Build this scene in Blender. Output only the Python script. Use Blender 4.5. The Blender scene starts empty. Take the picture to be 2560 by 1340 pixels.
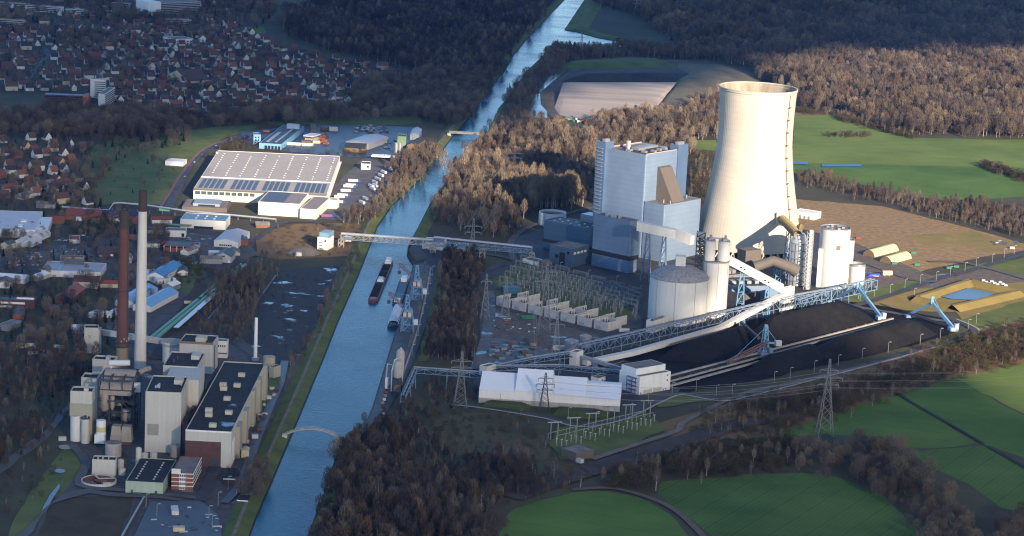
import bpy, math, random
import numpy as np
from mathutils import Vector, Matrix
R = math.radians
rnd = random.Random(7)
scene = bpy.context.scene
COL = scene.collection

# ------------------------------------------------------------ camera, sky, sun, exposure
CAMH, FPX, PITCH, ROLL = 560.0, 6250.0, R(12.1), R(2.8)
F = Vector((0, math.cos(PITCH), -math.sin(PITCH)))
_r0 = Vector((1, 0, 0)); _u0 = _r0.cross(F)
RT = math.cos(ROLL)*_r0 + math.sin(ROLL)*_u0
UP = -math.sin(ROLL)*_r0 + math.cos(ROLL)*_u0
CAM = Vector((0, 0, CAMH))
cd = bpy.data.cameras.new('camera'); cam = bpy.data.objects.new('camera', cd); COL.objects.link(cam)
cd.sensor_width = 36; cd.lens = 36*FPX/2560; cd.clip_start = 5; cd.clip_end = 30000
cam.matrix_world = Matrix.Translation(CAM) @ Matrix((RT, UP, -F)).transposed().to_4x4()
scene.camera = cam

SUN_EL, SUN_AZ = R(17.5), R(25)          # azimuth: to the right of straight behind the camera
TOSUN = Vector((math.sin(SUN_AZ)*math.cos(SUN_EL), -math.cos(SUN_AZ)*math.cos(SUN_EL), math.sin(SUN_EL)))
w = bpy.data.worlds.new('World'); scene.world = w; w.use_nodes = True
nt = w.node_tree; bg = nt.nodes['Background']
sky = nt.nodes.new('ShaderNodeTexSky'); sky.sky_type = 'NISHITA'; sky.sun_disc = False
sky.sun_elevation = SUN_EL; sky.sun_rotation = math.atan2(TOSUN.x, TOSUN.y)
sky.air_density = 1.0; sky.dust_density = 0.3; sky.ozone_density = 4.5
nt.links.new(sky.outputs[0], bg.inputs[0]); bg.inputs[1].default_value = 0.115
sl = bpy.data.lights.new('sun', 'SUN'); sun = bpy.data.objects.new('sun', sl); COL.objects.link(sun)
sl.energy = 4.5; sl.angle = R(0.5); sl.color = (1.0, 0.81, 0.60)
sun.rotation_euler = TOSUN.to_track_quat('Z', 'Y').to_euler()
vs = scene.view_settings; vs.view_transform = 'Standard'; vs.look = 'None'; vs.gamma = 1; vs.exposure = 1.38
scene.cycles.use_denoising = True; scene.cycles.denoising_input_passes = 'RGB_ALBEDO_NORMAL'; scene.cycles.denoising_prefilter = 'NONE'; scene.cycles.filter_width = 1.2; scene.cycles.sample_clamp_direct = 6
scene.cycles.max_bounces = 5; scene.cycles.diffuse_bounces = 2; scene.cycles.glossy_bounces = 3
scene.cycles.volume_bounces = 0; scene.cycles.transparent_max_bounces = 8
scene.cycles.caustics_reflective = False; scene.cycles.sample_clamp_indirect = 4

# ------------------------------------------------------------ where a picture point lies on the land
def G(x, y, z=0.0):
    d = F*FPX + RT*(x-1280) - UP*(y-670)
    t = (z-CAMH)/d.z
    return CAM + d*t
def PX(p):
    v = Vector(p)-CAM; q = v.dot(F)
    return 1280+FPX*v.dot(RT)/q, 670-FPX*v.dot(UP)/q
def HGT(x, y, yt):
    a = G(x, y)-CAM; c = (670-yt)/FPX
    return (c*a.dot(F)-a.dot(UP))/(UP.z-c*F.z)
def G2(pts, z=0.0): return [G(x, y, z) for x, y in pts]

# ------------------------------------------------------------ materials
MATS = {}
def mat(name, col, rough=0.8, metal=0.0, var=0.12, scale=0.4, col2=None, bump=0.0, spec=0.3, rnd_amt=0.0, world=False, stretch=None, stain=0.0):
    if name in MATS: return MATS[name]
    m = bpy.data.materials.new(name); m.use_nodes = True; n = m.node_tree.nodes; l = m.node_tree.links
    b = n['Principled BSDF']; b.inputs['Roughness'].default_value = rough; b.inputs['Metallic'].default_value = metal
    b.inputs['Specular IOR Level'].default_value = spec
    tc = n.new('ShaderNodeNewGeometry') if world else n.new('ShaderNodeTexCoord')
    src = tc.outputs['Position'] if world else tc.outputs['Object']
    if stretch:
        mp = n.new('ShaderNodeMapping'); mp.inputs['Scale'].default_value = stretch
        l.new(src, mp.inputs[0]); src = mp.outputs[0]
    nz = n.new('ShaderNodeTexNoise'); nz.inputs['Scale'].default_value = scale; nz.inputs['Detail'].default_value = 6
    nz.inputs['Roughness'].default_value = 0.65
    l.new(src, nz.inputs['Vector'])
    rp = n.new('ShaderNodeValToRGB'); rp.color_ramp.elements[0].position = 0.32; rp.color_ramp.elements[1].position = 0.68
    c2 = col2 or tuple(min(1, c*(1+var)) for c in col); c1 = col if col2 else tuple(c*(1-var) for c in col)
    rp.color_ramp.elements[0].color = (*c1, 1); rp.color_ramp.elements[1].color = (*c2, 1)
    l.new(nz.outputs['Fac'], rp.inputs[0]); out = rp.outputs[0]
    if stain:
        mp2 = n.new('ShaderNodeMapping'); mp2.inputs['Scale'].default_value = (0.5, 0.5, 0.03); l.new(tc.outputs[0 if world else 'Object'], mp2.inputs[0])
        n2 = n.new('ShaderNodeTexNoise'); n2.inputs['Scale'].default_value = 1.0; n2.inputs['Detail'].default_value = 5; l.new(mp2.outputs[0], n2.inputs['Vector'])
        r2 = n.new('ShaderNodeValToRGB'); r2.color_ramp.elements[0].position = 0.4; r2.color_ramp.elements[1].position = 0.7
        r2.color_ramp.elements[0].color = (1, 1, 1, 1); k = 1-stain; r2.color_ramp.elements[1].color = (k, k*0.97, k*0.92, 1)
        l.new(n2.outputs['Fac'], r2.inputs[0])
        mx = n.new('ShaderNodeMixRGB'); mx.blend_type = 'MULTIPLY'; mx.inputs[0].default_value = 1; l.new(out, mx.inputs[1]); l.new(r2.outputs[0], mx.inputs[2]); out = mx.outputs[0]
    if rnd_amt:
        oi = n.new('ShaderNodeObjectInfo'); mr = n.new('ShaderNodeMapRange'); mr.inputs['To Min'].default_value = 1-rnd_amt; mr.inputs['To Max'].default_value = 1+rnd_amt
        l.new(oi.outputs['Random'], mr.inputs[0])
        mx = n.new('ShaderNodeVectorMath'); mx.operation = 'SCALE'; l.new(out, mx.inputs[0]); l.new(mr.outputs[0], mx.inputs['Scale']); out = mx.outputs[0]
    l.new(out, b.inputs['Base Color'])
    if bump:
        bp = n.new('ShaderNodeBump'); bp.inputs['Strength'].default_value = 0.6; bp.inputs['Distance'].default_value = bump
        l.new(nz.outputs['Fac'], bp.inputs['Height']); l.new(bp.outputs[0], b.inputs['Normal'])
    MATS[name] = m; return m

def wetmat(name, dry, wet, thr=0.56, scale=0.03, roughw=0.12):
    """open yard ground with puddles standing in its hollows"""
    m = bpy.data.materials.new(name); m.use_nodes = True; n = m.node_tree.nodes; l = m.node_tree.links
    b = n['Principled BSDF']; g = n.new('ShaderNodeNewGeometry')
    nz = n.new('ShaderNodeTexNoise'); nz.inputs['Scale'].default_value = scale; nz.inputs['Detail'].default_value = 5; l.new(g.outputs['Position'], nz.inputs[0])
    n2 = n.new('ShaderNodeTexNoise'); n2.inputs['Scale'].default_value = 0.15; n2.inputs['Detail'].default_value = 6; l.new(g.outputs['Position'], n2.inputs[0])
    r = n.new('ShaderNodeValToRGB'); r.color_ramp.elements[0].position = thr; r.color_ramp.elements[1].position = thr+0.06; l.new(nz.outputs[0], r.inputs[0])
    c = n.new('ShaderNodeValToRGB'); c.color_ramp.elements[0].position = 0.3; c.color_ramp.elements[1].position = 0.7
    c.color_ramp.elements[0].color = (*[v*0.7 for v in dry], 1); c.color_ramp.elements[1].color = (*[v*1.35 for v in dry], 1); l.new(n2.outputs[0], c.inputs[0])
    mx = n.new('ShaderNodeMixRGB'); l.new(r.outputs[0], mx.inputs[0]); l.new(c.outputs[0], mx.inputs[1]); mx.inputs[2].default_value = (*wet, 1)
    l.new(mx.outputs[0], b.inputs['Base Color'])
    mr = n.new('ShaderNodeMapRange'); mr.inputs['To Min'].default_value = 0.85; mr.inputs['To Max'].default_value = roughw; l.new(r.outputs[0], mr.inputs[0]); l.new(mr.outputs[0], b.inputs['Roughness'])
    b.inputs['Specular IOR Level'].default_value = 0.5
    MATS[name] = m; return m

def fieldmat(name, col, col2, ang, pitch=22.0):
    m = bpy.data.materials.new(name); m.use_nodes = True; n = m.node_tree.nodes; l = m.node_tree.links
    b = n['Principled BSDF']; b.inputs['Roughness'].default_value = 0.95; b.inputs['Specular IOR Level'].default_value = 0.1
    g = n.new('ShaderNodeNewGeometry'); mp = n.new('ShaderNodeMapping'); mp.inputs['Rotation'].default_value = (0, 0, ang); l.new(g.outputs['Position'], mp.inputs[0])
    n1 = n.new('ShaderNodeTexNoise'); n1.inputs['Scale'].default_value = 0.009; n1.inputs['Detail'].default_value = 8; n1.inputs['Roughness'].default_value = 0.6; l.new(g.outputs['Position'], n1.inputs[0])
    r = n.new('ShaderNodeValToRGB'); r.color_ramp.elements[0].position = .33; r.color_ramp.elements[1].position = .67; r.color_ramp.elements[0].color = (*[v*.85 for v in col], 1); r.color_ramp.elements[1].color = (*col2, 1); l.new(n1.outputs[0], r.inputs[0])
    sp = n.new('ShaderNodeSeparateXYZ'); l.new(mp.outputs[0], sp.inputs[0])
    def lines(p, wd, k, prev):
        d = n.new('ShaderNodeMath'); d.operation = 'DIVIDE'; l.new(sp.outputs[0], d.inputs[0]); d.inputs[1].default_value = p
        f = n.new('ShaderNodeMath'); f.operation = 'FRACT'; l.new(d.outputs[0], f.inputs[0])
        q = n.new('ShaderNodeMath'); q.operation = 'LESS_THAN'; l.new(f.outputs[0], q.inputs[0]); q.inputs[1].default_value = wd
        x = n.new('ShaderNodeMixRGB'); x.blend_type = 'MULTIPLY'; l.new(q.outputs[0], x.inputs[0]); l.new(prev, x.inputs[1]); x.inputs[2].default_value = (k, k, k*.95, 1); return x.outputs[0]
    o = lines(pitch, .06, .86, r.outputs[0]); o = lines(pitch/5, .45, .93, o)
    l.new(o, b.inputs['Base Color']); MATS[name] = m; return m

# ------------------------------------------------------------ mesh helpers
class MB:
    def __init__(s): s.v = []; s.f = []; s.m = []
    def add(s, vs, fs, mi=0):
        o = len(s.v); s.v += [tuple(v) for v in vs]; s.f += [tuple(i+o for i in f) for f in fs]; s.m += [mi]*len(fs)
    def box(s, x0, y0, z0, x1, y1, z1, mi=0):
        s.add([(x0,y0,z0),(x1,y0,z0),(x1,y1,z0),(x0,y1,z0),(x0,y0,z1),(x1,y0,z1),(x1,y1,z1),(x0,y1,z1)],
              [(3,2,1,0),(4,5,6,7),(0,1,5,4),(1,2,6,5),(2,3,7,6),(3,0,4,7)], mi)
    def cbox(s, c, d, rz=0.0, mi=0):
        ca, sa = math.cos(rz), math.sin(rz); p = []
        for z in (-.5, .5):
            for a, b in ((-.5,-.5),(.5,-.5),(.5,.5),(-.5,.5)):
                x, y = a*d[0], b*d[1]; p.append((c[0]+x*ca-y*sa, c[1]+x*sa+y*ca, c[2]+z*d[2]))
        s.add(p, [(3,2,1,0),(4,5,6,7),(0,1,5,4),(1,2,6,5),(2,3,7,6),(3,0,4,7)], mi)
    def prism(s, poly, z0, z1, mi=0, topmi=None):
        n = len(poly); a = sum(poly[i-1][0]*poly[i][1]-poly[i][0]*poly[i-1][1] for i in range(n))
        if a < 0: poly = poly[::-1]
        p = [(q[0], q[1], z0) for q in poly]+[(q[0], q[1], z1) for q in poly]
        s.add(p, [tuple(range(n-1, -1, -1))]+[(i, (i+1) % n, n+(i+1) % n, n+i) for i in range(n)], mi)
        s.add(p[n:], [tuple(range(n))], mi if topmi is None else topmi)
    def bar(s, p, q, w, h=None, mi=0):
        p = Vector(p); q = Vector(q); d = q-p
        if d.length < 1e-6: return
        d.normalize(); h = h or w
        a = d.cross(Vector((0, 0, 1)))
        if a.length < 1e-3: a = Vector((1, 0, 0))
        a.normalize(); b = a.cross(d).normalized(); a = a*w/2; b = b*h/2
        s.add([p-a-b, p+a-b, p+a+b, p-a+b, q-a-b, q+a-b, q+a+b, q-a+b],
              [(3,2,1,0),(4,5,6,7),(0,1,5,4),(1,2,6,5),(2,3,7,6),(3,0,4,7)], mi)
    def tube(s, pts, r, n=8, mi=0, caps=True):
        pts = [Vector(p) for p in pts]; rs = r if isinstance(r, (list, tuple)) else [r]*len(pts); rings = []
        for i, p in enumerate(pts):
            d = (pts[min(i+1, len(pts)-1)]-pts[max(i-1, 0)]).normalized()
            a = d.cross(Vector((0, 0, 1)))
            if a.length < 1e-3: a = Vector((1, 0, 0))
            a.normalize(); b = a.cross(d).normalized()
            rings.append([p+(a*math.cos(2*math.pi*k/n)+b*math.sin(2*math.pi*k/n))*rs[i] for k in range(n)])
        vs = [v for ring in rings for v in ring]; fs = []
        for i in range(len(pts)-1):
            for k in range(n): fs.append((i*n+k, i*n+(k+1) % n, (i+1)*n+(k+1) % n, (i+1)*n+k))
        if caps: fs += [tuple(range(n-1, -1, -1)), tuple(range((len(pts)-1)*n, len(pts)*n))]
        s.add(vs, fs, mi)
    def lathe(s, prof, n=32, c=(0, 0), mi=0):
        vs = []; fs = []
        for r, z in prof:
            for k in range(n): vs.append((c[0]+r*math.cos(2*math.pi*k/n), c[1]+r*math.sin(2*math.pi*k/n), z))
        for i in range(len(prof)-1):
            for k in range(n): fs.append((i*n+k, i*n+(k+1) % n, (i+1)*n+(k+1) % n, (i+1)*n+k))
        s.add(vs, fs, mi)
    def cyl(s, x, y, z0, z1, r0, r1=None, n=24, mi=0):
        r1 = r0 if r1 is None else r1
        s.lathe([(0.001, z0), (r0, z0), (r1, z1), (0.001, z1)], n, (x, y), mi)
    def build(s, name, m, parent=None, smooth=False, ang=40):
        me = bpy.data.meshes.new(name); me.from_pydata(s.v, [], s.f)
        for k in (m if isinstance(m, (list, tuple)) else [m]): me.materials.append(k)
        me.polygons.foreach_set('material_index', s.m)
        if smooth:
            me.polygons.foreach_set('use_smooth', [True]*len(s.f)); me.set_sharp_from_angle(angle=R(ang))
        me.update(); o = bpy.data.objects.new(name, me); COL.objects.link(o)
        if parent: o.parent = parent
        return o
def tag(o, label, cat, group=None, kind=None):
    o['label'] = label; o['category'] = cat
    if group: o['group'] = group
    if kind: o['kind'] = kind
    return o
def thing(name, label, cat, loc, rz=0.0, group=None):
    o = bpy.data.objects.new(name, None); COL.objects.link(o); o.location = loc; o.rotation_euler = (0, 0, rz)
    o.empty_display_size = 2
    return tag(o, label, cat, group)
def dup(root, loc, rz, label=None, scale=None):
    r = root.copy(); COL.objects.link(r); r.location = loc; r.rotation_euler = (0, 0, rz)
    if label: r['label'] = label
    if scale: r.scale = scale
    for ch in root.children:
        c = ch.copy(); COL.objects.link(c); c.parent = r
        for g in ch.children:
            d = g.copy(); COL.objects.link(d); d.parent = c
    return r
def struct(o): o['kind'] = 'structure'; return o
_lay = [0.04]
def area(name, pts, m, z=None, world=False):
    """a flat patch of land, each laid a little above the one before"""
    if z is None: _lay[0] += 0.012; z = _lay[0]
    p = [(v[0], v[1], z) for v in (pts if world else G2(pts))]
    if name not in ('pond', 'puddle', 'quay', 'slab', 'blue_crop_cover', 'forecourt') and not world:      # worn, uneven margins
        q = []; jr = random.Random(len(p)*7+int(abs(p[0][0])))
        for i in range(len(p)):
            a, c = Vector(p[i]), Vector(p[(i+1) % len(p)]); k_ = max(1, min(40, int((c-a).length/14)))
            for k in range(k_): v = a.lerp(c, k/k_); q.append((v.x+(jr.uniform(-1.6, 1.6) if k else 0), v.y+(jr.uniform(-3, 3) if k else 0), z))
        p = q
    n = len(p); a = sum(p[i-1][0]*p[i][1]-p[i][0]*p[i-1][1] for i in range(n))
    if a < 0: p = p[::-1]
    b = MB(); b.add(p, [tuple(range(n))]); return struct(b.build(name, m))
def smooth_path(pts, sub=4):
    pts = [Vector(p[:2]) for p in pts]; out = []
    for i in range(len(pts)-1):
        p0 = pts[max(i-1, 0)]; p1 = pts[i]; p2 = pts[i+1]; p3 = pts[min(i+2, len(pts)-1)]
        for k in range(sub):
            t = k/sub
            out.append(0.5*((2*p1)+(p2-p0)*t+(2*p0-5*p1+4*p2-p3)*t*t+(3*p1-p0-3*p2+p3)*t**3))
    out.append(pts[-1]); return out
def ribbon(name, path, offs, m, z=0.0, kind=True, mb=None, mi=0, parent=None):
    """a strip lofted along a path; offs = [(sideways, height)...], sideways positive to the right"""
    P = [Vector(p[:2]) for p in path]; vs = []; n = len(offs)
    for i, p in enumerate(P):
        d = (P[min(i+1, len(P)-1)]-P[max(i-1, 0)]).normalized(); s = Vector((d.y, -d.x))
        for o, h in offs: q = p+s*o; vs.append((q.x, q.y, z+h))
    fs = [(i*n+k, (i*n+k+1), (i+1)*n+k+1, (i+1)*n+k) for i in range(len(P)-1) for k in range(n-1)]
    b = mb or MB(); b.add(vs, fs, mi)
    if mb: return None
    o = b.build(name, m, parent)
    return struct(o) if kind else o
def inpoly(x, y, poly):
    c = False; j = len(poly)-1
    for i in range(len(poly)):
        xi, yi = poly[i][0], poly[i][1]; xj, yj = poly[j][0], poly[j][1]
        if (yi > y) != (yj > y) and x < (xj-xi)*(y-yi)/(yj-yi)+xi: c = not c
        j = i
    return c

# ------------------------------------------------------------ clouds: a broken deck behind the camera whose gaps let the sun through
LIT = [[(400,352),(560,330),(760,345),(905,362),(1060,338),(1185,345),(1120,415),(1020,515),(905,560),(890,640),(680,640),(560,575),(430,560),(415,450)],
       [(1110,450),(1140,350),(1290,330),(1330,300),(1390,235),(1450,220),(1700,215),(1800,190),(1900,150),(2200,140),(2560,128),(2700,128),(2700,1070),(2560,1035),(2420,965),(2300,905),(2050,850),(1900,838),(1760,815),(1690,775),(1600,690),(1500,612),(1380,568),(1250,532),(1130,500)]]
def build_clouds():
    lit = [G2(p) for p in LIT]; segs = []
    for p in lit:
        for i in range(len(p)): segs.append((p[i-1].x, p[i-1].y, p[i].x, p[i].y))
    sg = np.array(segs); cell = 45.0
    xs = np.arange(-1900, 2400, cell); ys = np.arange(700, 8200, cell)
    X, Y = np.meshgrid(xs, ys, indexing='ij'); D = np.full(X.shape, 1e9)
    for x0, y0, x1, y1 in sg:
        dx, dy = x1-x0, y1-y0; t = np.clip(((X-x0)*dx+(Y-y0)*dy)/(dx*dx+dy*dy+1e-9), 0, 1)
        D = np.minimum(D, np.hypot(X-x0-t*dx, Y-y0-t*dy))
    ins = np.array([[any(inpoly(x, y, p) for p in lit) for y in ys] for x in xs])
    D = np.where(ins, -D, D)
    rs = np.random.RandomState(3); N = np.zeros(X.shape)
    for k in range(14):
        a = rs.uniform(0, 6.28); wl = rs.uniform(150, 700); N += np.sin((X*math.cos(a)+Y*math.sin(a))/wl*6.28+rs.uniform(0, 6.28))*wl/60
    D = D+N*0.35
    HC = 1500.0; off = Vector((TOSUN.x, TOSUN.y))*(HC/TOSUN.z)
    T = np.clip(D*0.12, 0, 45)+rs.uniform(0, 4, X.shape)*(D > 60)
    b = MB(); idx = {}
    def vid(i, j, s):
        k = (i, j, s)
        if k not in idx:
            idx[k] = len(b.v); b.v.append((X[i, j]+off.x, Y[i, j]+off.y, HC+s*(T[i, j]+2)))
        return idx[k]
    nx, ny = X.shape; on = (D[:-1, :-1]+D[1:, 1:]+D[1:, :-1]+D[:-1, 1:]) > 0
    for i in range(nx-1):
        for j in range(ny-1):
            if not on[i, j]: continue
            q = [(i, j), (i+1, j), (i+1, j+1), (i, j+1)]
            b.f.append(tuple(vid(*k, 1) for k in q)); b.f.append(tuple(vid(*k, -1) for k in q[::-1]))
            for a, c, di, dj in ((0,1,0,-1),(1,2,1,0),(2,3,0,1),(3,0,-1,0)):
                ii, jj = i+di, j+dj
                if not (0 <= ii < nx-1 and 0 <= jj < ny-1 and on[ii, jj]):
                    b.f.append((vid(*q[a], -1), vid(*q[c], -1), vid(*q[c], 1), vid(*q[a], 1)))
    b.m = [0]*len(b.f)
    m = bpy.data.materials.new('cloud_white'); m.use_nodes = True; n = m.node_tree.nodes; l = m.node_tree.links
    df = n.new('ShaderNodeBsdfDiffuse'); df.inputs[0].default_value = (0.85, 0.85, 0.87, 1)
    tl = n.new('ShaderNodeBsdfTranslucent'); tl.inputs[0].default_value = (0.8, 0.82, 0.86, 1)
    mx = n.new('ShaderNodeMixShader'); mx.inputs[0].default_value = 0.35; l.new(df.outputs[0], mx.inputs[1]); l.new(tl.outputs[0], mx.inputs[2])
    tp = n.new('ShaderNodeBsdfTransparent'); m2 = n.new('ShaderNodeMixShader'); mr = n.new('ShaderNodeMapRange'); gp = n.new('ShaderNodeNewGeometry'); sx = n.new('ShaderNodeSeparateXYZ'); l.new(gp.outputs['Position'], sx.inputs[0]); l.new(sx.outputs[1], mr.inputs[0])
    mr.inputs['From Min'].default_value = 3100+off.y; mr.inputs['From Max'].default_value = 4000+off.y; mr.inputs['To Min'].default_value = 0.36; mr.inputs['To Max'].default_value = 0.12; l.new(mr.outputs[0], m2.inputs[0])    # the deck thickens towards the town; its thin part lets some sun through
    l.new(mx.outputs[0], m2.inputs[1]); l.new(tp.outputs[0], m2.inputs[2]); l.new(m2.outputs[0], n['Material Output'].inputs[0])
    o = b.build('clouds', m, smooth=True, ang=80); struct(o)
build_clouds()
# ------------------------------------------------------------ land and water
M_earth = mat('dark_earth', (0.045, 0.036, 0.026), 0.95, scale=0.012, col2=(0.075, 0.075, 0.034), world=True)
M_grassd = mat('winter_grass', (0.055, 0.095, 0.024), 0.95, scale=0.025, col2=(0.13, 0.145, 0.042), world=True)
M_field = fieldmat('winter_crop', (0.068, 0.135, 0.03), (0.115, 0.195, 0.046), -1.25)
M_fieldb = fieldmat('winter_crop_near', (0.062, 0.125, 0.032), (0.105, 0.175, 0.046), 0.5)
M_field2 = fieldmat('young_crop', (0.115, 0.185, 0.042), (0.175, 0.225, 0.062), 1.15, 30.0)
M_mead = mat('brown_meadow', (0.12, 0.07, 0.032), 0.95, scale=0.02, col2=(0.19, 0.125, 0.055), world=True)
M_yell = mat('yellow_grass', (0.17, 0.14, 0.04), 0.95, scale=0.03, col2=(0.26, 0.19, 0.06), world=True)
M_bank = mat('bank_grass', (0.055, 0.085, 0.018), 0.95, scale=0.03, col2=(0.13, 0.145, 0.03), world=True)
M_asph = mat('asphalt', (0.035, 0.037, 0.042), 0.75, scale=0.05, col2=(0.062, 0.064, 0.07), world=True)
M_asph2 = mat('worn_asphalt', (0.075, 0.072, 0.072), 0.8, scale=0.05, col2=(0.12, 0.115, 0.11), world=True)
M_conc = mat('pale_concrete', (0.26, 0.24, 0.21), 0.85, scale=0.1, col2=(0.38, 0.36, 0.32), world=True)
M_grav = mat('gravel', (0.12, 0.10, 0.08), 0.95, scale=0.08, col2=(0.20, 0.175, 0.145), world=True)
M_bed = mat('ballast', (0.04, 0.030, 0.026), 0.95, scale=0.06, col2=(0.075, 0.058, 0.048), world=True)
M_coal = mat('coal', (0.006, 0.0055, 0.0055), 0.7, scale=0.05, col2=(0.022, 0.019, 0.017), world=True, spec=0.25)
M_ash = mat('pale_ash', (0.27, 0.225, 0.19), 0.95, scale=0.028, col2=(0.43, 0.365, 0.31), world=True, stretch=(0.12, 1, .3))
M_soil = mat('turned_soil', (0.07, 0.055, 0.045), 0.95, scale=0.02, col2=(0.13, 0.105, 0.085), world=True)
M_steel = mat('sheet_piling', (0.02, 0.018, 0.016), 0.8)
wetmat('wet_yard', (0.055, 0.052, 0.052), (0.02, 0.03, 0.04), 0.64, 0.03)
wetmat('wet_coal_ground', (0.017, 0.016, 0.016), (0.03, 0.05, 0.08), 0.60, 0.04, 0.08)
wetmat('wet_mud', (0.105, 0.08, 0.06), (0.05, 0.05, 0.05), 0.62, 0.03)
wetmat('wet_meadow', (0.24, 0.15, 0.058), (0.05, 0.05, 0.05), 0.68, 0.022)
M_road = MATS['asphalt']
def watermat(name, col, scale, strength, spec=0.5):
    m = bpy.data.materials.new(name); m.use_nodes = True; n = m.node_tree.nodes; l = m.node_tree.links; b = n['Principled BSDF']
    b.inputs['Base Color'].default_value = (*col, 1); b.inputs['Roughness'].default_value = 0.12; b.inputs['IOR'].default_value = 1.33; b.inputs['Specular IOR Level'].default_value = spec
    g = n.new('ShaderNodeNewGeometry'); nz = n.new('ShaderNodeTexNoise'); nz.inputs['Scale'].default_value = scale; nz.inputs['Detail'].default_value = 7; nz.inputs['Roughness'].default_value = 0.7
    l.new(g.outputs['Position'], nz.inputs[0])
    bp = n.new('ShaderNodeBump'); bp.inputs['Strength'].default_value = strength; bp.inputs['Distance'].default_value = 1.0
    l.new(nz.outputs[0], bp.inputs['Height']); l.new(bp.outputs[0], b.inputs['Normal'])
    n3 = n.new('ShaderNodeTexNoise'); n3.inputs['Scale'].default_value = 0.012; n3.inputs['Detail'].default_value = 4; l.new(g.outputs['Position'], n3.inputs[0])
    mr = n.new('ShaderNodeMapRange'); mr.inputs['From Min'].default_value = 0.35; mr.inputs['From Max'].default_value = 0.65; mr.inputs['To Min'].default_value = 0.07; mr.inputs['To Max'].default_value = 0.24
    l.new(n3.outputs[0], mr.inputs[0]); l.new(mr.outputs[0], b.inputs['Roughness'])
    return m
M_water = watermat('canal_water', (0.004, 0.085, 0.15), 0.22, 0.24, 0.12)
M_pond = watermat('pond_water', (0.03, 0.045, 0.06), 0.4, 0.05)

gb = MB(); gb.add([(-9000, -1500, 0), (9000, -1500, 0), (9000, 16000, 0), (-9000, 16000, 0)], [(0, 1, 2, 3)]); struct(gb.build('ground', M_earth))

LB = [(625,1340),(640,1298),(673,1222),(731,1085),(812,890),(845,806),(898,685),(935,591),(944,567),(980,515),(1051,450),(1127,349),(1150,322),(1184,279),(1231,215),(1262,178),(1280,144),(1325,89),(1344,70),(1411,0)]
RB = [(769,1340),(811,1232),(843,1132),(862,1100),(919,1050),(932,1018),(969,895),(991,823),(1010,745),(1033,665),(1017,638),(1019,622),(1029,598),(1043,574),(1073,514),(1120,450),(1146,400),(1191,349),(1207,336),(1240,318),(1230,309),(1246,272),(1280,232),(1317,178),(1364,134),(1382,108)]
BR_LOW = [(1451,116),(1520,119),(1600,124),(1760,136),(1800,134)]
BR_UP = [(1800,125),(1656,116),(1592,108),(1528,101),(1495,95),(1440,80),(1411,75)]
lb0 = G(*LB[0]); lb1 = G(*LB[-1]); d = (G(*LB[1])-lb0).normalized()
def ext(p, q, L): v = (p-q).normalized(); return p+v*L
lbw = G2(LB); rbw = G2(RB)
lbw = [ext(lbw[0], lbw[2], 700)]+lbw+[ext(lbw[-1], lbw[-4], 3000)]
rbw = [ext(rbw[0], rbw[1], 700)]+rbw
upw = G2(BR_UP)+[ext(G(1461,0), G(1411,75), 10)]; upw.append(ext(upw[-1], upw[-2], 3000))
poly = rbw+G2(BR_LOW)+upw+lbw[::-1]
wb = MB(); wb.add([(p[0], p[1], 0.06) for p in poly], [tuple(range(len(poly)))]); struct(wb.build('canal_water', M_water))
# banks: piled water edge, grass slope, towpath
def bank(path, side, prof_grass, nm='embankment'):
    p = path if side > 0 else path
    ribbon('canal_edge', p, [(0.0, -0.3), (0.02*side, 0.9), (0.9*side, 0.95)], M_steel)
    ribbon(nm, p, [(o*side, h) for o, h in prof_grass], M_bank)
gl = [(0.9, 0.95), (9, 3.0), (12, 3.1), (20, 0.1)]
bank(lbw[:14], -1, gl); bank(lbw[13:], -1, gl)
ribbon('towpath', lbw[:15], [(-9.2, 3.12), (-11.8, 3.18)], M_grav); 
bank(rbw[:4], 1, [(0.9, 0.95), (14, 3.2), (17, 3.2), (24, 0.1)]); bank(rbw[13:20], 1, [(0.9, 0.95), (6, 2), (14, 0.1)]); bank(rbw[20:], 1, [(0.9, 0.95), (5, 2), (14, 0.1)])
bank(upw[3:], 1, [(0.9, 0.95), (16, 4), (30, 4), (46, 0.1)])
ribbon('canal_edge', rbw[3:14], [(0.0, -0.3), (0.02, 1.3), (1.2, 1.35)], M_steel)
bank(upw[:8], 1, [(0.9, 0.95), (6, 2), (14, 0.1)])

# fields
area('field', [(1245,1345),(1262,1300),(1290,1270),(1430,1232),(1520,1228),(1600,1245),(1650,1270),(1690,1300),(1725,1345)], M_field)
area('field', [(1665,1252),(1645,1236),(1652,1205),(1780,1195),(1900,1185),(2010,1182),(2100,1195),(2210,1240),(2290,1320),(2320,1350),(1790,1350),(1730,1300)], M_fieldb)
area('field', [(1890,1098),(1950,1060),(2060,1030),(2200,998),(2250,988),(2440,1108),(2380,1118),(2270,1120),(2200,1090),(2050,1085)], M_field)
area('field', [(2254,985),(2330,962),(2372,944),(2420,962),(2500,1010),(2570,1045),(2570,1150),(2462,1112)], M_field)
area('field', [(2376,942),(2440,925),(2570,904),(2570,1040),(2500,1005)], M_field2)
area('field', [(2270,1128),(2460,1115),(2570,1172),(2570,1280),(2500,1270),(2420,1210),(2330,1170)], M_fieldb)
area('field', [(1985,284),(2085,284),(2130,300),(2190,320),(2290,345),(2570,350),(2570,420),(1975,408),(1985,340)], M_field2)
area('field', [(1975,408),(2570,420),(2570,490),(2430,502),(2340,500),(2210,470),(2060,445),(1985,432)], M_field)
area('field', [(1733,351),(1792,350),(1795,377),(1732,374)], M_field2)
area('field', [(590,70),(660,66),(665,82),(600,88)], M_field)
area('soil_strip', [(1985,278),(2080,275),(2095,287),(1990,290)], M_mead)
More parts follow.
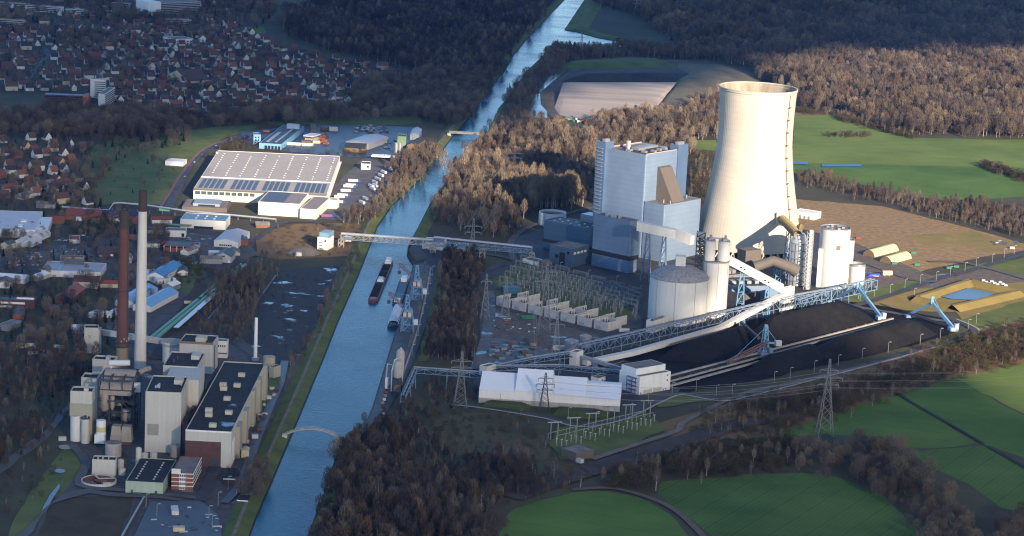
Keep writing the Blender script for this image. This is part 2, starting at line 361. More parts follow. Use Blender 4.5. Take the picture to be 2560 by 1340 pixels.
area('meadow', [(1925,490),(2010,500),(2200,515),(2420,570),(2570,612),(2570,625),(2470,640),(2300,680),(2200,650),(2110,625),(2010,575),(1940,560)], MATS['wet_meadow'])
area('lawn', [(2260,590),(2430,578),(2570,615),(2480,632),(2400,612),(2330,620)], M_yell)
area('lawn', [(2560,645),(2450,660),(2380,680),(2570,700)], M_bank)
area('yard', [(1990,640),(2120,600),(2330,690),(2440,670),(2570,690),(2570,735),(2400,720),(2200,740),(2120,755),(1980,790),(1850,800)], MATS['wet_mud'])
area('lawn', [(2120,730),(2300,700),(2360,690),(2260,735),(2120,765)], M_bank)
area('rough_ground', [(2090,770),(2300,722),(2570,705),(2570,800),(2440,835),(2390,780)], M_yell)
area('lawn', [(2400,800),(2480,775),(2560,752),(2570,800),(2440,822)], M_bank)
area('scrub', [(1640,1060),(1900,985),(2200,905),(2420,835),(2570,800),(2570,905),(2360,950),(2200,1000),(1900,1095),(1700,1110)], M_mead)
area('meadow', [(1040,1035),(1320,1030),(1390,1060),(1370,1150),(1300,1160),(1030,1110)], mat('heath', (0.05, 0.042, 0.022), 0.95, scale=0.02, col2=(0.10, 0.09, 0.035), world=True))
# grass hill west of the warehouse
area('grass_hill', [(240,362),(330,342),(500,322),(640,312),(640,322),(560,345),(500,380),(452,450),(405,512),(180,512),(175,470),(215,400)], M_grassd)
area('sunlit_grass', [(440,385),(520,338),(605,324),(570,340),(505,378),(455,445),(432,440)], M_bank)  # yellow sunlight on the grass by the road, put in as a coloured patch
area('grass_strip', [(640,306),(900,292),(1050,290),(1055,310),(900,318),(760,322)], M_grassd)
area('meadow', [(640,585),(740,560),(895,557),(930,575),(880,640),(700,650),(640,640)], M_mead)
area('coal_field', [(690,678),(842,662),(852,690),(775,860),(740,925),(640,900),(610,860),(640,790)], MATS['wet_coal_ground'])
area('earth_bank', [(850,668),(880,665),(790,860),(720,985),(690,960),(770,860)], M_soil)
area('yard', [(600,330),(780,312),(1050,318),(1020,390),(900,395),(620,370)], mat('blue_wet_asphalt', (0.025, 0.035, 0.05), 0.45, scale=0.04, col2=(0.05, 0.065, 0.085), world=True))
area('loading_yard', [(905,398),(985,385),(1000,400),(945,500),(895,555),(800,548),(830,470)], M_asph2)
# old works ground
area('works_yard', [(100,1200),(170,1110),(260,1010),(210,850),(330,800),(560,790),(620,860),(700,930),(700,1010),(640,1130),(560,1345),(60,1345)], MATS['wet_yard'])
area('lawn', [(40,1290),(165,1108),(200,1130),(210,1160),(130,1270),(60,1345),(20,1345)], M_grassd)
area('lawn', [(130,1245),(335,1240),(300,1345),(90,1345)], mat('dead_grass', (0.035, 0.03, 0.018), 0.95, scale=0.05, col2=(0.07, 0.055, 0.03), world=True))
area('gravel_track', [(-70,1240),(130,1085),(180,1010),(172,1003),(125,1065),(-70,1215)], mat('path_grey', (0.10, 0.11, 0.11), 0.8, scale=0.1, world=True))
area('town_yard', [(-70,640),(200,600),(400,560),(560,560),(640,590),(620,650),(500,700),(400,860),(300,830),(200,700),(-70,720)], MATS['wet_yard'])
area('lawn', [(420,655),(500,662),(520,700),(470,740),(430,720)], M_grassd)
area('dead_grass', [(490,700),(600,675),(640,690),(610,760),(540,830),(470,840),(450,780)], mat('brown_brush', (0.045, 0.034, 0.025), 0.95, scale=0.03, col2=(0.085, 0.065, 0.042), world=True))
area('lawn', [(60,560),(300,545),(330,590),(210,602),(60,625)], mat('dull_lawn', (0.035, 0.045, 0.02), 0.95, scale=0.03, col2=(0.07, 0.065, 0.035), world=True))
area('lawn', [(-70,690),(110,690),(300,700),(320,760),(240,840),(-70,860)], MATS['dull_lawn'])
area('lot', [(20,640),(230,612),(240,640),(100,668),(20,668)], M_asph2)
area('lot', [(420,585),(540,590),(620,600),(640,640),(520,665),(430,640)], M_asph2)
area('lawn', [(215,830),(300,850),(300,900),(215,895)], MATS['dull_lawn'])
# new works ground
area('works_yard', [(1195,700),(1230,665),(1320,655),(1480,690),(1610,780),(1600,830),(1400,900),(1195,925),(1200,830)], MATS['wet_yard'])
area('switchyard_grass', [(1225,705),(1320,655),(1480,690),(1620,745),(1620,780),(1560,805),(1240,735)], M_grassd)
area('works_yard', [(1280,600),(1480,525),(1760,520),(1990,570),(2120,600),(2120,760),(1950,800),(1620,810),(1480,700),(1300,660)], M_asph)
area('coal_yard', [(1470,930),(1580,880),(1800,818),(2090,752),(2180,762),(2385,800),(2385,832),(2300,860),(2100,905),(1900,952),(1740,975),(1660,1000),(1560,930)], mat('coal_yard', (0.007, 0.0065, 0.007), 0.9, scale=0.02, col2=(0.017, 0.015, 0.0145), world=True, spec=.1))
area('works_yard', [(1180,930),(1560,900),(1700,975),(1660,1010),(1560,1040),(1190,1010)], M_asph)
area('grass_mound', [(1190,1003),(1300,1000),(1545,1020),(1570,1030),(1480,1052),(1370,1045),(1190,1030)], mat('dull_bank', (0.05, 0.042, 0.022), 0.95, scale=0.03, col2=(0.055, 0.08, 0.022), world=True))
area('lawn', [(1640,1000),(1700,982),(1790,1000),(1645,1020)], M_grassd)
area('substation_grass', [(1370,1110),(1400,1070),(1610,1030),(1670,1075),(1480,1150),(1400,1150)], M_bank)
area('landfill_crest', [(1400,165),(1430,150),(1540,143),(1640,146),(1665,158),(1640,170),(1460,172)], M_grassd)
area('landfill_soil', [(1350,225),(1440,170),(1640,150),(1760,150),(1880,180),(1900,200),(1800,225),(1700,250),(1640,290),(1560,300),(1390,303),(1352,270)], M_soil)
area('landfill_grass', [(1700,215),(1780,200),(1800,225),(1790,240),(1700,245)], M_yell)
area('pond', [(1378,186),(1416,176),(1350,232),(1352,262),(1368,280),(1368,298),(1335,296),(1311,272),(1340,235)], M_pond)
area('clearing', [(1470,25),(1560,25),(1640,60),(1800,115),(1640,112),(1500,90),(1425,75)], mat('dark_clearing', (0.035, 0.035, 0.022), 0.95, scale=0.01, col2=(0.06, 0.07, 0.03), world=True))

wetmat('wet_track', (0.11, 0.11, 0.115), (0.03, 0.04, 0.055), 0.58, 0.05, 0.25)
area('mud', [(1236,772),(1330,795),(1500,842),(1420,882),(1340,900),(1240,862),(1228,800)], MATS['wet_mud'])
area('wet_ground', [(1200,905),(1215,845),(1262,848),(1330,862),(1390,885),(1340,908),(1240,915)], MATS['wet_track'])
area('verge', [(1090,690),(1112,660),(1114,720),(1088,850),(1066,905),(1046,905)], M_bank)
# roads
def road(name, pts, wdt, m=None, z=None, kerb=None):
    P = smooth_path(G2(pts)); _lay[0] += 0.012; z = z or _lay[0]
    ribbon(name, P, [(-wdt/2, 0), (wdt/2, 0)], m or M_road, z)
    if kerb: ribbon('kerb', P, [(wdt/2, -0.02), (wdt/2, 0.13), (wdt/2+kerb, 0.14), (wdt/2+kerb, -0.02)], M_conc, z)
road('main_road', [(380,640),(405,560),(440,480),(470,420),(510,380),(580,350),(700,325),(780,312)], 11, M_asph)
road('cycle_path', [(395,530),(425,480),(450,440),(485,395),(520,368),(590,342)], 4, mat('red_path', (0.17, 0.10, 0.085), 0.9))
road('road', [(-70,640),(100,615),(250,590),(330,575),(400,560)], 9)
road('road', [(60,215),(85,180),(105,155),(120,140),(112,120)], 8)
road('street', [(270,830),(290,760),(310,700),(330,660)], 6, M_asph2)
road('road', [(640,600),(700,560),(780,556),(850,570)], 8)
road('quay_road', [(925,1080),(960,1020),(1000,950),(1040,850),(1062,780),(1078,700),(1085,660),(1060,630),(1035,615)], 9, M_asph)
road('quay_strip', [(985,950),(1030,830),(1050,740),(1066,680),(1068,655)], 7, M_grav)
road('quay_wall_top', [(1005,945),(1040,840),(1058,770),(1072,700),(1078,668)], 1.6, M_conc)
area('quay', [(862,1096),(921,1050),(934,1018),(971,895),(993,823),(1012,745),(1035,665),(1062,660),(1050,740),(1030,830),(985,950),(950,1040),(900,1095)], mat('quay_deck', (0.035, 0.045, 0.055), 0.6, scale=0.06, col2=(0.07, 0.08, 0.085), world=True), z=1.34)
area('quay_yard', [(1020,628),(1032,606),(1110,600),(1150,625),(1100,665),(1078,670),(1060,650),(1040,655)], M_asph)
road('works_road', [(1150,630),(1240,640),(1290,655),(1240,668),(1205,690),(1210,710),(1250,725)], 9)
road('works_road', [(1190,925),(1215,850),(1225,780),(1222,730)], 11, MATS['wet_track'])
road('works_road', [(1290,655),(1400,672),(1520,705),(1610,740)], 7, M_asph2)
road('works_road', [(1285,650),(1275,610),(1310,575),(1400,540),(1480,520)], 8, M_asph2)
road('perimeter_road', [(1130,1010),(1220,1020),(1370,1045),(1450,1065),(1540,1050),(1600,1025),(1640,1005),(1700,985),(1800,1000),(1860,990),(2000,955),(2200,903),(2350,860),(2425,835),(2430,822),(2380,800)], 8, M_asph, kerb=2.2)
road('gravel_track', [(1480,1150),(1600,1110),(1690,1080),(1705,1060),(1760,1030),(1860,985),(2000,955),(2200,908),(2400,860),(2570,815)], 6, M_grav)
road('site_road', [(1990,790),(2120,770),(2240,735),(2330,702),(2450,670),(2570,632)], 9, M_asph)
road('site_road', [(2110,640),(2180,665),(2280,700),(2340,705)], 8, M_asph2)
road('site_road', [(2320,655),(2420,660),(2570,700)], 8, M_asph2)
road('works_road', [(2090,760),(2180,775),(2300,795),(2385,808)], 8, M_asph2)
road('farm_track', [(1430,1226),(1520,1222),(1590,1236),(1660,1262),(1710,1295),(1760,1345)], 5.5, mat('track_dirt', (0.12, 0.095, 0.075), 0.95, scale=0.1))
road('ditch', [(2242,985),(2300,1020),(2380,1065),(2460,1112)], 3, M_steel); road('ditch', [(2470,1118),(2520,1145),(2570,1175)], 4, M_steel)
road('railway_bed', [(1270,1245),(1400,1200),(1560,1150),(1700,1108),(1800,1075),(1900,1050)], 24, M_bed)
for o in (-6, 0, 6):
    P = smooth_path(G2([(1270,1245),(1400,1200),(1560,1150),(1700,1108),(1800,1075),(1900,1050)])); q = []
    for i, p in enumerate(P):
        dd = (P[min(i+1, len(P)-1)]-P[max(i-1, 0)]).normalized(); q.append(p+Vector((dd.y, -dd.x))*o)
    b = MB()
    for s in (-0.75, 0.75): ribbon('', q, [(s-.12, .0), (s-.12, .2), (s+.12, .2), (s+.12, 0)], None, 0.75, mb=b)
    struct(b.build('railway_track', mat('rail_rust', (0.14, 0.10, 0.08), 0.5, 0.6)))
road('works_railway', [(600,680),(560,730),(500,790),(420,860),(390,900)], 14, M_bed)
for pts in ([(612,690),(570,740),(520,800)], [(690,690),(640,760),(600,830)]): road('works_track', pts, 2, mat('rail_rust', (0.14, 0.10, 0.08), 0.5, 0.6))
# ------------------------------------------------------------ trees and woods
def twig_mat(name, stops):
    m = bpy.data.materials.new(name); m.use_nodes = True; n = m.node_tree.nodes; l = m.node_tree.links; b = n['Principled BSDF']
    b.inputs['Roughness'].default_value = 0.9; b.inputs['Specular IOR Level'].default_value = 0.1
    oi = n.new('ShaderNodeObjectInfo'); rp = n.new('ShaderNodeValToRGB'); rp.color_ramp.interpolation = 'LINEAR'
    while len(rp.color_ramp.elements) < len(stops): rp.color_ramp.elements.new(0.5)
    for e, (p, c) in zip(rp.color_ramp.elements, stops): e.position = p; e.color = (*c, 1)
    l.new(oi.outputs['Random'], rp.inputs[0]); nz = n.new('ShaderNodeTexNoise'); nz.inputs['Scale'].default_value = .009; nz.inputs['Detail'].default_value = 3; l.new(oi.outputs['Location'], nz.inputs[0])
    mr = n.new('ShaderNodeMapRange'); mr.inputs['From Min'].default_value = .35; mr.inputs['From Max'].default_value = .65; mr.inputs['To Min'].default_value = .72; mr.inputs['To Max'].default_value = 1.3; l.new(nz.outputs[0], mr.inputs[0])
    vm = n.new('ShaderNodeVectorMath'); vm.operation = 'SCALE'; l.new(rp.outputs[0], vm.inputs[0]); l.new(mr.outputs[0], vm.inputs['Scale']); rp = vm; l.new(rp.outputs[0], b.inputs['Base Color'])
    tl = n.new('ShaderNodeBsdfTranslucent'); l.new(rp.outputs[0], tl.inputs[0]); mx = n.new('ShaderNodeMixShader'); mx.inputs[0].default_value = .38
    l.new(b.outputs[0], mx.inputs[1]); l.new(tl.outputs[0], mx.inputs[2]); l.new(mx.outputs[0], n['Material Output'].inputs[0]); return m
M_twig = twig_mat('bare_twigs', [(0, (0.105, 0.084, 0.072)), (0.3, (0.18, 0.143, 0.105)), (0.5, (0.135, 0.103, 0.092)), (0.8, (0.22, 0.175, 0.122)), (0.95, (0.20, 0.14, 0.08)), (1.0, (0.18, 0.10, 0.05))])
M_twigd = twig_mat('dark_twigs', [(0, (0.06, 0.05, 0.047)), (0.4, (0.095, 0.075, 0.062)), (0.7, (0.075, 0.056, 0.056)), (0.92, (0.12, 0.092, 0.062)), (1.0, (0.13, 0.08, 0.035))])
M_suntwig = twig_mat('sunlit_twigs', [(0, (0.25, 0.19, 0.125)), (.6, (0.32, 0.25, 0.165)), (1, (0.29, 0.20, 0.12))])  # sun on the poplars put into a lighter, warmer twig colour
M_rust = twig_mat('rusty_leaves', [(0, (0.10, 0.06, 0.035)), (0.5, (0.12, 0.08, 0.04)), (1, (0.15, 0.105, 0.045))])
M_bark = mat('bark', (0.13, 0.105, 0.085), 0.9, scale=1.0)
M_birch = mat('birch_bark', (0.30, 0.27, 0.23), 0.9, scale=1.0)
M_needle = twig_mat('needles', [(0, (0.012, 0.03, 0.014)), (1, (0.025, 0.05, 0.02))])
M_shrub = twig_mat('shrub_twigs', [(0, (0.075, 0.05, 0.038)), (0.4, (0.10, 0.07, 0.05)), (0.7, (0.085, 0.075, 0.03)), (1, (0.05, 0.065, 0.025))])
def tree_mesh(seed, h, rad, kind):
    """trunk and limbs in one mesh, the twig cloud in another"""
    r = random.Random(seed); t = MB(); c = MB()
    if kind == 'conifer':
        t.tube([(0, 0, 0), (0, 0, h*.95)], [.3, .05], 5)
        for k in range(170):
            z = h*(0.08+0.9*r.random()**1.2); q = rad*(1-z/h)*r.uniform(.5, 1.05)+.2; a = r.uniform(0, 6.28); p = Vector((q*math.cos(a), q*math.sin(a), z-q*.3)); s = r.uniform(.7, 1.4)
            tx = Vector((-math.sin(a), math.cos(a), 0))*s*.7; c.add([Vector((q*.2*math.cos(a), q*.2*math.sin(a), z+s*.3)), p-tx, p+tx], [(0, 1, 2)])
        return t, c
    tz = h*{'slim': 0.30, 'broad': 0.22, 'bush': 0.05}[kind]; tips = []
    tr = h*0.013
    if kind != 'bush':
        bend = Vector((r.uniform(-.5, .5), r.uniform(-.5, .5), 0))
        t.tube([(0, 0, -.3), Vector((0, 0, tz))+bend*.4, Vector((0, 0, h*.6))+bend, Vector((0, 0, h*.9))+bend*1.4], [tr*1.5, tr*1.1, tr*.7, tr*.25], 5)
    nl = {'slim': 7, 'broad': 9, 'bush': 5}[kind]
    for k in range(nl):
        a = k*2.4+r.uniform(-.4, .4); z0 = tz+(h*.62-tz)*k/nl; up = r.uniform(.5, 1.1) if kind != 'slim' else r.uniform(1.2, 2.2)
        L = rad*r.uniform(.8, 1.15); e = Vector((math.cos(a)*L, math.sin(a)*L, min(h*.97, z0+L*up)))
        m_ = Vector((math.cos(a)*L*.45, math.sin(a)*L*.45, z0+(e.z-z0)*.35)); s = Vector((0, 0, z0))
        t.tube([s, m_, e], [tr*.65, tr*.4, tr*.1], 4, caps=False); tips += [(s, m_, e)]
    n = {'slim': 330, 'broad': 520, 'bush': 420}[kind]; cz = (tz+h)/2; hz = (h-tz)/2
    lob = [(r.uniform(0, 6.28), r.uniform(-.3, .8), r.uniform(.75, 1.25)) for _ in range(7)]
    for k in range(n):
        a = r.uniform(0, 6.28); u = r.uniform(-1, 1); q = r.random()**.45
        ex = 1+.18*sum(math.cos(a-la)*(1-abs(u-lu))*lg for la, lu, lg in lob)/3
        w_ = math.sqrt(max(0, 1-u*u)); w_ = w_**.7 if kind != 'slim' else w_*(1-.25*u)
        p = Vector((math.cos(a)*rad*w_*q*ex, math.sin(a)*rad*w_*q*ex, cz+hz*u*(.6+.4*q)))
        base = Vector((0, 0, cz-hz*.9)); dr = (p-base).normalized()*.8+Vector((r.uniform(-.5, .5), r.uniform(-.5, .5), r.uniform(.1, .9)))
        dr.normalize(); ln = h*r.uniform(.08, .17); wd = h*r.uniform(.005, .0125)*(2.0 if kind == 'bush' else 1)
        sd = dr.cross(Vector((r.uniform(-1, 1), r.uniform(-1, 1), r.uniform(-1, 1)))).normalized()*wd
        c.add([p-sd, p+sd, p+dr*ln], [(0, 1, 2)])
    return t, c
PROTO = {}
def proto(name, seed, h, rad, kind, tm, cm):
    t, c = tree_mesh(seed, h, rad, kind); j = MB(); j.add(t.v, t.f, 0); j.add(c.v, c.f, 1)
    def me(b, nm, ms):
        x = bpy.data.meshes.new(nm); x.from_pydata(b.v, [], b.f); [x.materials.append(q) for q in ms]; x.polygons.foreach_set('material_index', b.m); return x
    PROTO[name] = (me(t, name+'_trunk', [tm]), me(c, name+'_crown', [cm]), me(j, name, [tm, cm]))
for i in range(4): proto('broad%d' % i, 10+i, (19, 22, 17, 20)[i], (6.5, 7, 6, 5.5)[i], 'broad', M_bark, M_twig)
for i in range(3): proto('slim%d' % i, 30+i, (22, 25, 20)[i], (3.6, 4.2, 3.2)[i], 'slim', (M_birch, M_bark, M_birch)[i], M_twig)
for i in range(2): proto('bush%d' % i, 50+i, (5, 7)[i], (3.4, 4)[i], 'bush', M_bark, M_shrub)
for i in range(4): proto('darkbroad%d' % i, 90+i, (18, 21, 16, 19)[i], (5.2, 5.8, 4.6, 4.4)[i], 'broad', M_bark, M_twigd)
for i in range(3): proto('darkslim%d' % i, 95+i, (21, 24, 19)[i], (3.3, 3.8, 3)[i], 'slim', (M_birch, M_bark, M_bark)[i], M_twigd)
proto('poplar0', 80, 27, 5.2, 'slim', M_birch, M_suntwig); proto('poplar1', 81, 24, 4.6, 'slim', M_birch, M_suntwig)
proto('rust0', 60, 15, 5.5, 'broad', M_bark, M_rust)
proto('conifer0', 70, 17, 4, 'conifer', M_bark, M_needle); proto('conifer1', 71, 13, 4.2, 'conifer', M_bark, M_needle)
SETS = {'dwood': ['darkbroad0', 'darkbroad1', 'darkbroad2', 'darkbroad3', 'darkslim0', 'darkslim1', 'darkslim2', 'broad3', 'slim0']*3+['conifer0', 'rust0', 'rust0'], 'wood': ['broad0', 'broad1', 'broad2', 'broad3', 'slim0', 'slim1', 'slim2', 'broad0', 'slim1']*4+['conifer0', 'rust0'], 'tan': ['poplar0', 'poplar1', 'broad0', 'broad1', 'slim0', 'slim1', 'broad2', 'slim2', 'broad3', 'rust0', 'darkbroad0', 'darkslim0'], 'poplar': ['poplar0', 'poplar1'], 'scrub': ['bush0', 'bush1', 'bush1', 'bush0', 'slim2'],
        'edge': ['slim0', 'slim2', 'slim1', 'bush1', 'broad2'], 'town': ['broad2', 'broad3', 'bush1', 'bush0', 'broad0', 'conifer1'], 'belt': ['broad0', 'broad1', 'rust0', 'broad2', 'broad3', 'broad1']}
GN = None
def scatter_stuff(name, pts, label, kindname):
    """pts: (x, y, z, scale, rot, protoname) -> one object whose trees are instanced on its points"""
    names = sorted(set(p[5] for p in pts)); me = bpy.data.meshes.new(name)
    me.from_pydata([p[:3] for p in pts], [], [])
    for an, ty, vals in (('sc', 'FLOAT', [p[3] for p in pts]), ('rot', 'FLOAT', [p[4] for p in pts]), ('pi', 'INT', [names.index(p[5]) for p in pts])):
        at = me.attributes.new(an, ty, 'POINT'); at.data.foreach_set('value', vals)
    o = bpy.data.objects.new(name, me); COL.objects.link(o); tag(o, label, kindname, kind='stuff')
    g = bpy.data.node_groups.new(name+'_scatter', 'GeometryNodeTree'); g.interface.new_socket('Geometry', in_out='INPUT', socket_type='NodeSocketGeometry'); g.interface.new_socket('Geometry', in_out='OUTPUT', socket_type='NodeSocketGeometry')
    n = g.nodes; l = g.links; gi = n.new('NodeGroupInput'); go = n.new('NodeGroupOutput'); jn = n.new('GeometryNodeJoinGeometry')
    def attr(nm, ty):
        a = n.new('GeometryNodeInputNamedAttribute'); a.data_type = ty; a.inputs[0].default_value = nm; return a.outputs[0]
    rot = n.new('ShaderNodeCombineXYZ'); l.new(attr('rot', 'FLOAT'), rot.inputs[2]); e2r = n.new('FunctionNodeEulerToRotation'); l.new(rot.outputs[0], e2r.inputs[0])
    for k, nm in enumerate(names):
        po = bpy.data.objects.new('tree_source', PROTO[nm][2])
        oi = n.new('GeometryNodeObjectInfo'); oi.inputs['Object'].default_value = po; oi.inputs['As Instance'].default_value = True
        ip = n.new('GeometryNodeInstanceOnPoints'); l.new(gi.outputs[0], ip.inputs['Points']); l.new(oi.outputs['Geometry'], ip.inputs['Instance'])
        cp = n.new('FunctionNodeCompare'); cp.data_type = 'INT'; cp.operation = 'EQUAL'; l.new(attr('pi', 'INT'), cp.inputs[2]); cp.inputs[3].default_value = k
        l.new(cp.outputs[0], ip.inputs['Selection']); l.new(e2r.outputs[0], ip.inputs['Rotation']); l.new(attr('sc', 'FLOAT'), ip.inputs['Scale']); l.new(ip.outputs[0], jn.inputs[0])
    l.new(jn.outputs[0], go.inputs[0]); md = o.modifiers.new('scatter', 'NODES'); md.node_group = g
    return o
NO_TREE = []                       # pixel polygons kept clear (filled by the builders below)
def fill(poly, spacing, kset, smin=.75, smax=1.2, rs=None, sets=None):
    r = rs or rnd; P = G2(poly); xs = [p.x for p in P]; ys = [p.y for p in P]; A = (max(xs)-min(xs))*(max(ys)-min(ys)); out = []
    st = spacing; nx = int((max(xs)-min(xs))/st)+1; ny = int((max(ys)-min(ys))/st)+1
    for i in range(nx):
        for j in range(ny):
            x = min(xs)+(i+r.uniform(0, 1))*st; y = min(ys)+(j+r.uniform(0, 1))*st
            g_ = 11 if spacing < 12 else 0
            if not inpoly(x+r.gauss(0, g_)*.6, y+r.gauss(0, g_), P): continue
            out.append((x, y, 0, r.uniform(smin, smax)*(1 if r.random() < .85 else .7), r.uniform(0, 6.28), r.choice(SETS[kset])))
            q = out[-1]; k_ = 1+.22*math.sin(x*.021+y*.013)+.16*math.sin(x*.047-y*.031+2)+.1*math.sin(x*.11+y*.09)
            if kset == 'scrub' and q[5].startswith('slim'): k_ *= .42
            if spacing < 12 and k_ < .72 and r.random() < .5: out.pop(); continue
            out[-1] = (*q[:3], q[3]*max(.5, min(1.35, k_)), *q[4:])
    return out
W = {}
W['north_wood'] = (fill([(700,55),(760,20),(1000,-10),(1385,-10),(1335,68),(1268,130),(1243,195),(1060,185),(1000,165),(900,145),(800,122),(730,95)], 9.0, 'dwood'), 'dark bare wood north of the town along the far canal')
W['autumn_wood'] = (fill([(1065,190),(1232,195),(1205,245),(1135,320),(1060,300),(960,290),(905,270),(885,235),(930,212),(1000,205)], 8.5, 'belt', .7, 1.05), 'rust tinged wood between the town and the canal')
W['town_belt'] = (fill([(-70,275),(120,285),(330,296),(560,287),(700,282),(900,272),(1000,292),(930,302),(640,310),(480,322),(250,345),(120,345),(-70,338)], 8.5, 'belt', .7, 1.05), 'dark belt of bare trees below the town')
W['far_wood'] = (fill([(1600,-10),(2600,-10),(2600,345),(2290,341),(2190,314),(2110,283),(2060,272),(1985,268),(1985,225),(1900,200),(1880,170),(1780,150),(1700,122),(1650,80),(1600,40),(1480,10),(1472,-10)], 9.5, 'wood', .8, 1.25)+fill([(1900,190),(1960,150),(2600,145),(2600,330),(2290,338),(2190,310),(2110,280),(2000,262)], 22, 'poplar', .7, 1.0), 'wide bare winter forest beyond the cooling tower')
W['basin_wood'] = (fill([(1372,150),(1395,125),(1450,122),(1640,128),(1780,140),(1760,150),(1600,142),(1430,152),(1395,170),(1345,200),(1310,265),(1320,292),(1262,300),(1258,262),(1300,225),(1340,180)], 7.5, 'wood', .6, .95), 'bare trees lining the canal basin beside the landfill')
W['grove'] = (fill([(1215,350),(1250,320),(1330,308),(1350,320),(1440,345),(1470,330),(1480,310),(1560,303),(1680,288),(1740,272),(1790,248),(1790,345),(1735,343),(1728,380),(1710,400),(1490,400),(1485,500),(1430,512),(1335,515),(1300,555),(1270,600),(1200,585),(1095,560),(1075,550),(1095,500),(1140,440),(1165,392)], 8.0, 'tan', .6, 1.0)+fill([(1312,502),(1345,492),(1438,500),(1425,518),(1330,522)], 5.5, 'poplar', 1.0, 1.25), 'sunlit bare grove between the canal and the power station')
W['tower_scrub'] = (fill([(1724,384),(1790,384),(1760,520),(1725,520)], 6.5, 'scrub', .8, 1.4), 'brown scrub behind the boiler house')
W['field_treeline'] = (fill([(1990,432),(2060,446),(2200,482),(2330,508),(2460,516),(2600,520),(2600,605),(2480,575),(2350,545),(2200,505),(2000,462)], 6.5, 'edge', .32, .56), 'dark tree line at the foot of the green field')
W['field_hedge'] = (fill([(2445,412),(2460,410),(2600,455),(2600,465),(2520,440)], 3.5, 'scrub', .7, 1.1)+fill([(2050,338),(2150,336),(2170,341),(2060,343)], 4, 'scrub', .6, .9)+fill([(2095,283),(2130,292),(2200,318),(2290,343),(2280,348),(2180,322),(2090,296)], 4, 'scrub', .8, 1.3)+fill([(1995,276),(2075,274),(2085,284),(1995,286)], 4, 'scrub', .6, 1.1), 'low brown hedges around the sunlit field')
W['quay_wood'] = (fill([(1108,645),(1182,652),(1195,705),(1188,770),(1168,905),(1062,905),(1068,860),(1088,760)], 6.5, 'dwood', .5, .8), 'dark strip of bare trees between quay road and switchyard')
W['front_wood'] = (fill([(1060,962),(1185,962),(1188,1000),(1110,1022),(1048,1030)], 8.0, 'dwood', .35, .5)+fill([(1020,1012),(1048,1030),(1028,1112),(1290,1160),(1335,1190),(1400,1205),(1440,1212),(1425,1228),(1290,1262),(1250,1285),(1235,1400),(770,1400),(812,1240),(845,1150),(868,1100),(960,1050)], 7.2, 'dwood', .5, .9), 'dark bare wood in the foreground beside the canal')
W['heath_scrub'] = (fill([(1040,1045),(1320,1040),(1375,1070),(1365,1150),(1300,1160),(1040,1110)], 9, 'scrub', .4, .8), 'low scrub on the heath below the white shed')
W['rail_hedge'] = (fill([(1480,1216),(1560,1178),(1640,1158),(1760,1125),(1900,1105),(2000,1098),(2010,1118),(2000,1170),(1900,1178),(1650,1192),(1630,1230),(1530,1220)], 4.6, 'scrub', .7, 1.5), 'brown hedge belt between the railway and the field')
W['field_copse'] = (fill([(1985,1150),(2005,1132),(2100,1128),(2235,1138),(2290,1190),(2340,1240),(2400,1275),(2470,1400),(2320,1400),(2290,1320),(2205,1240),(2100,1195),(2000,1182)], 8, 'belt', .6, .95)+fill([(2490,1318),(2600,1295),(2600,1400),(2430,1400)], 8, 'belt', .6, .9), 'dark copse running between the green fields')
W['rail_scrub'] = (fill([(1700,1085),(1830,1020),(2000,985),(2150,935),(2300,895),(2420,850),(2600,800),(2600,896),(2420,925),(2330,960),(2200,995),(2050,1045),(1900,1090),(1800,1090)], 5.2, 'scrub', .5, 1.4), 'brown scrub along the railway below the coal yard')
W['canal_trees'] = (fill([(1000,402),(1085,372),(1108,352),(1085,400),(1005,495),(935,552),(850,562),(880,548),(940,525),(985,432)], 6.0, 'edge', .42, .7)+fill([(882,645),(905,640),(852,745),(800,850),(720,970),(692,1050),(700,940),(765,855),(815,752)], 12, 'edge', .4, .7)+fill([(1130,300),(1180,250),(1225,205),(1200,260),(1160,310)], 8, 'edge', .6, .9), 'bare bankside trees along the west side of the canal')
W['works_wood'] = (fill([(-70,862),(60,882),(200,882),(232,905),(190,962),(160,1035),(80,1135),(-70,1205)], 8, 'dwood', .4, .68)+fill([(60,762),(180,745),(300,745),(312,800),(205,850),(60,875)], 14, 'town', .35, .6)+fill([(550,710),(640,672),(655,760),(605,850),(560,858),(485,830),(500,775)], 7, 'edge', .35, .6)+fill([(600,1175),(655,1170),(640,1260),(600,1250)], 7, 'wood', .5, .7)+fill([(430,640),(500,660),(520,690),(400,740),(330,700),(410,690)], 8, 'scrub', .6, 1.1), 'bare trees and brush around the old works')
W['meadow_scrub'] = (fill([(640,585),(740,562),(890,560),(925,575),(880,640),(700,650)], 13, 'scrub', .4, .9), 'brown scrub on the meadow before the pipe bridge')
W['coal_scrub'] = (fill([(640,800),(700,690),(842,668),(855,690),(800,800),(740,920),(640,895)], 15, 'scrub', .2, .5), 'low scrub on the black coal field')
W['yard_trees'] = (fill([(-70,600),(120,590),(400,560),(420,600),(420,700),(330,860),(200,880),(-70,860)], 14, 'town', .4, .8)+fill([(620,640),(690,660),(640,780),(580,880),(560,860),(640,740)], 11, 'edge', .35, .6)+fill([(100,1130),(170,1120),(120,1240),(-70,1345),(-70,1250)], 14, 'scrub', .4, .9), 'scattered yard trees around the old works')
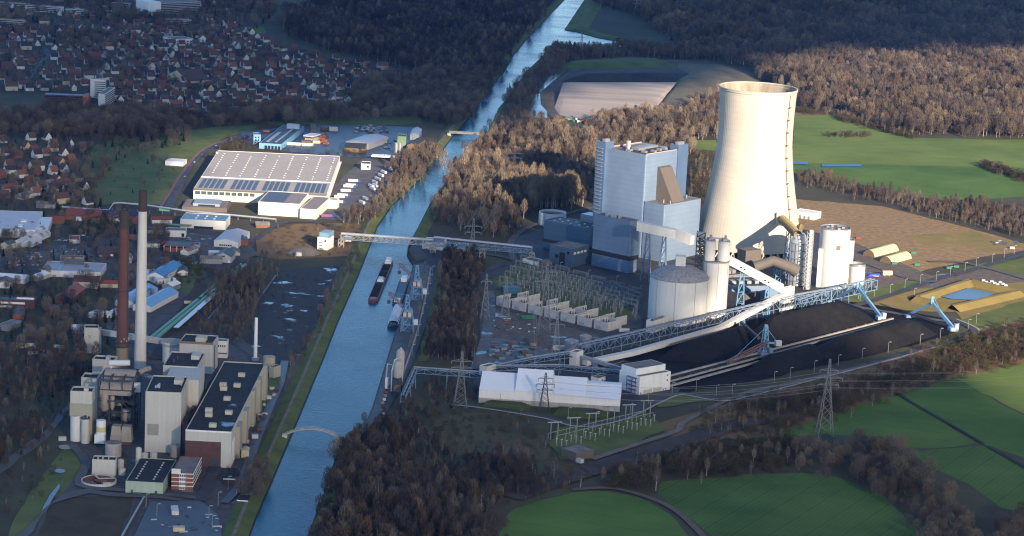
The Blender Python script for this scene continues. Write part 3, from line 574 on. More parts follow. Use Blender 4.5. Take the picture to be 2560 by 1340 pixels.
W['hill_trees'] = (fill([(150,350),(260,345),(480,330),(470,360),(300,400),(240,470),(170,520),(150,470),(200,400)], 13, 'town', .5, .9)+fill([(230,400),(450,390),(430,480),(250,500)], 26, 'town', .3, .7)+fill([(320,340),(480,326),(480,338),(330,352)], 9, 'scrub', .5, .9)+fill([(555,360),(600,340),(780,380),(600,378),(540,420)], 7, 'scrub', .5, 1)+fill([(780,385),(910,378),(910,388),(800,388)], 7, 'scrub', .5, .9)+fill([(-70,480),(150,480),(330,520),(320,560),(120,600),(-70,640)], 16, 'town', .4, .8)+fill([(190,560),(300,545),(310,585),(200,600)], 6, 'scrub', .5, .9), 'scattered bare trees on the grass hill and gardens')
# ------------------------------------------------------------ building helpers
def frame(A, B, C, z):
    """three roof or base corners seen in the photo at height z -> origin, length, width, side, angle"""
    a, b, c = G(*A, z), G(*B, z), G(*C, z); u = (b-a).to_2d(); v = (c-a).to_2d()
    s = 1 if u.x*v.y-u.y*v.x > 0 else -1
    au = math.atan2(u.y, u.x); av = math.atan2(v.y, v.x)-s*math.pi/2
    dv = (av-au+math.pi) % (2*math.pi)-math.pi; pu = math.hypot(B[0]-A[0], (B[1]-A[1])*.6); pv = math.hypot(C[0]-A[0], (C[1]-A[1])*.6)
    an = au+dv*pv/(pu+pv)
    return Vector((a.x, a.y, 0)), u.length, v.length*abs(math.cos(dv*0.5)), s, an
def roundpoly(poly, r, n=5):
    out = []; N = len(poly)
    for i in range(N):
        p0, p1, p2 = Vector(poly[i-1][:2]), Vector(poly[i][:2]), Vector(poly[(i+1) % N][:2])
        a = p1+(p0-p1).normalized()*r; b = p1+(p2-p1).normalized()*r
        for k in range(n+1):
            t = k/n; out.append(tuple((1-t)**2*a+2*t*(1-t)*p1+t*t*b))
    return out
def inset(poly, d):
    N = len(poly); ar = sum(poly[i-1][0]*poly[i][1]-poly[i][0]*poly[i-1][1] for i in range(N)); out = []
    for i in range(N):
        p0, p1, p2 = Vector(poly[i-1][:2]), Vector(poly[i][:2]), Vector(poly[(i+1) % N][:2])
        e = (p1-p0).normalized(); f = (p2-p1).normalized(); n1 = Vector((-e.y, e.x)); n2 = Vector((-f.y, f.x))
        m = n1+n2; m = m/max(.3, m.dot(n1)) if m.length > 1e-6 else n1
        q = p1+m*(d if ar > 0 else -d); out.append((q.x, q.y))
    return out
def ringwall(b, poly, t, z0, z1, mi=0):
    """outer wall faces, parapet top and the inner parapet face"""
    N = len(poly); ar = sum(poly[i-1][0]*poly[i][1]-poly[i][0]*poly[i-1][1] for i in range(N))
    if ar < 0: poly = poly[::-1]
    q = inset(poly, t); zi = z1-1.6
    vs = [(p[0], p[1], z0) for p in poly]+[(p[0], p[1], z1) for p in poly]+[(p[0], p[1], z1) for p in q]+[(p[0], p[1], zi) for p in q]
    fs = []
    for i in range(N):
        j = (i+1) % N
        for k in range(3): fs.append((k*N+i, k*N+j, (k+1)*N+j, (k+1)*N+i))
    b.add(vs, fs, mi); return q
class Bld:
    """a flat roofed block: wall with parapet, roof sheet, further parts added by its caller in local axes (x along A-B, y along A-C)"""
    def __init__(s, name, label, cat, A, B, C, z, wall, roof, par=0.8, rad=0, group=None, zb=0.0, pitch=None, fr=None):
        s.o, s.L, s.W, s.s, s.an = fr or frame(A, B, C, z); s.z = z
        s.t = thing(name, label, cat, s.o, s.an, group)
        y = s.W*s.s; poly = [(0, 0), (s.L, 0), (s.L, y), (0, y)]
        if s.s < 0: poly = poly[::-1]
        s.poly = poly
        if pitch is None:
            pp = roundpoly(poly, rad) if rad else poly; b = MB(); q = ringwall(b, pp, 0.5, zb, z)
            b.build('wall', wall, s.t, smooth=bool(rad)); r = MB(); r.add([(p[0], p[1], z-par) for p in inset(q, -.1)], [tuple(range(len(q)))]); r.build('roof', roof, s.t)
        else: s.gable(pitch, wall, roof, zb)
    def gable(s, pitch, wall, roof, zb):
        L, y, z = s.L, s.W*s.s, s.z; ax, rise = pitch        # ax 'x': ridge along x
        b = MB(); r = MB(); o = .4
        if ax == 'x':
            vs = [(0,0,zb),(L,0,zb),(L,y,zb),(0,y,zb),(0,0,z),(L,0,z),(L,y,z),(0,y,z),(0,y/2,z+rise),(L,y/2,z+rise)]
            b.add(vs, [(0,1,5,4),(2,3,7,6),(1,2,6,9,5),(3,0,4,8,7)])
            e = o*s.s
            for (y0, y1) in ((-e, y/2), (y+e, y/2)):
                k = rise/abs(y/2); zz = z-o*k
                r.add([(-o,y0,zz+.12),(L+o,y0,zz+.12),(L+o,y1,z+rise+.12),(-o,y1,z+rise+.12),(-o,y0,zz-.1),(L+o,y0,zz-.1),(L+o,y1,z+rise-.1),(-o,y1,z+rise-.1)],[(0,1,2,3),(7,6,5,4),(0,4,5,1),(1,5,6,2),(3,7,4,0)])
        else:
            vs = [(0,0,zb),(L,0,zb),(L,y,zb),(0,y,zb),(0,0,z),(L,0,z),(L,y,z),(0,y,z),(L/2,0,z+rise),(L/2,y,z+rise)]
            b.add(vs, [(1,2,6,5),(3,0,4,7),(0,1,5,8,4),(2,3,7,9,6)])
            e = o*s.s
            for (x0, x1) in ((-o, L/2), (L+o, L/2)):
                k = rise/(L/2); zz = z-o*k
                r.add([(x0,-e,zz+.12),(x0,y+e,zz+.12),(x1,y+e,z+rise+.12),(x1,-e,z+rise+.12),(x0,-e,zz-.1),(x0,y+e,zz-.1),(x1,y+e,z+rise-.1),(x1,-e,z+rise-.1)],[(0,1,2,3),(7,6,5,4),(0,4,5,1),(1,5,6,2),(3,7,4,0)])
        b.build('wall', wall, s.t); r.build('roof', roof, s.t)
    def part(s, name, boxes, m, mi=None):
        """boxes in fractions: (x0,x1,y0,y1,z0,z1) x,y as 0..1 of length and width, z in metres"""
        b = MB()
        for x0, x1, y0, y1, z0, z1 in boxes: b.box(min(x0,x1)*s.L, min(y0*s.s*s.W, y1*s.s*s.W), z0, max(x0,x1)*s.L, max(y0*s.s*s.W, y1*s.s*s.W), z1)
        return b.build(name, m, s.t)
    def parts(s, name, boxes, m):
        for q in boxes: s.part(name, [q], m)
    def front(s, name, items, m, d=0.15):
        """panels on the wall y=0: (x0,x1,z0,z1), each a part"""
        for x0, x1, z0, z1 in items:
            b = MB(); y = -d*s.s; b.box(x0*s.L, min(y, .05*s.s), z0, x1*s.L, max(y, .05*s.s), z1); b.build(name, m, s.t)
    def side(s, name, items, m, d=0.15, far=False):
        """panels on the wall x=0 (or the far end x=L): (y0,y1,z0,z1)"""
        for y0, y1, z0, z1 in items:
            b = MB(); a, c = sorted((y0*s.W*s.s, y1*s.W*s.s)); x = s.L if far else -d
            b.box(x-(.05 if far else 0), a, z0, x+d+(0 if far else .05), c, z1); b.build(name, m, s.t)

def bandmat(name, col, pitch, rough=.35, metal=.5, dark=.72, axis=2, wid=.06, spec=.5):
    m = bpy.data.materials.new(name); m.use_nodes = True; n = m.node_tree.nodes; l = m.node_tree.links; b = n['Principled BSDF']
    b.inputs['Roughness'].default_value = rough; b.inputs['Metallic'].default_value = metal; b.inputs['Specular IOR Level'].default_value = spec
    tc = n.new('ShaderNodeTexCoord'); sp = n.new('ShaderNodeSeparateXYZ'); l.new(tc.outputs['Object'], sp.inputs[0])
    dv = n.new('ShaderNodeMath'); dv.operation = 'DIVIDE'; l.new(sp.outputs[axis], dv.inputs[0]); dv.inputs[1].default_value = pitch
    fr = n.new('ShaderNodeMath'); fr.operation = 'FRACT'; l.new(dv.outputs[0], fr.inputs[0])
    lt = n.new('ShaderNodeMath'); lt.operation = 'LESS_THAN'; l.new(fr.outputs[0], lt.inputs[0]); lt.inputs[1].default_value = wid
    nz = n.new('ShaderNodeTexNoise'); nz.inputs['Scale'].default_value = 0.06; nz.inputs['Detail'].default_value = 5; l.new(tc.outputs['Object'], nz.inputs[0])
    rp = n.new('ShaderNodeValToRGB'); rp.color_ramp.elements[0].position = .3; rp.color_ramp.elements[1].position = .7
    rp.color_ramp.elements[0].color = (*[c*.93 for c in col], 1); rp.color_ramp.elements[1].color = (*[c*1.07 for c in col], 1); l.new(nz.outputs[0], rp.inputs[0])
    mx = n.new('ShaderNodeMixRGB'); l.new(lt.outputs[0], mx.inputs[0]); l.new(rp.outputs[0], mx.inputs[1]); mx.inputs[2].default_value = (*[c*dark for c in col], 1)
    l.new(mx.outputs[0], b.inputs['Base Color']); MATS[name] = m; return m
M_clad = bandmat('blue_grey_cladding', (0.20, 0.28, 0.41), 5.6, metal=.3, dark=.8, rough=.32)
M_clad2 = bandmat('dark_blue_cladding', (0.10, 0.175, 0.27), 5.6)
M_cladv = bandmat('blue_stair_cladding', (0.11, 0.18, 0.31), 2.5, metal=.3)
M_white = mat('white_sheet', (0.62, 0.615, 0.60), 0.5, scale=0.08, var=.05, stain=.05)
M_whitew = mat('white_panel', (0.72, 0.72, 0.72), 0.55, scale=0.1, var=.05, stain=.08)
M_roofg = mat('grey_roof', (0.13, 0.12, 0.11), 0.9, scale=0.12, col2=(0.22, 0.20, 0.185))
M_roofd = mat('dark_roof', (0.022, 0.027, 0.034), 0.6, scale=0.1, col2=(0.055, 0.06, 0.068))
M_band = mat('dark_band', (0.03, 0.033, 0.04), 0.6)
M_tan = mat('tan_cladding', (0.115, 0.10, 0.09), 0.7, scale=.1, var=.06)
M_galv = mat('galvanised_steel', (0.30, 0.31, 0.33), 0.45, 0.4, scale=.3)
M_dsteel = mat('dark_steelwork', (0.045, 0.05, 0.062), 0.6)
M_blue = mat('light_blue_steel', (0.14, 0.28, 0.43), 0.5, scale=.2, var=.12)
M_bluem = mat('blue_grey_steel', (0.15, 0.22, 0.33), 0.5, scale=.2)
M_glass = mat('dark_glass', (0.02, 0.028, 0.035), 0.15, spec=.6)
M_rope = mat('conveyor_belt', (0.03, 0.03, 0.032), 0.9)
M_vent = mat('vent_metal', (0.5, 0.5, 0.5), 0.4, 0.5)
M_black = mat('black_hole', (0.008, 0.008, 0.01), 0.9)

# ------------------------------------------------------------ cooling tower
tb = G(1868, 632); tb.z = 0
tw = thing('cooling_tower', 'tall pale concrete cooling tower, the widest structure of the works', 'cooling tower', tb)
prof = [(60.5, 11), (58, 22), (55, 38), (51.8, 55), (48.6, 72), (45.6, 90), (43.2, 108), (41.7, 124), (41.2, 140), (41.4, 156), (42.0, 172), (42.6, 184), (43.4, 185.2), (43.4, 187)]
def shell(pr, ribs, n=176):
    vs = []; fs = []
    for r, z in pr:
        for k in range(n):
            a = 2*math.pi*k/n; rr = r+(.09 if ribs and k % 2 else 0); vs.append((rr*math.cos(a), rr*math.sin(a), z))
    for i in range(len(pr)-1):
        for k in range(n): fs.append((i*n+k, i*n+(k+1) % n, (i+1)*n+(k+1) % n, (i+1)*n+k))
    return vs, fs
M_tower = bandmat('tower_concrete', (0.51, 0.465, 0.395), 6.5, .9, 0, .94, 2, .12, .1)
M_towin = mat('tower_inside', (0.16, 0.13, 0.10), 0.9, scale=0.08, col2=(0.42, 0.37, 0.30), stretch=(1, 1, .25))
b = MB(); b.add(*shell(prof, True)); b.build('shell', M_tower, tw)
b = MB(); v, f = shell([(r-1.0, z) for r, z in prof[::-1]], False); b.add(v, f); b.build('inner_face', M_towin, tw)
b = MB(); b.lathe([(42.4, 187.0), (43.9, 187.0), (43.9, 187.9), (42.4, 187.9), (42.4, 187.0)], 96); b.build('rim', M_tower, tw)
for k in range(44):
    b = MB(); a = 2*math.pi*k/44
    for s_ in (-1, 1):
        a2 = a+s_*math.pi/44; b.bar((63*math.cos(a), 63*math.sin(a), 0), (60*math.cos(a2), 60*math.sin(a2), 11.3), 1.1)
    b.build('column', M_tower, tw)
b = MB(); b.lathe([(66, 0), (66, 2.2), (65, 2.2), (65, .8), (0.01, .8)], 72); b.build('basin', M_conc, tw)
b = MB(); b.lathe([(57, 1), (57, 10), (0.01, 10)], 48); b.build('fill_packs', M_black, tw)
la = math.atan2(-tb.y, -tb.x)+R(55); lm = MB(); pm = MB()
for i in range(len(prof)-3):
    (r0, z0), (r1, z1) = prof[i], prof[i+1]; lm.bar(((r0+.9)*math.cos(la), (r0+.9)*math.sin(la), z0), ((r1+.9)*math.cos(la), (r1+.9)*math.sin(la), z1), .5)
M_rust = mat('rusty_steel', (0.22, 0.14, 0.09), .8)
lm.build('ladder', M_rust, tw)
def rad_at(z):
    for i in range(len(prof)-1):
        if prof[i][1] <= z <= prof[i+1][1]: t = (z-prof[i][1])/(prof[i+1][1]-prof[i][1]); return prof[i][0]*(1-t)+prof[i+1][0]*t
    return 60
for z in range(30, 184, 14):
    r = rad_at(z)+1.6; b = MB(); b.cbox((r*math.cos(la), r*math.sin(la), z), (2.6, 3.2, .5), la); b.cbox(((r+1)*math.cos(la), (r+1)*math.sin(la), z+.8), (.3, 3.2, 1.2), la); b.build('platform', M_rust, tw)

# ------------------------------------------------------------ boiler house
BZ = 115.0
bo = Bld('boiler_house', 'tallest blue grey metal clad boiler house with two stair towers', 'power station', (1616,388), (1706,374), (1512,369), BZ, M_clad, M_roofg, 1.2, 2.2)
bo.part('parapet_rail', [(0.02,0.98,0.02,0.03,BZ,BZ+1.1),(0.02,0.98,0.97,0.98,BZ,BZ+1.1)], mat('pinkish_rail', (0.4, 0.32, 0.32), .6))
bo.parts('roof_unit', [(.30,.5,.45,.62,BZ-1.1,BZ+2),(.55,.9,.5,.68,BZ-1.1,BZ+1.6),(.2,.26,.2,.3,BZ-1.1,BZ+1.5),(.4,.46,.15,.25,BZ-1.1,BZ+1.4),(.6,.66,.2,.28,BZ-1.1,BZ+1.8),(.75,.82,.2,.28,BZ-1.1,BZ+1.8),(.12,.2,.5,.6,BZ-1.1,BZ+1.2),(.85,.93,.3,.4,BZ-1.1,BZ+1.4)], M_galv)
bo.part('roof_grille', [(.15+.05*k,.17+.05*k,.1,.8,BZ-1.1,BZ-.6) for k in range(15)], M_dsteel)
b = MB(); b.cyl(.33*bo.L, .72*bo.W*bo.s, BZ-1.2, BZ+8, 2.6); b.build('roof_chimney', M_vent, bo.t)
# stair towers at the two outer corners
for (x0, x1, y0, y1, h) in ((-.06*bo.L, .17*bo.L, .93*bo.W, 1.15*bo.W, BZ+7), (.86*bo.L, 1.14*bo.L, -.02*bo.W, .18*bo.W, BZ+6)):
    b = MB(); q = [(x0, y0*bo.s), (x1, y0*bo.s), (x1, y1*bo.s), (x0, y1*bo.s)]; q2 = ringwall(b, q if bo.s > 0 else q[::-1], .4, 0, h); b.add([(p[0], p[1], h-1.2) for p in q2], [(0, 1, 2, 3)])
    st = b.build('stair_tower', M_cladv, bo.t)
    b = MB(); b.box(x0+3, min(y0*bo.s+3*bo.s, y0*bo.s+7*bo.s), h-1.2, x1-4, max(y0*bo.s+3*bo.s, y0*bo.s+7*bo.s), h+2.5); b.build('lift_housing', M_galv, st)
b = MB()
for z in range(6, 118, 4): b.box(-.06*bo.L-1.6, min(.98*bo.W*bo.s, 1.1*bo.W*bo.s), z, -.06*bo.L-.02, max(.98*bo.W*bo.s, 1.1*bo.W*bo.s), z+.7)
b.build('landing_stack', M_galv, bo.t)
# lower front block, and the tan sloping duct on it
BF = 64.0; p_fc = G(1671, 511.5, BF); inv = Matrix.Rotation(-bo.an, 2)
lc = inv @ (p_fc-bo.o).to_2d(); p_r = inv @ (G(1757, 497, BF)-bo.o).to_2d()
x1 = p_r.x; y0 = lc.y
poly = [(0, y0), (x1, y0), (x1, -.05), (0, -.05)]
b = MB(); q = ringwall(b, roundpoly(poly if (y0 < 0) else poly[::-1], 2.0), .5, 0, BF); b.build('front_block', M_clad, bo.t, smooth=True)
b = MB(); b.add([(p[0], p[1], BF-.9) for p in inset(q, -.1)], [tuple(range(len(q)))]); b.build('front_roof', M_roofg, bo.t)
wl, wr = .33*bo.L, .66*bo.L
b = MB(); zt = BF+36
for x in (wl, wr): b.v.append((x, -.1, BF-.8)); b.v.append((x, y0*.80, BF-.8)); b.v.append((x, y0*.42, BF+17)) if False else b.v.append((x, -.1, zt)); 
b.v += [(wl, y0*.12, zt-1), (wr, y0*.12, zt-1)]
b.f = [(1, 4, 7, 6), (0, 1, 6, 2), (3, 5, 7, 4), (2, 6, 7, 5)]; b.m = [0]*4
b.build('sloping_duct', M_tan, bo.t)
bo_l = bo
b = MB(); b.cyl(.2*bo.L, y0*.6, BF-.9, BF+3, .6, n=8); b.cyl(.24*bo.L, y0*.85, BF-.9, BF+2.5, .5, n=8); b.cyl(.9*bo.L, y0*.5, BF-.9, BF+3, .5, n=8); b.build('roof_vent', M_vent, bo.t)
# bunker block on the left front
bu = Bld('bunker_block', 'blue grey bunker block in front of the boiler house, dark band at its foot', 'power station', (1578,554), (1606,551), (1479,535), 57, M_clad, M_roofg, 1, 2.0)
bu.part('foot_band', [(-.004,1.004,-.003,1.003,14,19)], M_band)
bu.parts('roof_unit', [(.3,.7,.72,.76,56,58.5),(.3,.5,.5,.62,56,59),(.35,.45,.40,.43,56,62),(.6,.7,.42,.45,56,60)], M_vent)
# turbine hall
th = Bld('turbine_hall', 'dark blue turbine hall with rows of roof lights', 'power station', (1360,549), (1475,571), (1400,541), 32.7, M_clad2, mat('navy_roof', (0.02, 0.05, 0.075), .6, scale=.1, col2=(.03, .065, .09)), .7, 1.2)
th.parts('roof_light', [(x, x+.03, y, y+.06, 31.9, 32.6) for x in (.12, .3, .48, .66, .84) for y in (.25, .6)], M_white)
th.part('foot_band', [(-.003,1.003,-.004,1.004,8,11.5)], M_band)
th.part('upper_hall', [(.45,1.6,1.02,1.6,0,40)], M_clad2)
an = Bld('entrance_block', 'low dark blue annex with glazed corner before the turbine hall', 'office block', (1431,622), (1471,611), (1376,611), 21, M_clad2, M_roofg, .8)
an.side('window', [(.3,.55,1,15),(.12,.22,14,17),(.6,.75,8,12)], M_glass); an.front('window', [(.1+.2*k,.22+.2*k,14,16.5) for k in range(4)], M_white)
wt = thing('water_tank', 'open round pale water tank behind the turbine hall', 'tank', G(1380, 561))
b = MB(); b.lathe([(16, 0), (16, 15), (15.4, 15), (15.4, 11)], 48); b.build('wall', M_whitew, wt); b = MB(); b.lathe([(15.4, 12.5), (.01, 12.5)], 48); b.build('water', mat('dark_water', (.006, .01, .018), .05), wt)
b = MB(); b.bar((-9, -13.5, 0), (-9, -13.5, 16), .5); b.bar((-12, -13, 0), (-12, -13, 16), .5); b.build('pipe', M_galv, wt)
sh = Bld('pump_house', 'low white pump house with open lean-to beside the switchyard road', 'shed', (1345,655), (1372,652), (1302,647), 5, M_whitew, M_roofd, .5, zb=0)
sh.part('lean_to', [(.1,.9,-.3,-.02,0,7)], M_tan)

# ------------------------------------------------------------ lattice and gallery builders
def lattice(b, p, q, w, h, nseg, cw=.5):
    """box truss from p to q"""
    p = Vector(p); q = Vector(q); d = (q-p); L = d.length; d.normalize(); sx = Vector((d.y, -d.x, 0)).normalized()*w/2; up = Vector((0, 0, h))
    for s_ in (-1, 1):
        for u_ in (0, 1): b.bar(p+sx*s_+up*u_, q+sx*s_+up*u_, cw)
    for k in range(nseg+1):
        c = p+d*(L*k/nseg)
        for s_ in (-1, 1): b.bar(c+sx*s_, c+sx*s_+up, cw*.7)
        b.bar(c-sx+up, c+sx+up, cw*.7)
        if k < nseg:
            c2 = p+d*(L*(k+1)/nseg)
            for s_ in (-1, 1): b.bar(c+sx*s_+(up if k % 2 else up*0), c2+sx*s_+(up*0 if k % 2 else up), cw*.7)
def trestle(b, x, y, z, w0=6, w1=3, cw=.6, an=0.0, braces=4):
    ca, sa = math.cos(an), math.sin(an)
    def P(u, v, zz): return (x+u*ca-v*sa, y+u*sa+v*ca, zz)
    for k in range(braces+1):
        t = k/braces; w_ = w0*(1-t)+w1*t
        if k < braces:
            t2 = (k+1)/braces; w2 = w0*(1-t2)+w1*t2
            for s_ in (-1, 1):
                for u_ in (-1, 1): b.bar(P(s_*w_/2, u_*w_/2, z*t), P(s_*w2/2, u_*w2/2, z*t2), cw)
                b.bar(P(-w_/2, s_*w_/2, z*t), P(w2/2, s_*w2/2, z*t2), cw*.7); b.bar(P(s_*w_/2, w_/2, z*t), P(s_*w2/2, -w2/2, z*t2), cw*.7)
        for s_ in (-1, 1): b.bar(P(-w_/2, s_*w_/2, z*t), P(w_/2, s_*w_/2, z*t), cw*.7)
def gallery(name, label, pts, w, h, m, sup=(), supm=None, group=None, wins=False):
    """a closed conveyor bridge; pts are its deck points, sup = places (0..1 along) of its trestles"""
    pts = [Vector(p) for p in pts]; o = pts[0].copy(); o.z = 0; t = thing(name, label, 'conveyor', o, 0, group); loc = [p-o for p in pts]
    for i in range(len(loc)-1):
        b = MB(); a, c = loc[i], loc[i+1]; d = (c-a); sx = Vector((d.y, -d.x, 0)).normalized()*w/2; e = d.normalized()*.0
        vs = []
        for p in (a, c):
            for s_, z in ((-1, 0), (1, 0), (1, h), (-1, h)): vs.append(p+sx*s_+Vector((0, 0, z)))
        b.add(vs, [(3,2,1,0),(4,5,6,7),(0,1,5,4),(1,2,6,5),(2,3,7,6),(3,0,4,7)]); b.build('housing', m, t)
        if wins:
            b = MB()
            for f_ in (.3, .36, .7, .76):
                p = a+d*f_+sx*1.03+Vector((0, 0, h*.5)); b.cbox(p, (1.6, 1.6, 1.4), math.atan2(d.y, d.x)); 
            b.build('window', M_glass, t)
    tot = sum((loc[i+1]-loc[i]).length for i in range(len(loc)-1))
    for f_ in sup:
        s_ = f_*tot
        for i in range(len(loc)-1):
            L = (loc[i+1]-loc[i]).length
            if s_ <= L or i == len(loc)-2: p = loc[i]+(loc[i+1]-loc[i])*min(1, s_/L); break
            s_ -= L
        b = MB(); trestle(b, p.x, p.y, p.z, min(9, 3+p.z*.12), 3, .7, math.atan2((loc[-1]-loc[0]).y, (loc[-1]-loc[0]).x)); b.build('trestle', supm or M_blue, t)
    return t
gallery('conveyor_bridge', 'white covered coal bridge entering the bunker block', [G(1592,575,54), G(1690,596,48), G(1730,612,44)], 9, 9.5, M_white, (.2, .48), M_bluem)
gallery('conveyor_bridge', 'long white covered bridge sloping from twin silos to transfer tower', [G(1808,652,52), G(1958,732,24)], 8, 8, M_white, (.32, .75), M_blue, wins=True)
gallery('conveyor_bridge', 'white covered bridge sloping from transfer tower down past the big silo', [G(1958,742,18), G(1800,826,5), G(1580,888,3.5), G(1462,913,3)], 6, 4.5, M_white, (.1, .25), M_blue, wins=True)
tr = Bld('transfer_tower', 'narrow white transfer tower where the covered conveyor bridges meet', 'tower', (1962,721), (1989,716), (1951,719), 27, M_white, M_roofg, 1)
tr.part('door', [(.3,.5,-.03,-.001,0,3)], M_blue)
tr2 = Bld('transfer_tower', 'small white box tower with trough conveyor beside two round tanks', 'tower', (1442,881), (1462,876), (1423,878), 14, M_white, M_roofg, .8)
tr3 = Bld('transfer_tower', 'small white box tower behind the left end of the white shed', 'tower', (1217,917), (1243,911), (1198,913), 12, M_white, M_roofg, .8)
gallery('conveyor_bridge', 'grey enclosed trough conveyor from white box down to the square tower', [G(1458,897,8), G(1560,928,1)], 4, 3, M_galv, (.3,), M_bluem)

# open lattice conveyors of the coal yard
def truss_line(name, label, pts, w, h, m, beltm=M_rope, leg=True, step=9):
    pts = [Vector(p) for p in pts]; o = pts[0].copy(); o.z = 0; t = thing(name, label, 'conveyor', o); loc = [p-o for p in pts]
    b = MB(); k = MB(); lg = MB()
    for i in range(len(loc)-1):
        n = max(2, int((loc[i+1]-loc[i]).length/step)); lattice(b, loc[i], loc[i+1], w, h, n, .55); k.bar(loc[i]+Vector((0, 0, .8)), loc[i+1]+Vector((0, 0, .8)), w*.75, .6)
        for q in range(0, n+1, 3):
            p = loc[i].lerp(loc[i+1], q/n)
            if p.z > 1.5:
                lb = MB(); d = (loc[i+1]-loc[i]); sx = Vector((d.y, -d.x, 0)).normalized()*w/2
                lb.bar(p-sx, Vector((p.x, p.y, 0))-sx*1.3, .6); lb.bar(p+sx, Vector((p.x, p.y, 0))+sx*1.3, .6); lb.bar(Vector((p.x, p.y, p.z*.5))-sx, Vector((p.x, p.y, p.z*.5))+sx, .4); lb.build('support', m, t)
    b.build('truss', m, t); k.build('belt', beltm, t)
    c = MB()
    for i in range(len(loc)-1): c.bar(loc[i]+Vector((0, 0, h+.6)), loc[i+1]+Vector((0, 0, h+.6)), .9)
    c.build('pipe', M_galv, t); return t
truss_line('lattice_conveyor', 'long blue lattice conveyor running past the big silo', [G(1446,884,8), G(1700,826,9), G(1883,783,10), G(1992,757,10), G(2064,744,12)], 9, 8, M_bluem)
truss_line('lattice_conveyor', 'light blue lattice conveyor at the foot of the tall white silo', [G(1995,775,6), G(2070,748,8), G(2185,722,10)], 8, 10, M_blue)
truss_line('lattice_conveyor', 'grey lattice conveyor behind the white shed towards the square tower', [G(1225,925,7), G(1400,922,6), G(1565,938,7)], 6, 3.5, M_bluem)
truss_line('lattice_conveyor', 'blue lattice conveyor rising from the left box tower to the middle one', [G(1243,924,6), G(1330,905,8), G(1430,890,9)], 7, 4, M_bluem)
truss_line('pipe_bridge', 'silver pipe bridge from the quay over the dark trees', [G(1034,930,12), G(1203,942,12)], 7, 4, M_bluem)
truss_line('pipe_bridge', 'short silver pipe run along the quay edge', [G(1008,996,6), G(1037,930,12)], 4, 3, M_bluem)
for o_ in (-8, -2.5, 3, 8):
    pass

# ------------------------------------------------------------ silos and flue gas plant
def silo(name, label, base, r, h, m, parts=(), seams=0, cat='silo', nm='shell', top=True):
    t = thing(name, label, cat, base); b = MB(); b.lathe([(r, 0), (r, h)], 56); b.build(nm, m, t, smooth=True)
    if top: b = MB(); b.lathe([(r-.3, h-.6), (.01, h-.6)], 48); b.build('roof', M_roofg, t); b = MB(); b.lathe([(r+.25, h-.8), (r+.25, h+.5), (r-.4, h+.5), (r-.4, h-.8)], 56); b.build('rim', M_galv, t, smooth=False)
    if seams:
        b = MB()
        for k in range(seams): a = k*2*math.pi/seams+.35; b.cbox(((r+.05)*math.cos(a), (r+.05)*math.sin(a), h/2), (.5, .5, h-1), a)
        b.build('seam', mat('seam_grey', (.36, .36, .36), .6), t)
    return t
g = silo('coal_silo', 'big round white silo with grey domed roof', G(1692, 800), 29, 44, M_white, seams=9, top=False)
b = MB(); b.lathe([(29.4, 43.6), (29.4, 44.4), (27, 46.8), (22, 50.2), (15, 53.4), (8, 55.3), (.01, 56)], 56); b.build('dome', mat('dome_grey', (.16, .16, .17), .75, scale=.35, col2=(.36, .36, .38)), g, smooth=True)
b = MB(); b.box(-4.8, -4.8, 54, 4.8, 4.8, 65); b.build('head_house', M_white, g)
b = MB()
for k in range(5): b.bar((4.6+k*4.5, 7+k*3.5, 56-k*.9), (9+k*4.5, 10.5+k*3.5, 55-k*1.0), 1)
b.build('walkway', M_dsteel, g)
lb_ = Bld('low_annex', 'low white flat roofed annex at the foot of the big silo', 'shed', (1633,803), (1679,792), (1613,801), 12, M_white, M_roofd, 1.2)
lb_.part('roof_pipe', [(.2,.9,.45,.5,10.8,12.6),(.3,.34,.4,.6,10.8,13.5)], M_galv)
g = silo('twin_silo', 'slender white silo carrying two small silos side by side', G(1781, 790), 13.4, 57, M_white, seams=7)
for s_ in (-1, 1):
    c_ = Vector((s_*7.2, 1.5)); b = MB(); b.lathe([(6, 56.6), (6, 76), (5.6, 76.4), (.01, 76.4)], 40, c_); tp = b.build('top_silo', M_white, g, smooth=True)
    b = MB(); b.cbox((c_.x, c_.y, 78), (4.5, 4.5, 3), .3); b.cbox((c_.x+1, c_.y+1, 80.5), (1.8, 1.8, 3), .3); b.cbox((c_.x, c_.y, 76.8), (11, 11, .5)); b.build('filter_box', M_galv, tp)
b = MB(); b.box(-9, .5, 78.6, 9, 2.5, 79.4); b.build('walkway', M_galv, g)
st_ = thing('stair_tower', 'dark steel stair tower standing against the twin silos', 'stair tower', G(1740, 788)); b = MB()
for z in range(0, 82, 5): b.box(-4, -3, z, 4, 3, z+.5); b.bar((-4, -3, z), (4, -3, z+5), .8); b.bar((4, 3, z), (-4, 3, z+5), .8)
for x in (-4, 4):
    for y in (-3, 3): b.bar((x, y, 0), (x, y, 84), .7)
b.build('flights', M_dsteel, st_); b = MB(); b.cbox((0, 0, 82), (6, 5, 5)); b.build('head_house', M_galv, st_)
g = silo('gypsum_silo', 'tall lone white silo right of the cooling tower', G(2078, 716), 16, 64, M_white, seams=0)
b = MB(); b.cbox((-14.5, -7.5, 21), (4.5, 5, 42), -.3); b.build('lift_shaft', M_white, g)
b = MB(); b.cbox((2.5, -16.1, 45), (4.5, .5, 5)); b.build('access_hatch', M_roofg, g)
b = MB(); [b.cbox((8*math.cos(k), 8*math.sin(k), 64), (3, 3, 1.6), k) for k in range(6)]; b.build('roof_unit', M_galv, g)
silo('side_silo', 'lower white silo tucked behind the tall lone silo', G(2112, 706), 7, 47, M_white)
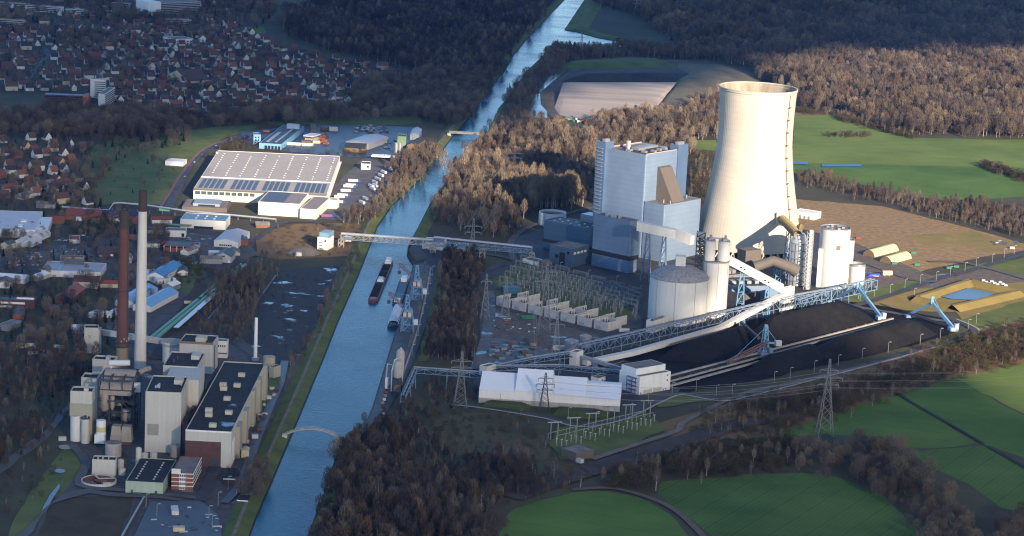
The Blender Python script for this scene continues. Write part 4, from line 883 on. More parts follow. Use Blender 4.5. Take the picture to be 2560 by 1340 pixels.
g = silo('lime_tank', 'short white tank with railing right of the tall silo', G(2140, 710), 8.5, 21, M_white); b = MB(); b.lathe([(8.6, 21.6), (8.6, 22.8), (8.4, 22.8), (8.4, 21.6)], 24); b.build('railing', M_galv, g)
for px, py, r, h, la_ in ((1428, 882, 6.5, 12, 'front'), (1463, 868, 5.5, 11, 'rear')):
    g = silo('round_tank', 'shiny %s one of two cone roofed steel tanks by the lattice conveyor' % la_, G(px, py), r, h, M_galv, top=False, cat='tank'); b = MB(); b.lathe([(r+.2, h-.1), (.01, h+2.2)], 32); b.build('roof', M_galv, g, smooth=True)
# scrubber, its ducts and stair tower
ab = silo('scrubber_tower', 'white and steel scrubber vessel between cooling tower and tall silo', G(1990, 712), 9.5, 46, M_vent, cat='scrubber')
b = MB()
for z in range(6, 46, 8): b.lathe([(9.6, z), (11.6, z), (11.6, z+.6), (9.6, z+.6)], 28)
for k in range(10): a = k*.63; b.bar((11.4*math.cos(a), 11.4*math.sin(a), 0), (11.4*math.cos(a), 11.4*math.sin(a), 46), .5)
b.build('gallery_rings', M_bluem, ab); b = MB(); b.lathe([(9.4, 45), (7, 53), (5.5, 56), (.01, 56)], 28); b.build('outlet_cone', M_vent, ab, smooth=True)
du = thing('clean_gas_duct', 'ribbed yellowish clean gas duct entering the cooling tower', 'duct', G(1990, 690)); o = du.location
p0 = tb+Vector((math.cos(la-R(14))*53, math.sin(la-R(14))*53, 50)); p1 = G(1995, 588, 55); p2 = Vector((o.x, o.y-6, 48)); 
M_ochre = mat('ochre_duct', (.30, .23, .10), .7, scale=.2)
b = MB(); b.tube([p0-o, p1-o, p2-o-Vector((0, 0, -6)), p2-o], 4.6, 20); b.build('pipe', M_ochre, du, smooth=True, ang=60); b = MB(); dd = (p1-p0)
for k in range(16): c = p0+dd*(.05+k/17); b.tube([c-o, c+dd.normalized()*.6-o], 5.1, 20)
b.build('stiffener', M_ochre, du); b = MB(); b.cbox(p0-o+dd.normalized()*3, (11, 13, 13), math.atan2(dd.y, dd.x)); b.build('entry_box', M_white, du)
for f_ in (.55, .95): b = MB(); c = p0+dd*f_-o; trestle(b, c.x, c.y, c.z-4, 7, 5, .7, .4, 6); b.build('trestle', M_bluem, du)
s2 = thing('stair_tower', 'white steel stair tower beside the tall lone silo', 'stair tower', G(2016, 724)); b = MB()
for z in range(0, 62, 4): b.box(-3.2, -2.6, z, 3.2, 2.6, z+.4); b.bar((-3.2, -2.6, z), (3.2, -2.6, z+4), .6)
for x in (-3.2, 3.2):
    for y in (-2.6, 2.6): b.bar((x, y, 0), (x, y, 62), .5)
b.build('flights', M_galv, s2); b = MB(); b.cbox((.8, .5, 31), (3.6, 3.6, 66)); b.build('lift_shaft', M_white, s2)
gd = thing('raw_gas_duct', 'thick grey raw gas duct bent between filter house and scrubber', 'duct', G(1869, 700)); o = gd.location
b = MB(); b.tube([G(1885,668,26)-o, G(1934,652,33)-o, G(1975,668,28)-o, G(1992,678,24)-o], [5.5, 5.5, 6, 7], 16); b.build('pipe', M_tan, gd, smooth=True, ang=60)
b = MB(); b.cbox((0, 0, 17), (20, 16, 34), .5); b.build('fan_house', M_tan, gd); b = MB(); trestle(b, *(G(1940, 720)-o)[:2], 26, 7, 5, .7, .4); b.build('trestle', M_blue, gd)
fb = Bld('filter_house', 'low blue grey block with roof units under the sloping bridge', 'plant building', (1830,716), (1955,712), (1822,692), 16, M_clad, M_roofd, .8)
fb.parts('roof_unit', [(.1+.15*k,.18+.15*k,.3,.5,15,18) for k in range(5)], M_galv)
f2 = Bld('filter_house', 'tan and blue lower block beside the sloping bridge trestle', 'plant building', (1850,735), (1895,728), (1838,722), 11, M_tan, M_roofd, .6)
f3 = Bld('plant_block', 'grey plant block between the twin silos and the cooling tower', 'plant building', (1800,690), (1850,682), (1790,672), 18, mat('grey_sheet', (.16, .16, .165), .6), M_roofd, .6)
f3.parts('roof_unit', [(.1+.2*k,.25+.2*k,.2,.5,17,21) for k in range(4)], M_galv)
for k in range(16):
    x = 1975+k*9; 
pr = truss_line('pipe_rack', 'tangled steel pipe rack in front of the scrubber', [G(1905,762,5), G(1985,752,7), G(2045,742,7)], 6, 5, M_galv)
wa = Bld('warehouse', 'white long flat store right behind the cooling tower', 'store', (1983,527), (2035,535), (1985,519), 8, M_whitew, M_whitew, .4)
wa.front('door', [(.1+.2*k,.2+.2*k,0,4) for k in range(4)], M_galv)
# ------------------------------------------------------------ coal yard
def heap(name, label, base, ridge, z, m, cat='coal heap', group=None, seed=1, topw=.06):
    P = [G(*p).to_2d() for p in base]; a = G(*ridge[0], z).to_2d(); c = G(*ridge[1], z).to_2d(); r = random.Random(seed)
    ar = sum(P[i-1].x*P[i].y-P[i].x*P[i-1].y for i in range(len(P)))
    if ar < 0: P = P[::-1]
    Q = []
    for i in range(len(P)):
        for k in range(6): Q.append(P[i].lerp(P[(i+1) % len(P)], k/6))
    N = len(Q); o = Vector((a.x, a.y, 0)); b = MB(); rows = 7; vs = []
    for j in range(rows+1):
        t = j/rows
        for q in Q:
            s_ = max(0, min(1, (q-a).dot(c-a)/(c-a).length_squared)); top = a.lerp(c, s_); top = top.lerp(q, topw)
            p = q.lerp(top, t); h = z*(1-(1-t)**1.15); n = r.uniform(-.35, .35)*(1 if 0 < j else 0)
            vs.append((p.x-o.x+n, p.y-o.y+n, h+n*.5+.1))
    fs = [(j*N+k, j*N+(k+1) % N, (j+1)*N+(k+1) % N, (j+1)*N+k) for j in range(rows) for k in range(N)]+[tuple(range(rows*N, rows*N+N))]
    b.add(vs, fs); o_ = b.build(name, m, smooth=True, ang=50); o_.location = o; return tag(o_, label, cat, group)
M_coalp = mat('piled_coal', (0.0095, 0.0093, 0.010), 0.9, scale=.12, col2=(0.020, 0.0192, 0.0198), bump=.5, spec=.12)
heap('coal_heap', 'largest black coal heap, behind the twin belt and below the blue portal', [(1848,858),(1890,882),(2000,852),(2190,804),(2165,782),(2085,762),(1990,782),(1915,806)], [(1938,789),(2083,757)], 20, M_coalp, seed=1)
heap('coal_heap', 'coal heap in front of the twin belt at the right end of the yard', [(2008,895),(2120,902),(2240,874),(2345,838),(2300,808),(2230,800),(2100,842),(2040,866)], [(2118,840),(2268,804)], 16, M_coalp, seed=2)
heap('coal_heap', 'coal heap beside the white covered bridge, left of the stacker', [(1640,900),(1700,862),(1855,814),(1890,850),(1862,884),(1760,910)], [(1718,853),(1846,820)], 15, M_coalp, seed=3)
heap('coal_heap', 'low coal heap before the twin belt in cloud shadow', [(1850,942),(1905,894),(2025,860),(2085,885),(2040,910),(1950,938)], [(1928,888),(2025,864)], 10, M_coalp, seed=4)
heap('earth_heap', 'brown sand heap on the muddy yard near the round tanks', [(1300,858),(1318,846),(1345,838),(1358,845),(1345,862),(1318,868)], [(1325,845),(1342,845)], 5, MATS['turned_soil'], 'earth heap')
yb = thing('belt_line', 'twin pale belt conveyor running through the middle of the coal yard', 'conveyor', G(1663, 952))
o = yb.location
for (p, q, hh, w_) in (((1660,943),(2232,796),3.5,2.2), ((1668,955),(2200,812),3.0,2.0), ((1670,966),(1900,903),2.5,2.6)):
    b = MB(); b.bar(G(*p, hh)-o, G(*q, hh)-o, w_, 1.2); b.build('belt_cover', M_conc, yb)
b = MB(); b.bar(G(1662,949,2.2)-o, G(2225,801,2.2)-o, 5, .6); b.build('belt', M_rope, yb)
for k in range(24):
    f_ = k/23; p = Vector(G(1664,953)).lerp(G(2215,805), f_)-o; b = MB(); b.cbox((p.x, p.y, 1.1), (1, 9, 2.2), math.atan2((G(2215,805)-G(1664,953)).y, (G(2215,805)-G(1664,953)).x)); b.build('sleeper', M_conc, yb)
stk = thing('stacker', 'light blue coal stacker with pointed mast and long boom over the twin belt', 'stacker', G(1910, 893)); o = stk.location
b = MB(); m0 = Vector((0, 0, 7)); trestle(b, 0, 0, 30, 7, 2.2, .9, .5, 5); b.cbox((0, 0, 30.5), (3, 3, 1.6)); b.build('mast', M_blue, stk)
b = MB(); e = G(1822, 908, 9)-o; lattice(b, e, Vector((2, 0, 13)), 3.5, 2.5, 10, .7); b.build('boom', mat('dull_red_steel', (.16, .09, .09), .6), stk)
b = MB(); e2 = G(1945, 858, 14)-o; b.bar((0, 0, 14), e2, 1.6); b.bar((0, 0, 29), e2, .4); b.bar((0, 0, 29), e, .4); b.build('stay', M_blue, stk)
b = MB(); b.cbox(e2, (6, 4, 5), .4); b.build('counterweight', M_vent, stk); b = MB(); b.cbox((0, 0, 3.5), (11, 9, 4), .4); b.cbox((5, -4, 8), (4, 4, 4), .4); b.build('carriage', M_bluem, stk)
b = MB(); q0 = G(1853, 806, 12)-o; b.tube([q0, G(1897, 845, 10)-o], 1.7, 10); b.build('chute', M_dsteel, stk)
def portal(label, f0, f1, apex, top):
    a, c = G(*f0), G(*f1); mid = G(*apex); z = HGT(*apex, top); t = thing('scraper_portal', label, 'coal scraper', c); o = t.location; A = Vector((mid.x, mid.y, z))
    for nm, p, ww in (('rear_leg', a, 1.6), ('front_leg', c, 2.2)):
        b = MB(); b.bar(A-o, Vector((p.x, p.y, 3.5))-o, ww, ww*1.5); b.build(nm, M_blue, t)
    b = MB(); b.cbox(A-o+Vector((0, 0, 3)), (3, 3, 8)); b.bar(A-o+Vector((0, 0, 7)), c.lerp(A, .45)-o+Vector((0, 0, 2)), .5); b.build('mast_head', M_blue, t)
    b = MB(); b.cbox((0, 0, 2.2), (9, 6, 3.6), .4); b.cbox((3, 1, 5.5), (4, 4, 3.6), .4); b.build('drive_house', mat('pale_blue_panel', (.35, .45, .6), .5), t)
    b = MB(); b.cbox(a-o+Vector((0, 0, 1.6)), (8, 4, 3.2), .4); b.build('bogie', M_bluem, t)
    b = MB(); b.bar(Vector((a.x, a.y, 5))-o, Vector((c.x, c.y, 4))-o, 1.6, 2.2); b.build('scraper_beam', M_dsteel, t)
portal('light blue angled scraper portal straddling the largest coal heap', (2076,757), (2201,800), (2140,779), 719)
portal('light blue angled scraper portal at the right end of the yard', (2272,795), (2382,828), (2326,811), 757)
# pale kerb strip of the yard and a small crossing conveyor
road('kerb', [(1560,905),(1480,930)], 1.5, M_conc)

# ------------------------------------------------------------ long white shed and square tower
p0, p1 = G(1196, 1008), G(1549, 1031); d = (p1-p0).to_2d(); L = d.length; an_ = math.atan2(d.y, d.x)
hall = thing('storage_shed', 'long white storage shed of four stepped bays on a concrete plinth', 'shed', (p0.x, p0.y, 0), an_)
cuts = [0, .255, .51, .755, 1.0]
for k, (ez, rz_) in enumerate(((12, 20.5), (13, 25), (12, 20.5), (10.5, 16))):
    x0, x1 = cuts[k]*L, cuts[k+1]*L-.05; dp = 62; b = MB(); r_ = MB(); c_ = MB()
    sl_ = -2.2
    b.add([(x0,0,5),(x1,0,5),(x1,1.8,ez),(x0,1.8,ez),(x0,dp,5),(x1,dp,5),(x1,dp-1.8,ez),(x0,dp-1.8,ez),(x0,dp/2,rz_),(x1,dp/2,rz_)], [(0,1,2,3),(5,4,7,6),(1,5,6,9,2),(4,0,3,8,7)])
    bay = b.build('bay', mat('pinkish_white_sheet', (.62, .59, .58), .55, scale=.1, var=.03, stain=.03), hall)
    r_.add([(x0,1.3,ez-.1),(x1,1.3,ez-.1),(x1,dp/2,rz_+.1),(x0,dp/2,rz_+.1),(x1,dp-1.3,ez-.1),(x0,dp-1.3,ez-.1)], [(0,1,2,3),(3,2,4,5)]); r_.build('roof', mat('white_shed_roof', (.80, .80, .82), .5, scale=.06, var=.02), bay)
    c_.box(x0, -.25, 0, x1, .4, 5.0); c_.build('plinth', mat('plinth_concrete', (.36, .33, .29), .85, scale=.2, stain=.2), bay)
sq = Bld('square_tower', 'square white conveyor head house with stepped flat roof', 'tower', (1597,989), (1664,972), (1560,970), 17, M_whitew, M_roofg, .8, fr=frame((1597,989), (1664,972), (1560,970), 0))
sq.part('upper_block', [(.05,1.0,.28,1.0,16.2,22)], M_whitew); sq.part('upper_roof', [(.08,.98,.31,.97,22.0,22.05)], M_roofg)
sq.front('door', [(.14,.42,.0,4.2),(.44,.72,0,4.2)], mat('cream_door', (.45, .42, .34), .6)); sq.front('window', [(.88,.92,9,10.2),(.88,.92,13.5,14.7)], M_glass); sq.front('side_door', [(.03,.08,0,2.4),(.76,.8,0,2.4),(.84,.88,0,2.4)], M_blue)
b = MB(); b.box(-1.6, min(.1*sq.W*sq.s, .6*sq.W*sq.s), 0, -.05, max(.1*sq.W*sq.s, .6*sq.W*sq.s), 1)
for z in (4, 7.5, 11, 14.5): b.box(-2.2, min(.12*sq.W*sq.s, .55*sq.W*sq.s), z, -.05, max(.12*sq.W*sq.s, .55*sq.W*sq.s), z+.4)
for f_ in (.12, .3, .55): b.bar((-2.0, f_*sq.W*sq.s, 0), (-2.0, f_*sq.W*sq.s, 15.5), .5)
b.build('outside_stair', mat('navy_steel', (.05, .09, .2), .5), sq.t)
hut = Bld('container_hut', 'pale flat hut between the white shed and the lattice conveyor', 'hut', (1497,957), (1511,951), (1478,952), 4, M_whitew, M_roofg, .2, fr=frame((1497,957), (1511,951), (1478,952), 0)); hut.front('door', [(.4,.6,0,2.4)], M_galv)

# ------------------------------------------------------------ transformers and switchyard
def fx(f_, a, b_): return a+(b_-a)*f_
c0, c1 = G(1240, 764), G(1526, 832); dd = (c1-c0).to_2d(); an2 = math.atan2(dd.y, dd.x); M_cell = mat('fire_wall_concrete', (.45, .445, .44), .85, scale=.2, stain=.1)
cell = None
def make_cell(lbl):
    t = thing('transformer_cell', lbl, 'transformer', (0, 0, 0), 0, 'concrete transformer cells')
    b = MB(); b.box(0, 0, 0, 17, .6, 9); b.box(0, .6, 0, .6, 22, 9.5); b.box(16.4, .6, 0, 17, 22, 9.5); b.build('fire_wall', M_cell, t)
    b = MB(); b.box(3, 4, 1, 14, 14, 6); b.box(1, 5, 1.5, 3, 13, 5); b.build('transformer', M_galv, t)
    for k in range(3): q = MB(); q.tube([(5+3*k, 9, 6), (5+3*k, 9, 9.5)], .5, 8); q.build('bushing', M_dsteel, t)
    b = MB(); b.box(3, -.12, .4, 9, 0, 4); b.build('vent_panel', M_vent, t); return t
n = 7
for k in range(n):
    p = c0.lerp(c1, k/n); lab = 'front row concrete transformer cell, number %s from the left along the muddy yard' % ('one two three four five six seven'.split()[k])
    if k == 0: cell = make_cell(lab); cell.location = p; cell.rotation_euler = (0, 0, an2)
    else: dup(cell, p, an2, lab)
for k, (x, y) in enumerate(((1292, 756), (1365, 774), (1437, 792), (1508, 811))):
    dup(cell, G(x, y), an2, 'rear concrete transformer cell before the switchyard, %s from the left' % ('first second third fourth'.split()[k]), (.9, .8, 1))
M_lat = mat('weathered_lattice', (.20, .205, .21), .6)
def gantry():
    t = thing('switchyard_gantry', 'grey lattice gantry in the switchyard behind the transformer cells', 'gantry', (0, 0, 0), 0, 'switchyard gantries')
    for x in (-9, 9):
        b = MB(); trestle(b, x, 0, 15, 1.6, .7, .17, 0, 5); b.build('post', M_lat, t)
    b = MB(); lattice(b, (-9, 0, 14), (9, 0, 14), 1, 1.2, 8, .16); b.build('beam', M_lat, t)
    for x in (-6, 0, 6): b = MB(); b.tube([(x, 0, 14), (x, 0, 11.5)], .22, 6); b.build('insulator', M_dsteel, t)
    return t
sy = [(1258,722),(1300,668),(1600,778),(1480,695)]; u0, u1 = G(1262, 732), G(1590, 800); w0, w1 = G(1330, 662), G(1610, 750)
ga = gantry(); first = True
for i in range(7):
    for j in range(5):
        p = u0.lerp(u1, i/6.4).lerp(w0.lerp(w1, i/6.4), (j+.2)/5.2)
        if first: ga.location = p; ga.rotation_euler = (0, 0, an2+(math.pi/2)*0); first = False
        else: dup(ga, p, an2)
def breaker():
    t = thing('breaker_stand', 'pale insulator stand in the switchyard grass', 'insulator stand', (0, 0, 0), 0, 'insulator stands of the switchyard'); b = MB(); trestle(b, 0, 0, 3.4, .8, .8, .16, 0, 2); b.build('stand', M_galv, t)
    b = MB(); b.tube([(0, 0, 3.4), (0, 0, 6.6)], [.35, .28], 7); b.cbox((0, 0, 6.8), (1.8, .4, .35)); b.build('insulator', M_vent, t); return t
br = breaker(); first = True; r5 = random.Random(5)
for i in range(26):
    for j in range(8):
        if r5.random() < .25: continue
        p = u0.lerp(u1, (i+r5.uniform(-.2, .2))/26).lerp(w0.lerp(w1, i/26), (j+.5+r5.uniform(-.15, .15))/8.4)
        if first: br.location = p; br.rotation_euler = (0, 0, an2); first = False
        else: dup(br, p, an2)
def wires(name, label, runs, cat='power line', r=.11, sag=4.0):
    b = MB(); 
    for p, q in runs:
        p, q = Vector(p), Vector(q); pts = []
        for k in range(9): t = k/8; v = p.lerp(q, t); v.z -= sag*4*t*(1-t); pts.append(v)
        b.tube(pts, r, 3, caps=False)
    return tag(b.build(name, M_galv), label, cat)
for j in range(5):
    runs = []
    for i in range(6):
        for x in (-6, 0, 6):
            a = u0.lerp(u1, i/6.4).lerp(w0.lerp(w1, i/6.4), (j+.2)/5.2); c = u0.lerp(u1, (i+1)/6.4).lerp(w0.lerp(w1, (i+1)/6.4), (j+.2)/5.2); off = Vector((-math.sin(an2), math.cos(an2), 0))*x*.4
            runs.append((a+off+Vector((0, 0, 12.5)), c+off+Vector((0, 0, 12.5))))
    wires('busbar_wires', 'wires strung along %s row of switchyard gantries from the transformer cells' % ('first second third fourth fifth'.split()[j]), runs, sag=.7)
def pylon(label, px, py, top, arms, w0, w1=1.2, cw=.33, m=None):
    base = G(px, py); h = HGT(px, py, top); t = thing('pylon', label, 'pylon', base, 0.1, 'power pylons'); b = MB(); n_ = 9
    zs = [h*(1-(1-k/n_)**1.25) for k in range(n_+1)]
    def W_(z): return w0*(1-z/h)**1.3+w1*(z/h)
    for k in range(n_):
        a, c = zs[k], zs[k+1]; wa_, wc = W_(a)/2, W_(c)/2
        for s_ in (-1, 1):
            for u_ in (-1, 1): b.bar((s_*wa_, u_*wa_, a), (s_*wc, u_*wc, c), cw)
            b.bar((-wa_, s_*wa_, a), (wc, s_*wc, c), cw*.6); b.bar((wa_, s_*wa_, a), (-wc, s_*wc, c), cw*.6)
            b.bar((s_*wa_, -wa_, a), (s_*wc, wc, c), cw*.6); b.bar((s_*wa_, wa_, a), (s_*wc, -wc, c), cw*.6)
    b.build('mast', m or M_lat, t); pts = []
    for f_, L_ in arms:
        q = MB(); z = h*f_; ww = W_(z)/2
        for s_ in (-1, 1):
            for u_ in (-1, 1): q.bar((0, u_*ww, z), (s_*L_, 0, z), cw*.7); 
            q.bar((0, 0, z+2.2), (s_*L_, 0, z), cw*.6)
            for k in (.35, .7): q.bar((s_*L_*k, 0, z), (s_*L_*k, 0, z+2.2*(1-k)), cw*.5)
            q.bar((s_*L_*.97, 0, z), (s_*L_*.97, 0, z-2.5), .35); pts.append(base+Vector((s_*L_*.97, 0, z-2.5)))
        q.build('cross_arm', m or M_lat, t)
    return pts
py1 = pylon('tall lattice pylon in the green field right of the copse', 2061, 1087, 897, ((.66, 9), (.75, 12), (.85, 8)), 13)
py2 = pylon('lattice pylon standing in front of the long white shed', 1360, 1028, 932, ((.55, 7), (.70, 8), (.85, 6.5)), 9, m=M_dsteel)
py3 = pylon('lattice pylon among dark trees left of the white shed', 1150, 1016, 878, ((.70, 9), (.82, 9)), 11)
py4 = pylon('tall greenish lattice pylon rising over the transformer cells', 1360, 832, 655, ((.72, 13), (.86, 10)), 12)
py5 = pylon('slim lattice pylon between round tanks and white shed', 1388, 905, 780, ((.75, 7), (.88, 6)), 9)
py6 = pylon('lattice pylon before the sunlit grove', 1284, 432, 372, ((.62, 9), (.80, 11)), 6, m=M_dsteel)
py7 = pylon('lattice pylon beside the dark trees at the left of the pipe bridge end', 1180, 640, 545, ((.62, 9), (.78, 9)), 8)
py8 = pylon('small lattice pylon at the left edge of the muddy yard', 1212, 800, 685, ((.84, 5),), 9)
py9 = pylon('small lattice pylon beside the blue skip at the switchyard corner', 1262, 800, 690, ((.84, 5),), 9)
py10 = pylon('far pylon behind the landfill by the canal basin', 1452, 148, 80, ((.62, 8), (.8, 8)), 9)
py11 = pylon('farthest pylon on the dark clearing', 1590, 38, -8, ((.62, 8), (.8, 8)), 9)
far_r = [G(2700, 860, 45), G(2690, 870, 40)]
wires('power_line', 'wires from the field pylon over the coal yard to the shed pylon', [(py1[i], py2[i]) for i in range(6)], r=.09, sag=9)
wires('power_line', 'wires from the field pylon leaving the picture at the right', [(py1[i], py1[i]+Vector((420, 160+i*3, 4))) for i in range(6)], r=.09, sag=9)
wires('power_line', 'wires from shed pylon to tall greenish pylon', [(py2[i % 4], py4[i]) for i in range(4)], r=.09, sag=5)
wires('power_line', 'wires from grove pylon to pylon by the pipe bridge', [(py6[i], py7[i]) for i in range(4)], r=.09, sag=6)

# ------------------------------------------------------------ lower substation
M_subp = mat('substation_post', (.20, .21, .17), .6)
s0, s1 = G(1385, 1112), G(1640, 1050)
for k in range(6):
    p = s0.lerp(s1, k/5.5)
    t = thing('substation_mast', 'grey mast with white crossbars in the lower substation', 'mast', p+Vector((0, 14, 0)), 0.3, 'masts of the lower substation'); b = MB(); b.bar((-3, 0, 0), (-3, 0, 15), .7); b.bar((3, 0, 0), (3, 0, 15), .7); b.build('post', M_subp, t); b = MB(); b.bar((-6, 0, 15), (6, 0, 15), .7); b.build('crossbar', M_galv, t)
for o_, nm in ((-2, 'nearer'), (7, 'farther')):
    sd = (s1-s0).normalized(); nn = Vector((-sd.y, sd.x, 0)); t = thing('busbar', '%s pale pipe busbar of the lower substation' % nm, 'busbar', s0+nn*o_); b = MB(); b.bar((0, 0, 8), (s1-s0)*.95+Vector((0, 0, 8)), .4); b.build('pipe', M_lat, t); b = MB()
    for k in range(12): b = MB(); p = (s1-s0)*(.95*k/11); b.bar(p, p+Vector((0, 0, 8)), .45); b.build('support', M_subp, t)
for k in range(22):
    p = s0.lerp(s1, (k+.5)/22)+Vector((0, -7-(k % 3)*6, 0)); d2 = dup(br, p, .3, 'white topped insulator stand in the lower substation'); d2['group'] = 'insulator stands of the lower substation'
sb = Bld('substation_hut', 'beige box house at the corner of the lower substation', 'hut', (1440,1154), (1468,1140), (1418,1138), 7, M_tan, M_roofg, .3, fr=frame((1440,1154), (1468,1140), (1418,1138), 0)); sb.part('porch', [(-.05,.15,-.35,-.03,0,3)], M_cell)

# ------------------------------------------------------------ lamps along the roads
lamp0 = None
def lamp(px, py, label, group, h=10.5, an=0.0):
    global lamp0
    if lamp0 is None:
        lamp0 = thing('street_lamp', label, 'street lamp', G(px, py), an, group); b = MB(); b.tube([(0, 0, 0), (0, 0, 10.5)], [.24, .16], 6); b.build('post', M_galv, lamp0); b = MB(); b.bar((0, 0, 10.4), (1.6, 0, 10.8), .2); b.cbox((1.7, 0, 10.75), (1.6, .7, .35)); b.build('lamp_head', M_vent, lamp0)
    else:
        d_ = dup(lamp0, G(px, py), an, label); d_['group'] = group
for x, y in ((2300,862),(2220,882),(2155,898),(2095,915),(2035,930),(1975,947),(1935,958),(2350,847),(2390,835),(2420,824),(2440,810)): lamp(x, y, 'grey lamp post on the kerb along the front of the coal yard', 'lamps in front of the coal yard')
for x, y in ((2150,752),(2185,742),(2225,735),(2262,722),(2300,711),(2340,703),(2375,690),(2412,680),(2440,668),(2480,658),(2510,645),(2535,636),(2285,745),(2170,720)): lamp(x, y, 'grey lamp post beside the site road right of the tall silo', 'lamps along the site road')
for x, y in ((1062,690),(1057,712),(1052,735),(1046,760),(1040,785),(1034,810),(1028,838),(1021,866),(1012,890),(1090,662),(1110,655),(1170,640),(1220,635),(1265,645)): lamp(x+18, y, 'lamp post beside the blue grey quay road', 'lamps along the quay road')
for x, y in ((1680,985),(1740,978),(1790,992),(1830,990),(1620,1012),(1575,1040),(1490,1060),(1420,1050),(1250,1015)): lamp(x, y, 'lamp post on the road below the white shed', 'lamps below the white shed')
for x, y in ((1280,690),(1400,680),(1470,700),(1540,715),(1600,740),(1505,530)): lamp(x, y, 'lamp post on the road behind the switchyard', 'lamps behind the switchyard')

# ------------------------------------------------------------ landfill, basin, yard things on the right
b = MB(); zt = 10
lo = [(1385,272),(1398,290),(1430,299),(1480,301),(1560,298),(1618,291),(1640,270),(1668,236)]; hi = [(1408,208),(1420,206),(1450,206),(1500,206),(1560,206),(1620,206),(1660,206),(1692,206)]
rows = 12; vs = []
for j in range(rows+1):
    t = j/rows; step = t+.025*math.sin(t*17)
    for (a, c) in zip(lo, hi):
        p = G(*a).lerp(G(*c, zt), t); vs.append((p.x, p.y, .3+zt*step))
b.add(vs, [(j*8+k, j*8+k+1, (j+1)*8+k+1, (j+1)*8+k) for j in range(rows) for k in range(7)])
bk = [G(*c, zt) for c in hi]; o_ = len(b.v)
lf = b.build('landfill_terraces', M_ash); struct(lf)
heap('spoil_heap', 'long dark spoil heap on top of the pale landfill slope', [(1400,206),(1700,206),(1755,186),(1690,170),(1450,172),(1420,186)], [(1470,184),(1660,182)], 11, mat('dark_spoil', (.03, .027, .027), .9, scale=.05, col2=(.06, .05, .048)), 'spoil heap', seed=9)
heap('grass_mound', 'green capped mound behind the dark landfill heap', [(1395,172),(1440,176),(1670,176),(1700,168),(1650,150),(1540,146),(1440,152)], [(1440,154),(1640,154)], 9, MATS['winter_grass'], 'mound', seed=11, topw=.3)
heap('grass_mound', 'broad brown mound sloping down right of the pale landfill', [(1650,262),(1700,275),(1790,240),(1900,215),(1900,190),(1800,160),(1690,158),(1690,210)], [(1712,196),(1800,184)], 9, mat('olive_soil', (.085, .078, .045), .95, scale=.03, col2=(.16, .135, .085)), 'mound', seed=12, topw=.2)
dk = thing('basin_dyke', 'yellow grass dyke around the square rain basin', 'dyke', G(2360, 790)); o = dk.location; ring = [(2292,752),(2425,709),(2545,737),(2378,776)]
P = [G(*p).to_2d() for p in ring]; P = P+[P[0]]; 
for i in range(4):
    b = MB(); q = [P[i]-o.to_2d(), P[i+1]-o.to_2d()]; ribbon('', q, [(-11, 0), (-2.5, 5), (2.5, 5), (11, 0)], None, .1, mb=b); b.build('slope', M_yell, dk)
area('pond', [(2345,742),(2415,722),(2490,737),(2440,752),(2380,750)], M_pond)
def dome_hall(label, A, B, r):
    a, c = G(*A), G(*B); t = thing('tunnel_shed', label, 'storage tunnel', a, math.atan2((c-a).y, (c-a).x), None); L = (c-a).length; b = MB(); vs = []; n = 14
    for x in (0, L):
        for k in range(n+1): an = math.pi*k/n; vs.append((x, r*math.cos(an), r*1.0*math.sin(an)))
    b.add(vs, [(k, k+1, n+1+k+1, n+1+k) for k in range(n)]); b.build('cover', mat('pale_green_cover', (.50, .56, .30), .6, scale=.3), t, smooth=True)
    e = MB(); e.add([(.05, v[1], v[2]) for v in vs[:n+1]], [tuple(range(n+1))]); e.build('end_wall', mat('brown_board', (.16, .11, .07), .8), t); e = MB(); e.add([(L-.05, v[1], v[2]) for v in vs[:n+1]], [tuple(range(n+1))]); e.build('end_wall', MATS['brown_board'], t)
dome_hall('pale green tunnel shed, the farther of two by the site road', (2172,641), (2232,625), 7.5)
dome_hall('pale green tunnel shed, the nearer of two by the site road', (2214,658), (2264,644), 7.5)
t = thing('tank_wagon', 'orange white horizontal tank lying by the short white tank', 'tank', G(2207, 690)); b = MB(); b.tube([(-1, 0, 3.2), (10, 3, 3.2)], 2.8, 14); b.build('vessel', mat('orange_white', (.62, .30, .14), .5, scale=.3, col2=(.7, .6, .5)), t, smooth=True, ang=60); b = MB(); b.cbox((2, 0, .6), (1.5, 3, 1.2)); b.cbox((7, 2, .6), (1.5, 3, 1.2)); b.build('saddle', M_conc, t)
t = thing('tarpaulin_stack', 'stack under a bright blue tarpaulin beside the orange tank', 'stack', G(2190, 692)); b = MB(); b.add([(-9, -2, 0), (7, 2, 0), (6, 7, 0), (-10, 2, 0), (-6, 0, 2.5), (4, 3, 3), (4, 5, 3), (-7, 2, 2.5)], [(0,1,5,4),(1,2,6,5),(2,3,7,6),(3,0,4,7),(4,5,6,7)]); b.build('tarpaulin', mat('blue_tarp', (.02, .06, .42), .4), t); b = MB(); b.box(-5, 0, 0, 3, 3, 1.4); b.build('pallets', M_conc, t)
area('blue_crop_cover', [(1975,406),(2020,407),(2020,413),(1975,411)], mat('blue_fleece', (.04, .16, .42), .5)); area('blue_crop_cover', [(2055,413),(2152,413),(2156,418),(2054,418)], MATS['blue_fleece'])
skip0 = None
def skipbox(px, py, col, label, dims=(6, 2.4, 2.6), an=.2, nm='container', cat='container', group='containers about the works'):
    t = thing(nm, label, cat, G(px, py), an, group); b = MB(); b.box(-dims[0]/2, -dims[1]/2, .15, dims[0]/2, dims[1]/2, dims[2]); b.build('body', col, t)
    b = MB()
    for k in range(-2, 3): b.box(k*dims[0]/5-.08, -dims[1]/2-.08, .15, k*dims[0]/5+.08, -dims[1]/2-.002, dims[2])
    b.build('ribs', col, t); return t
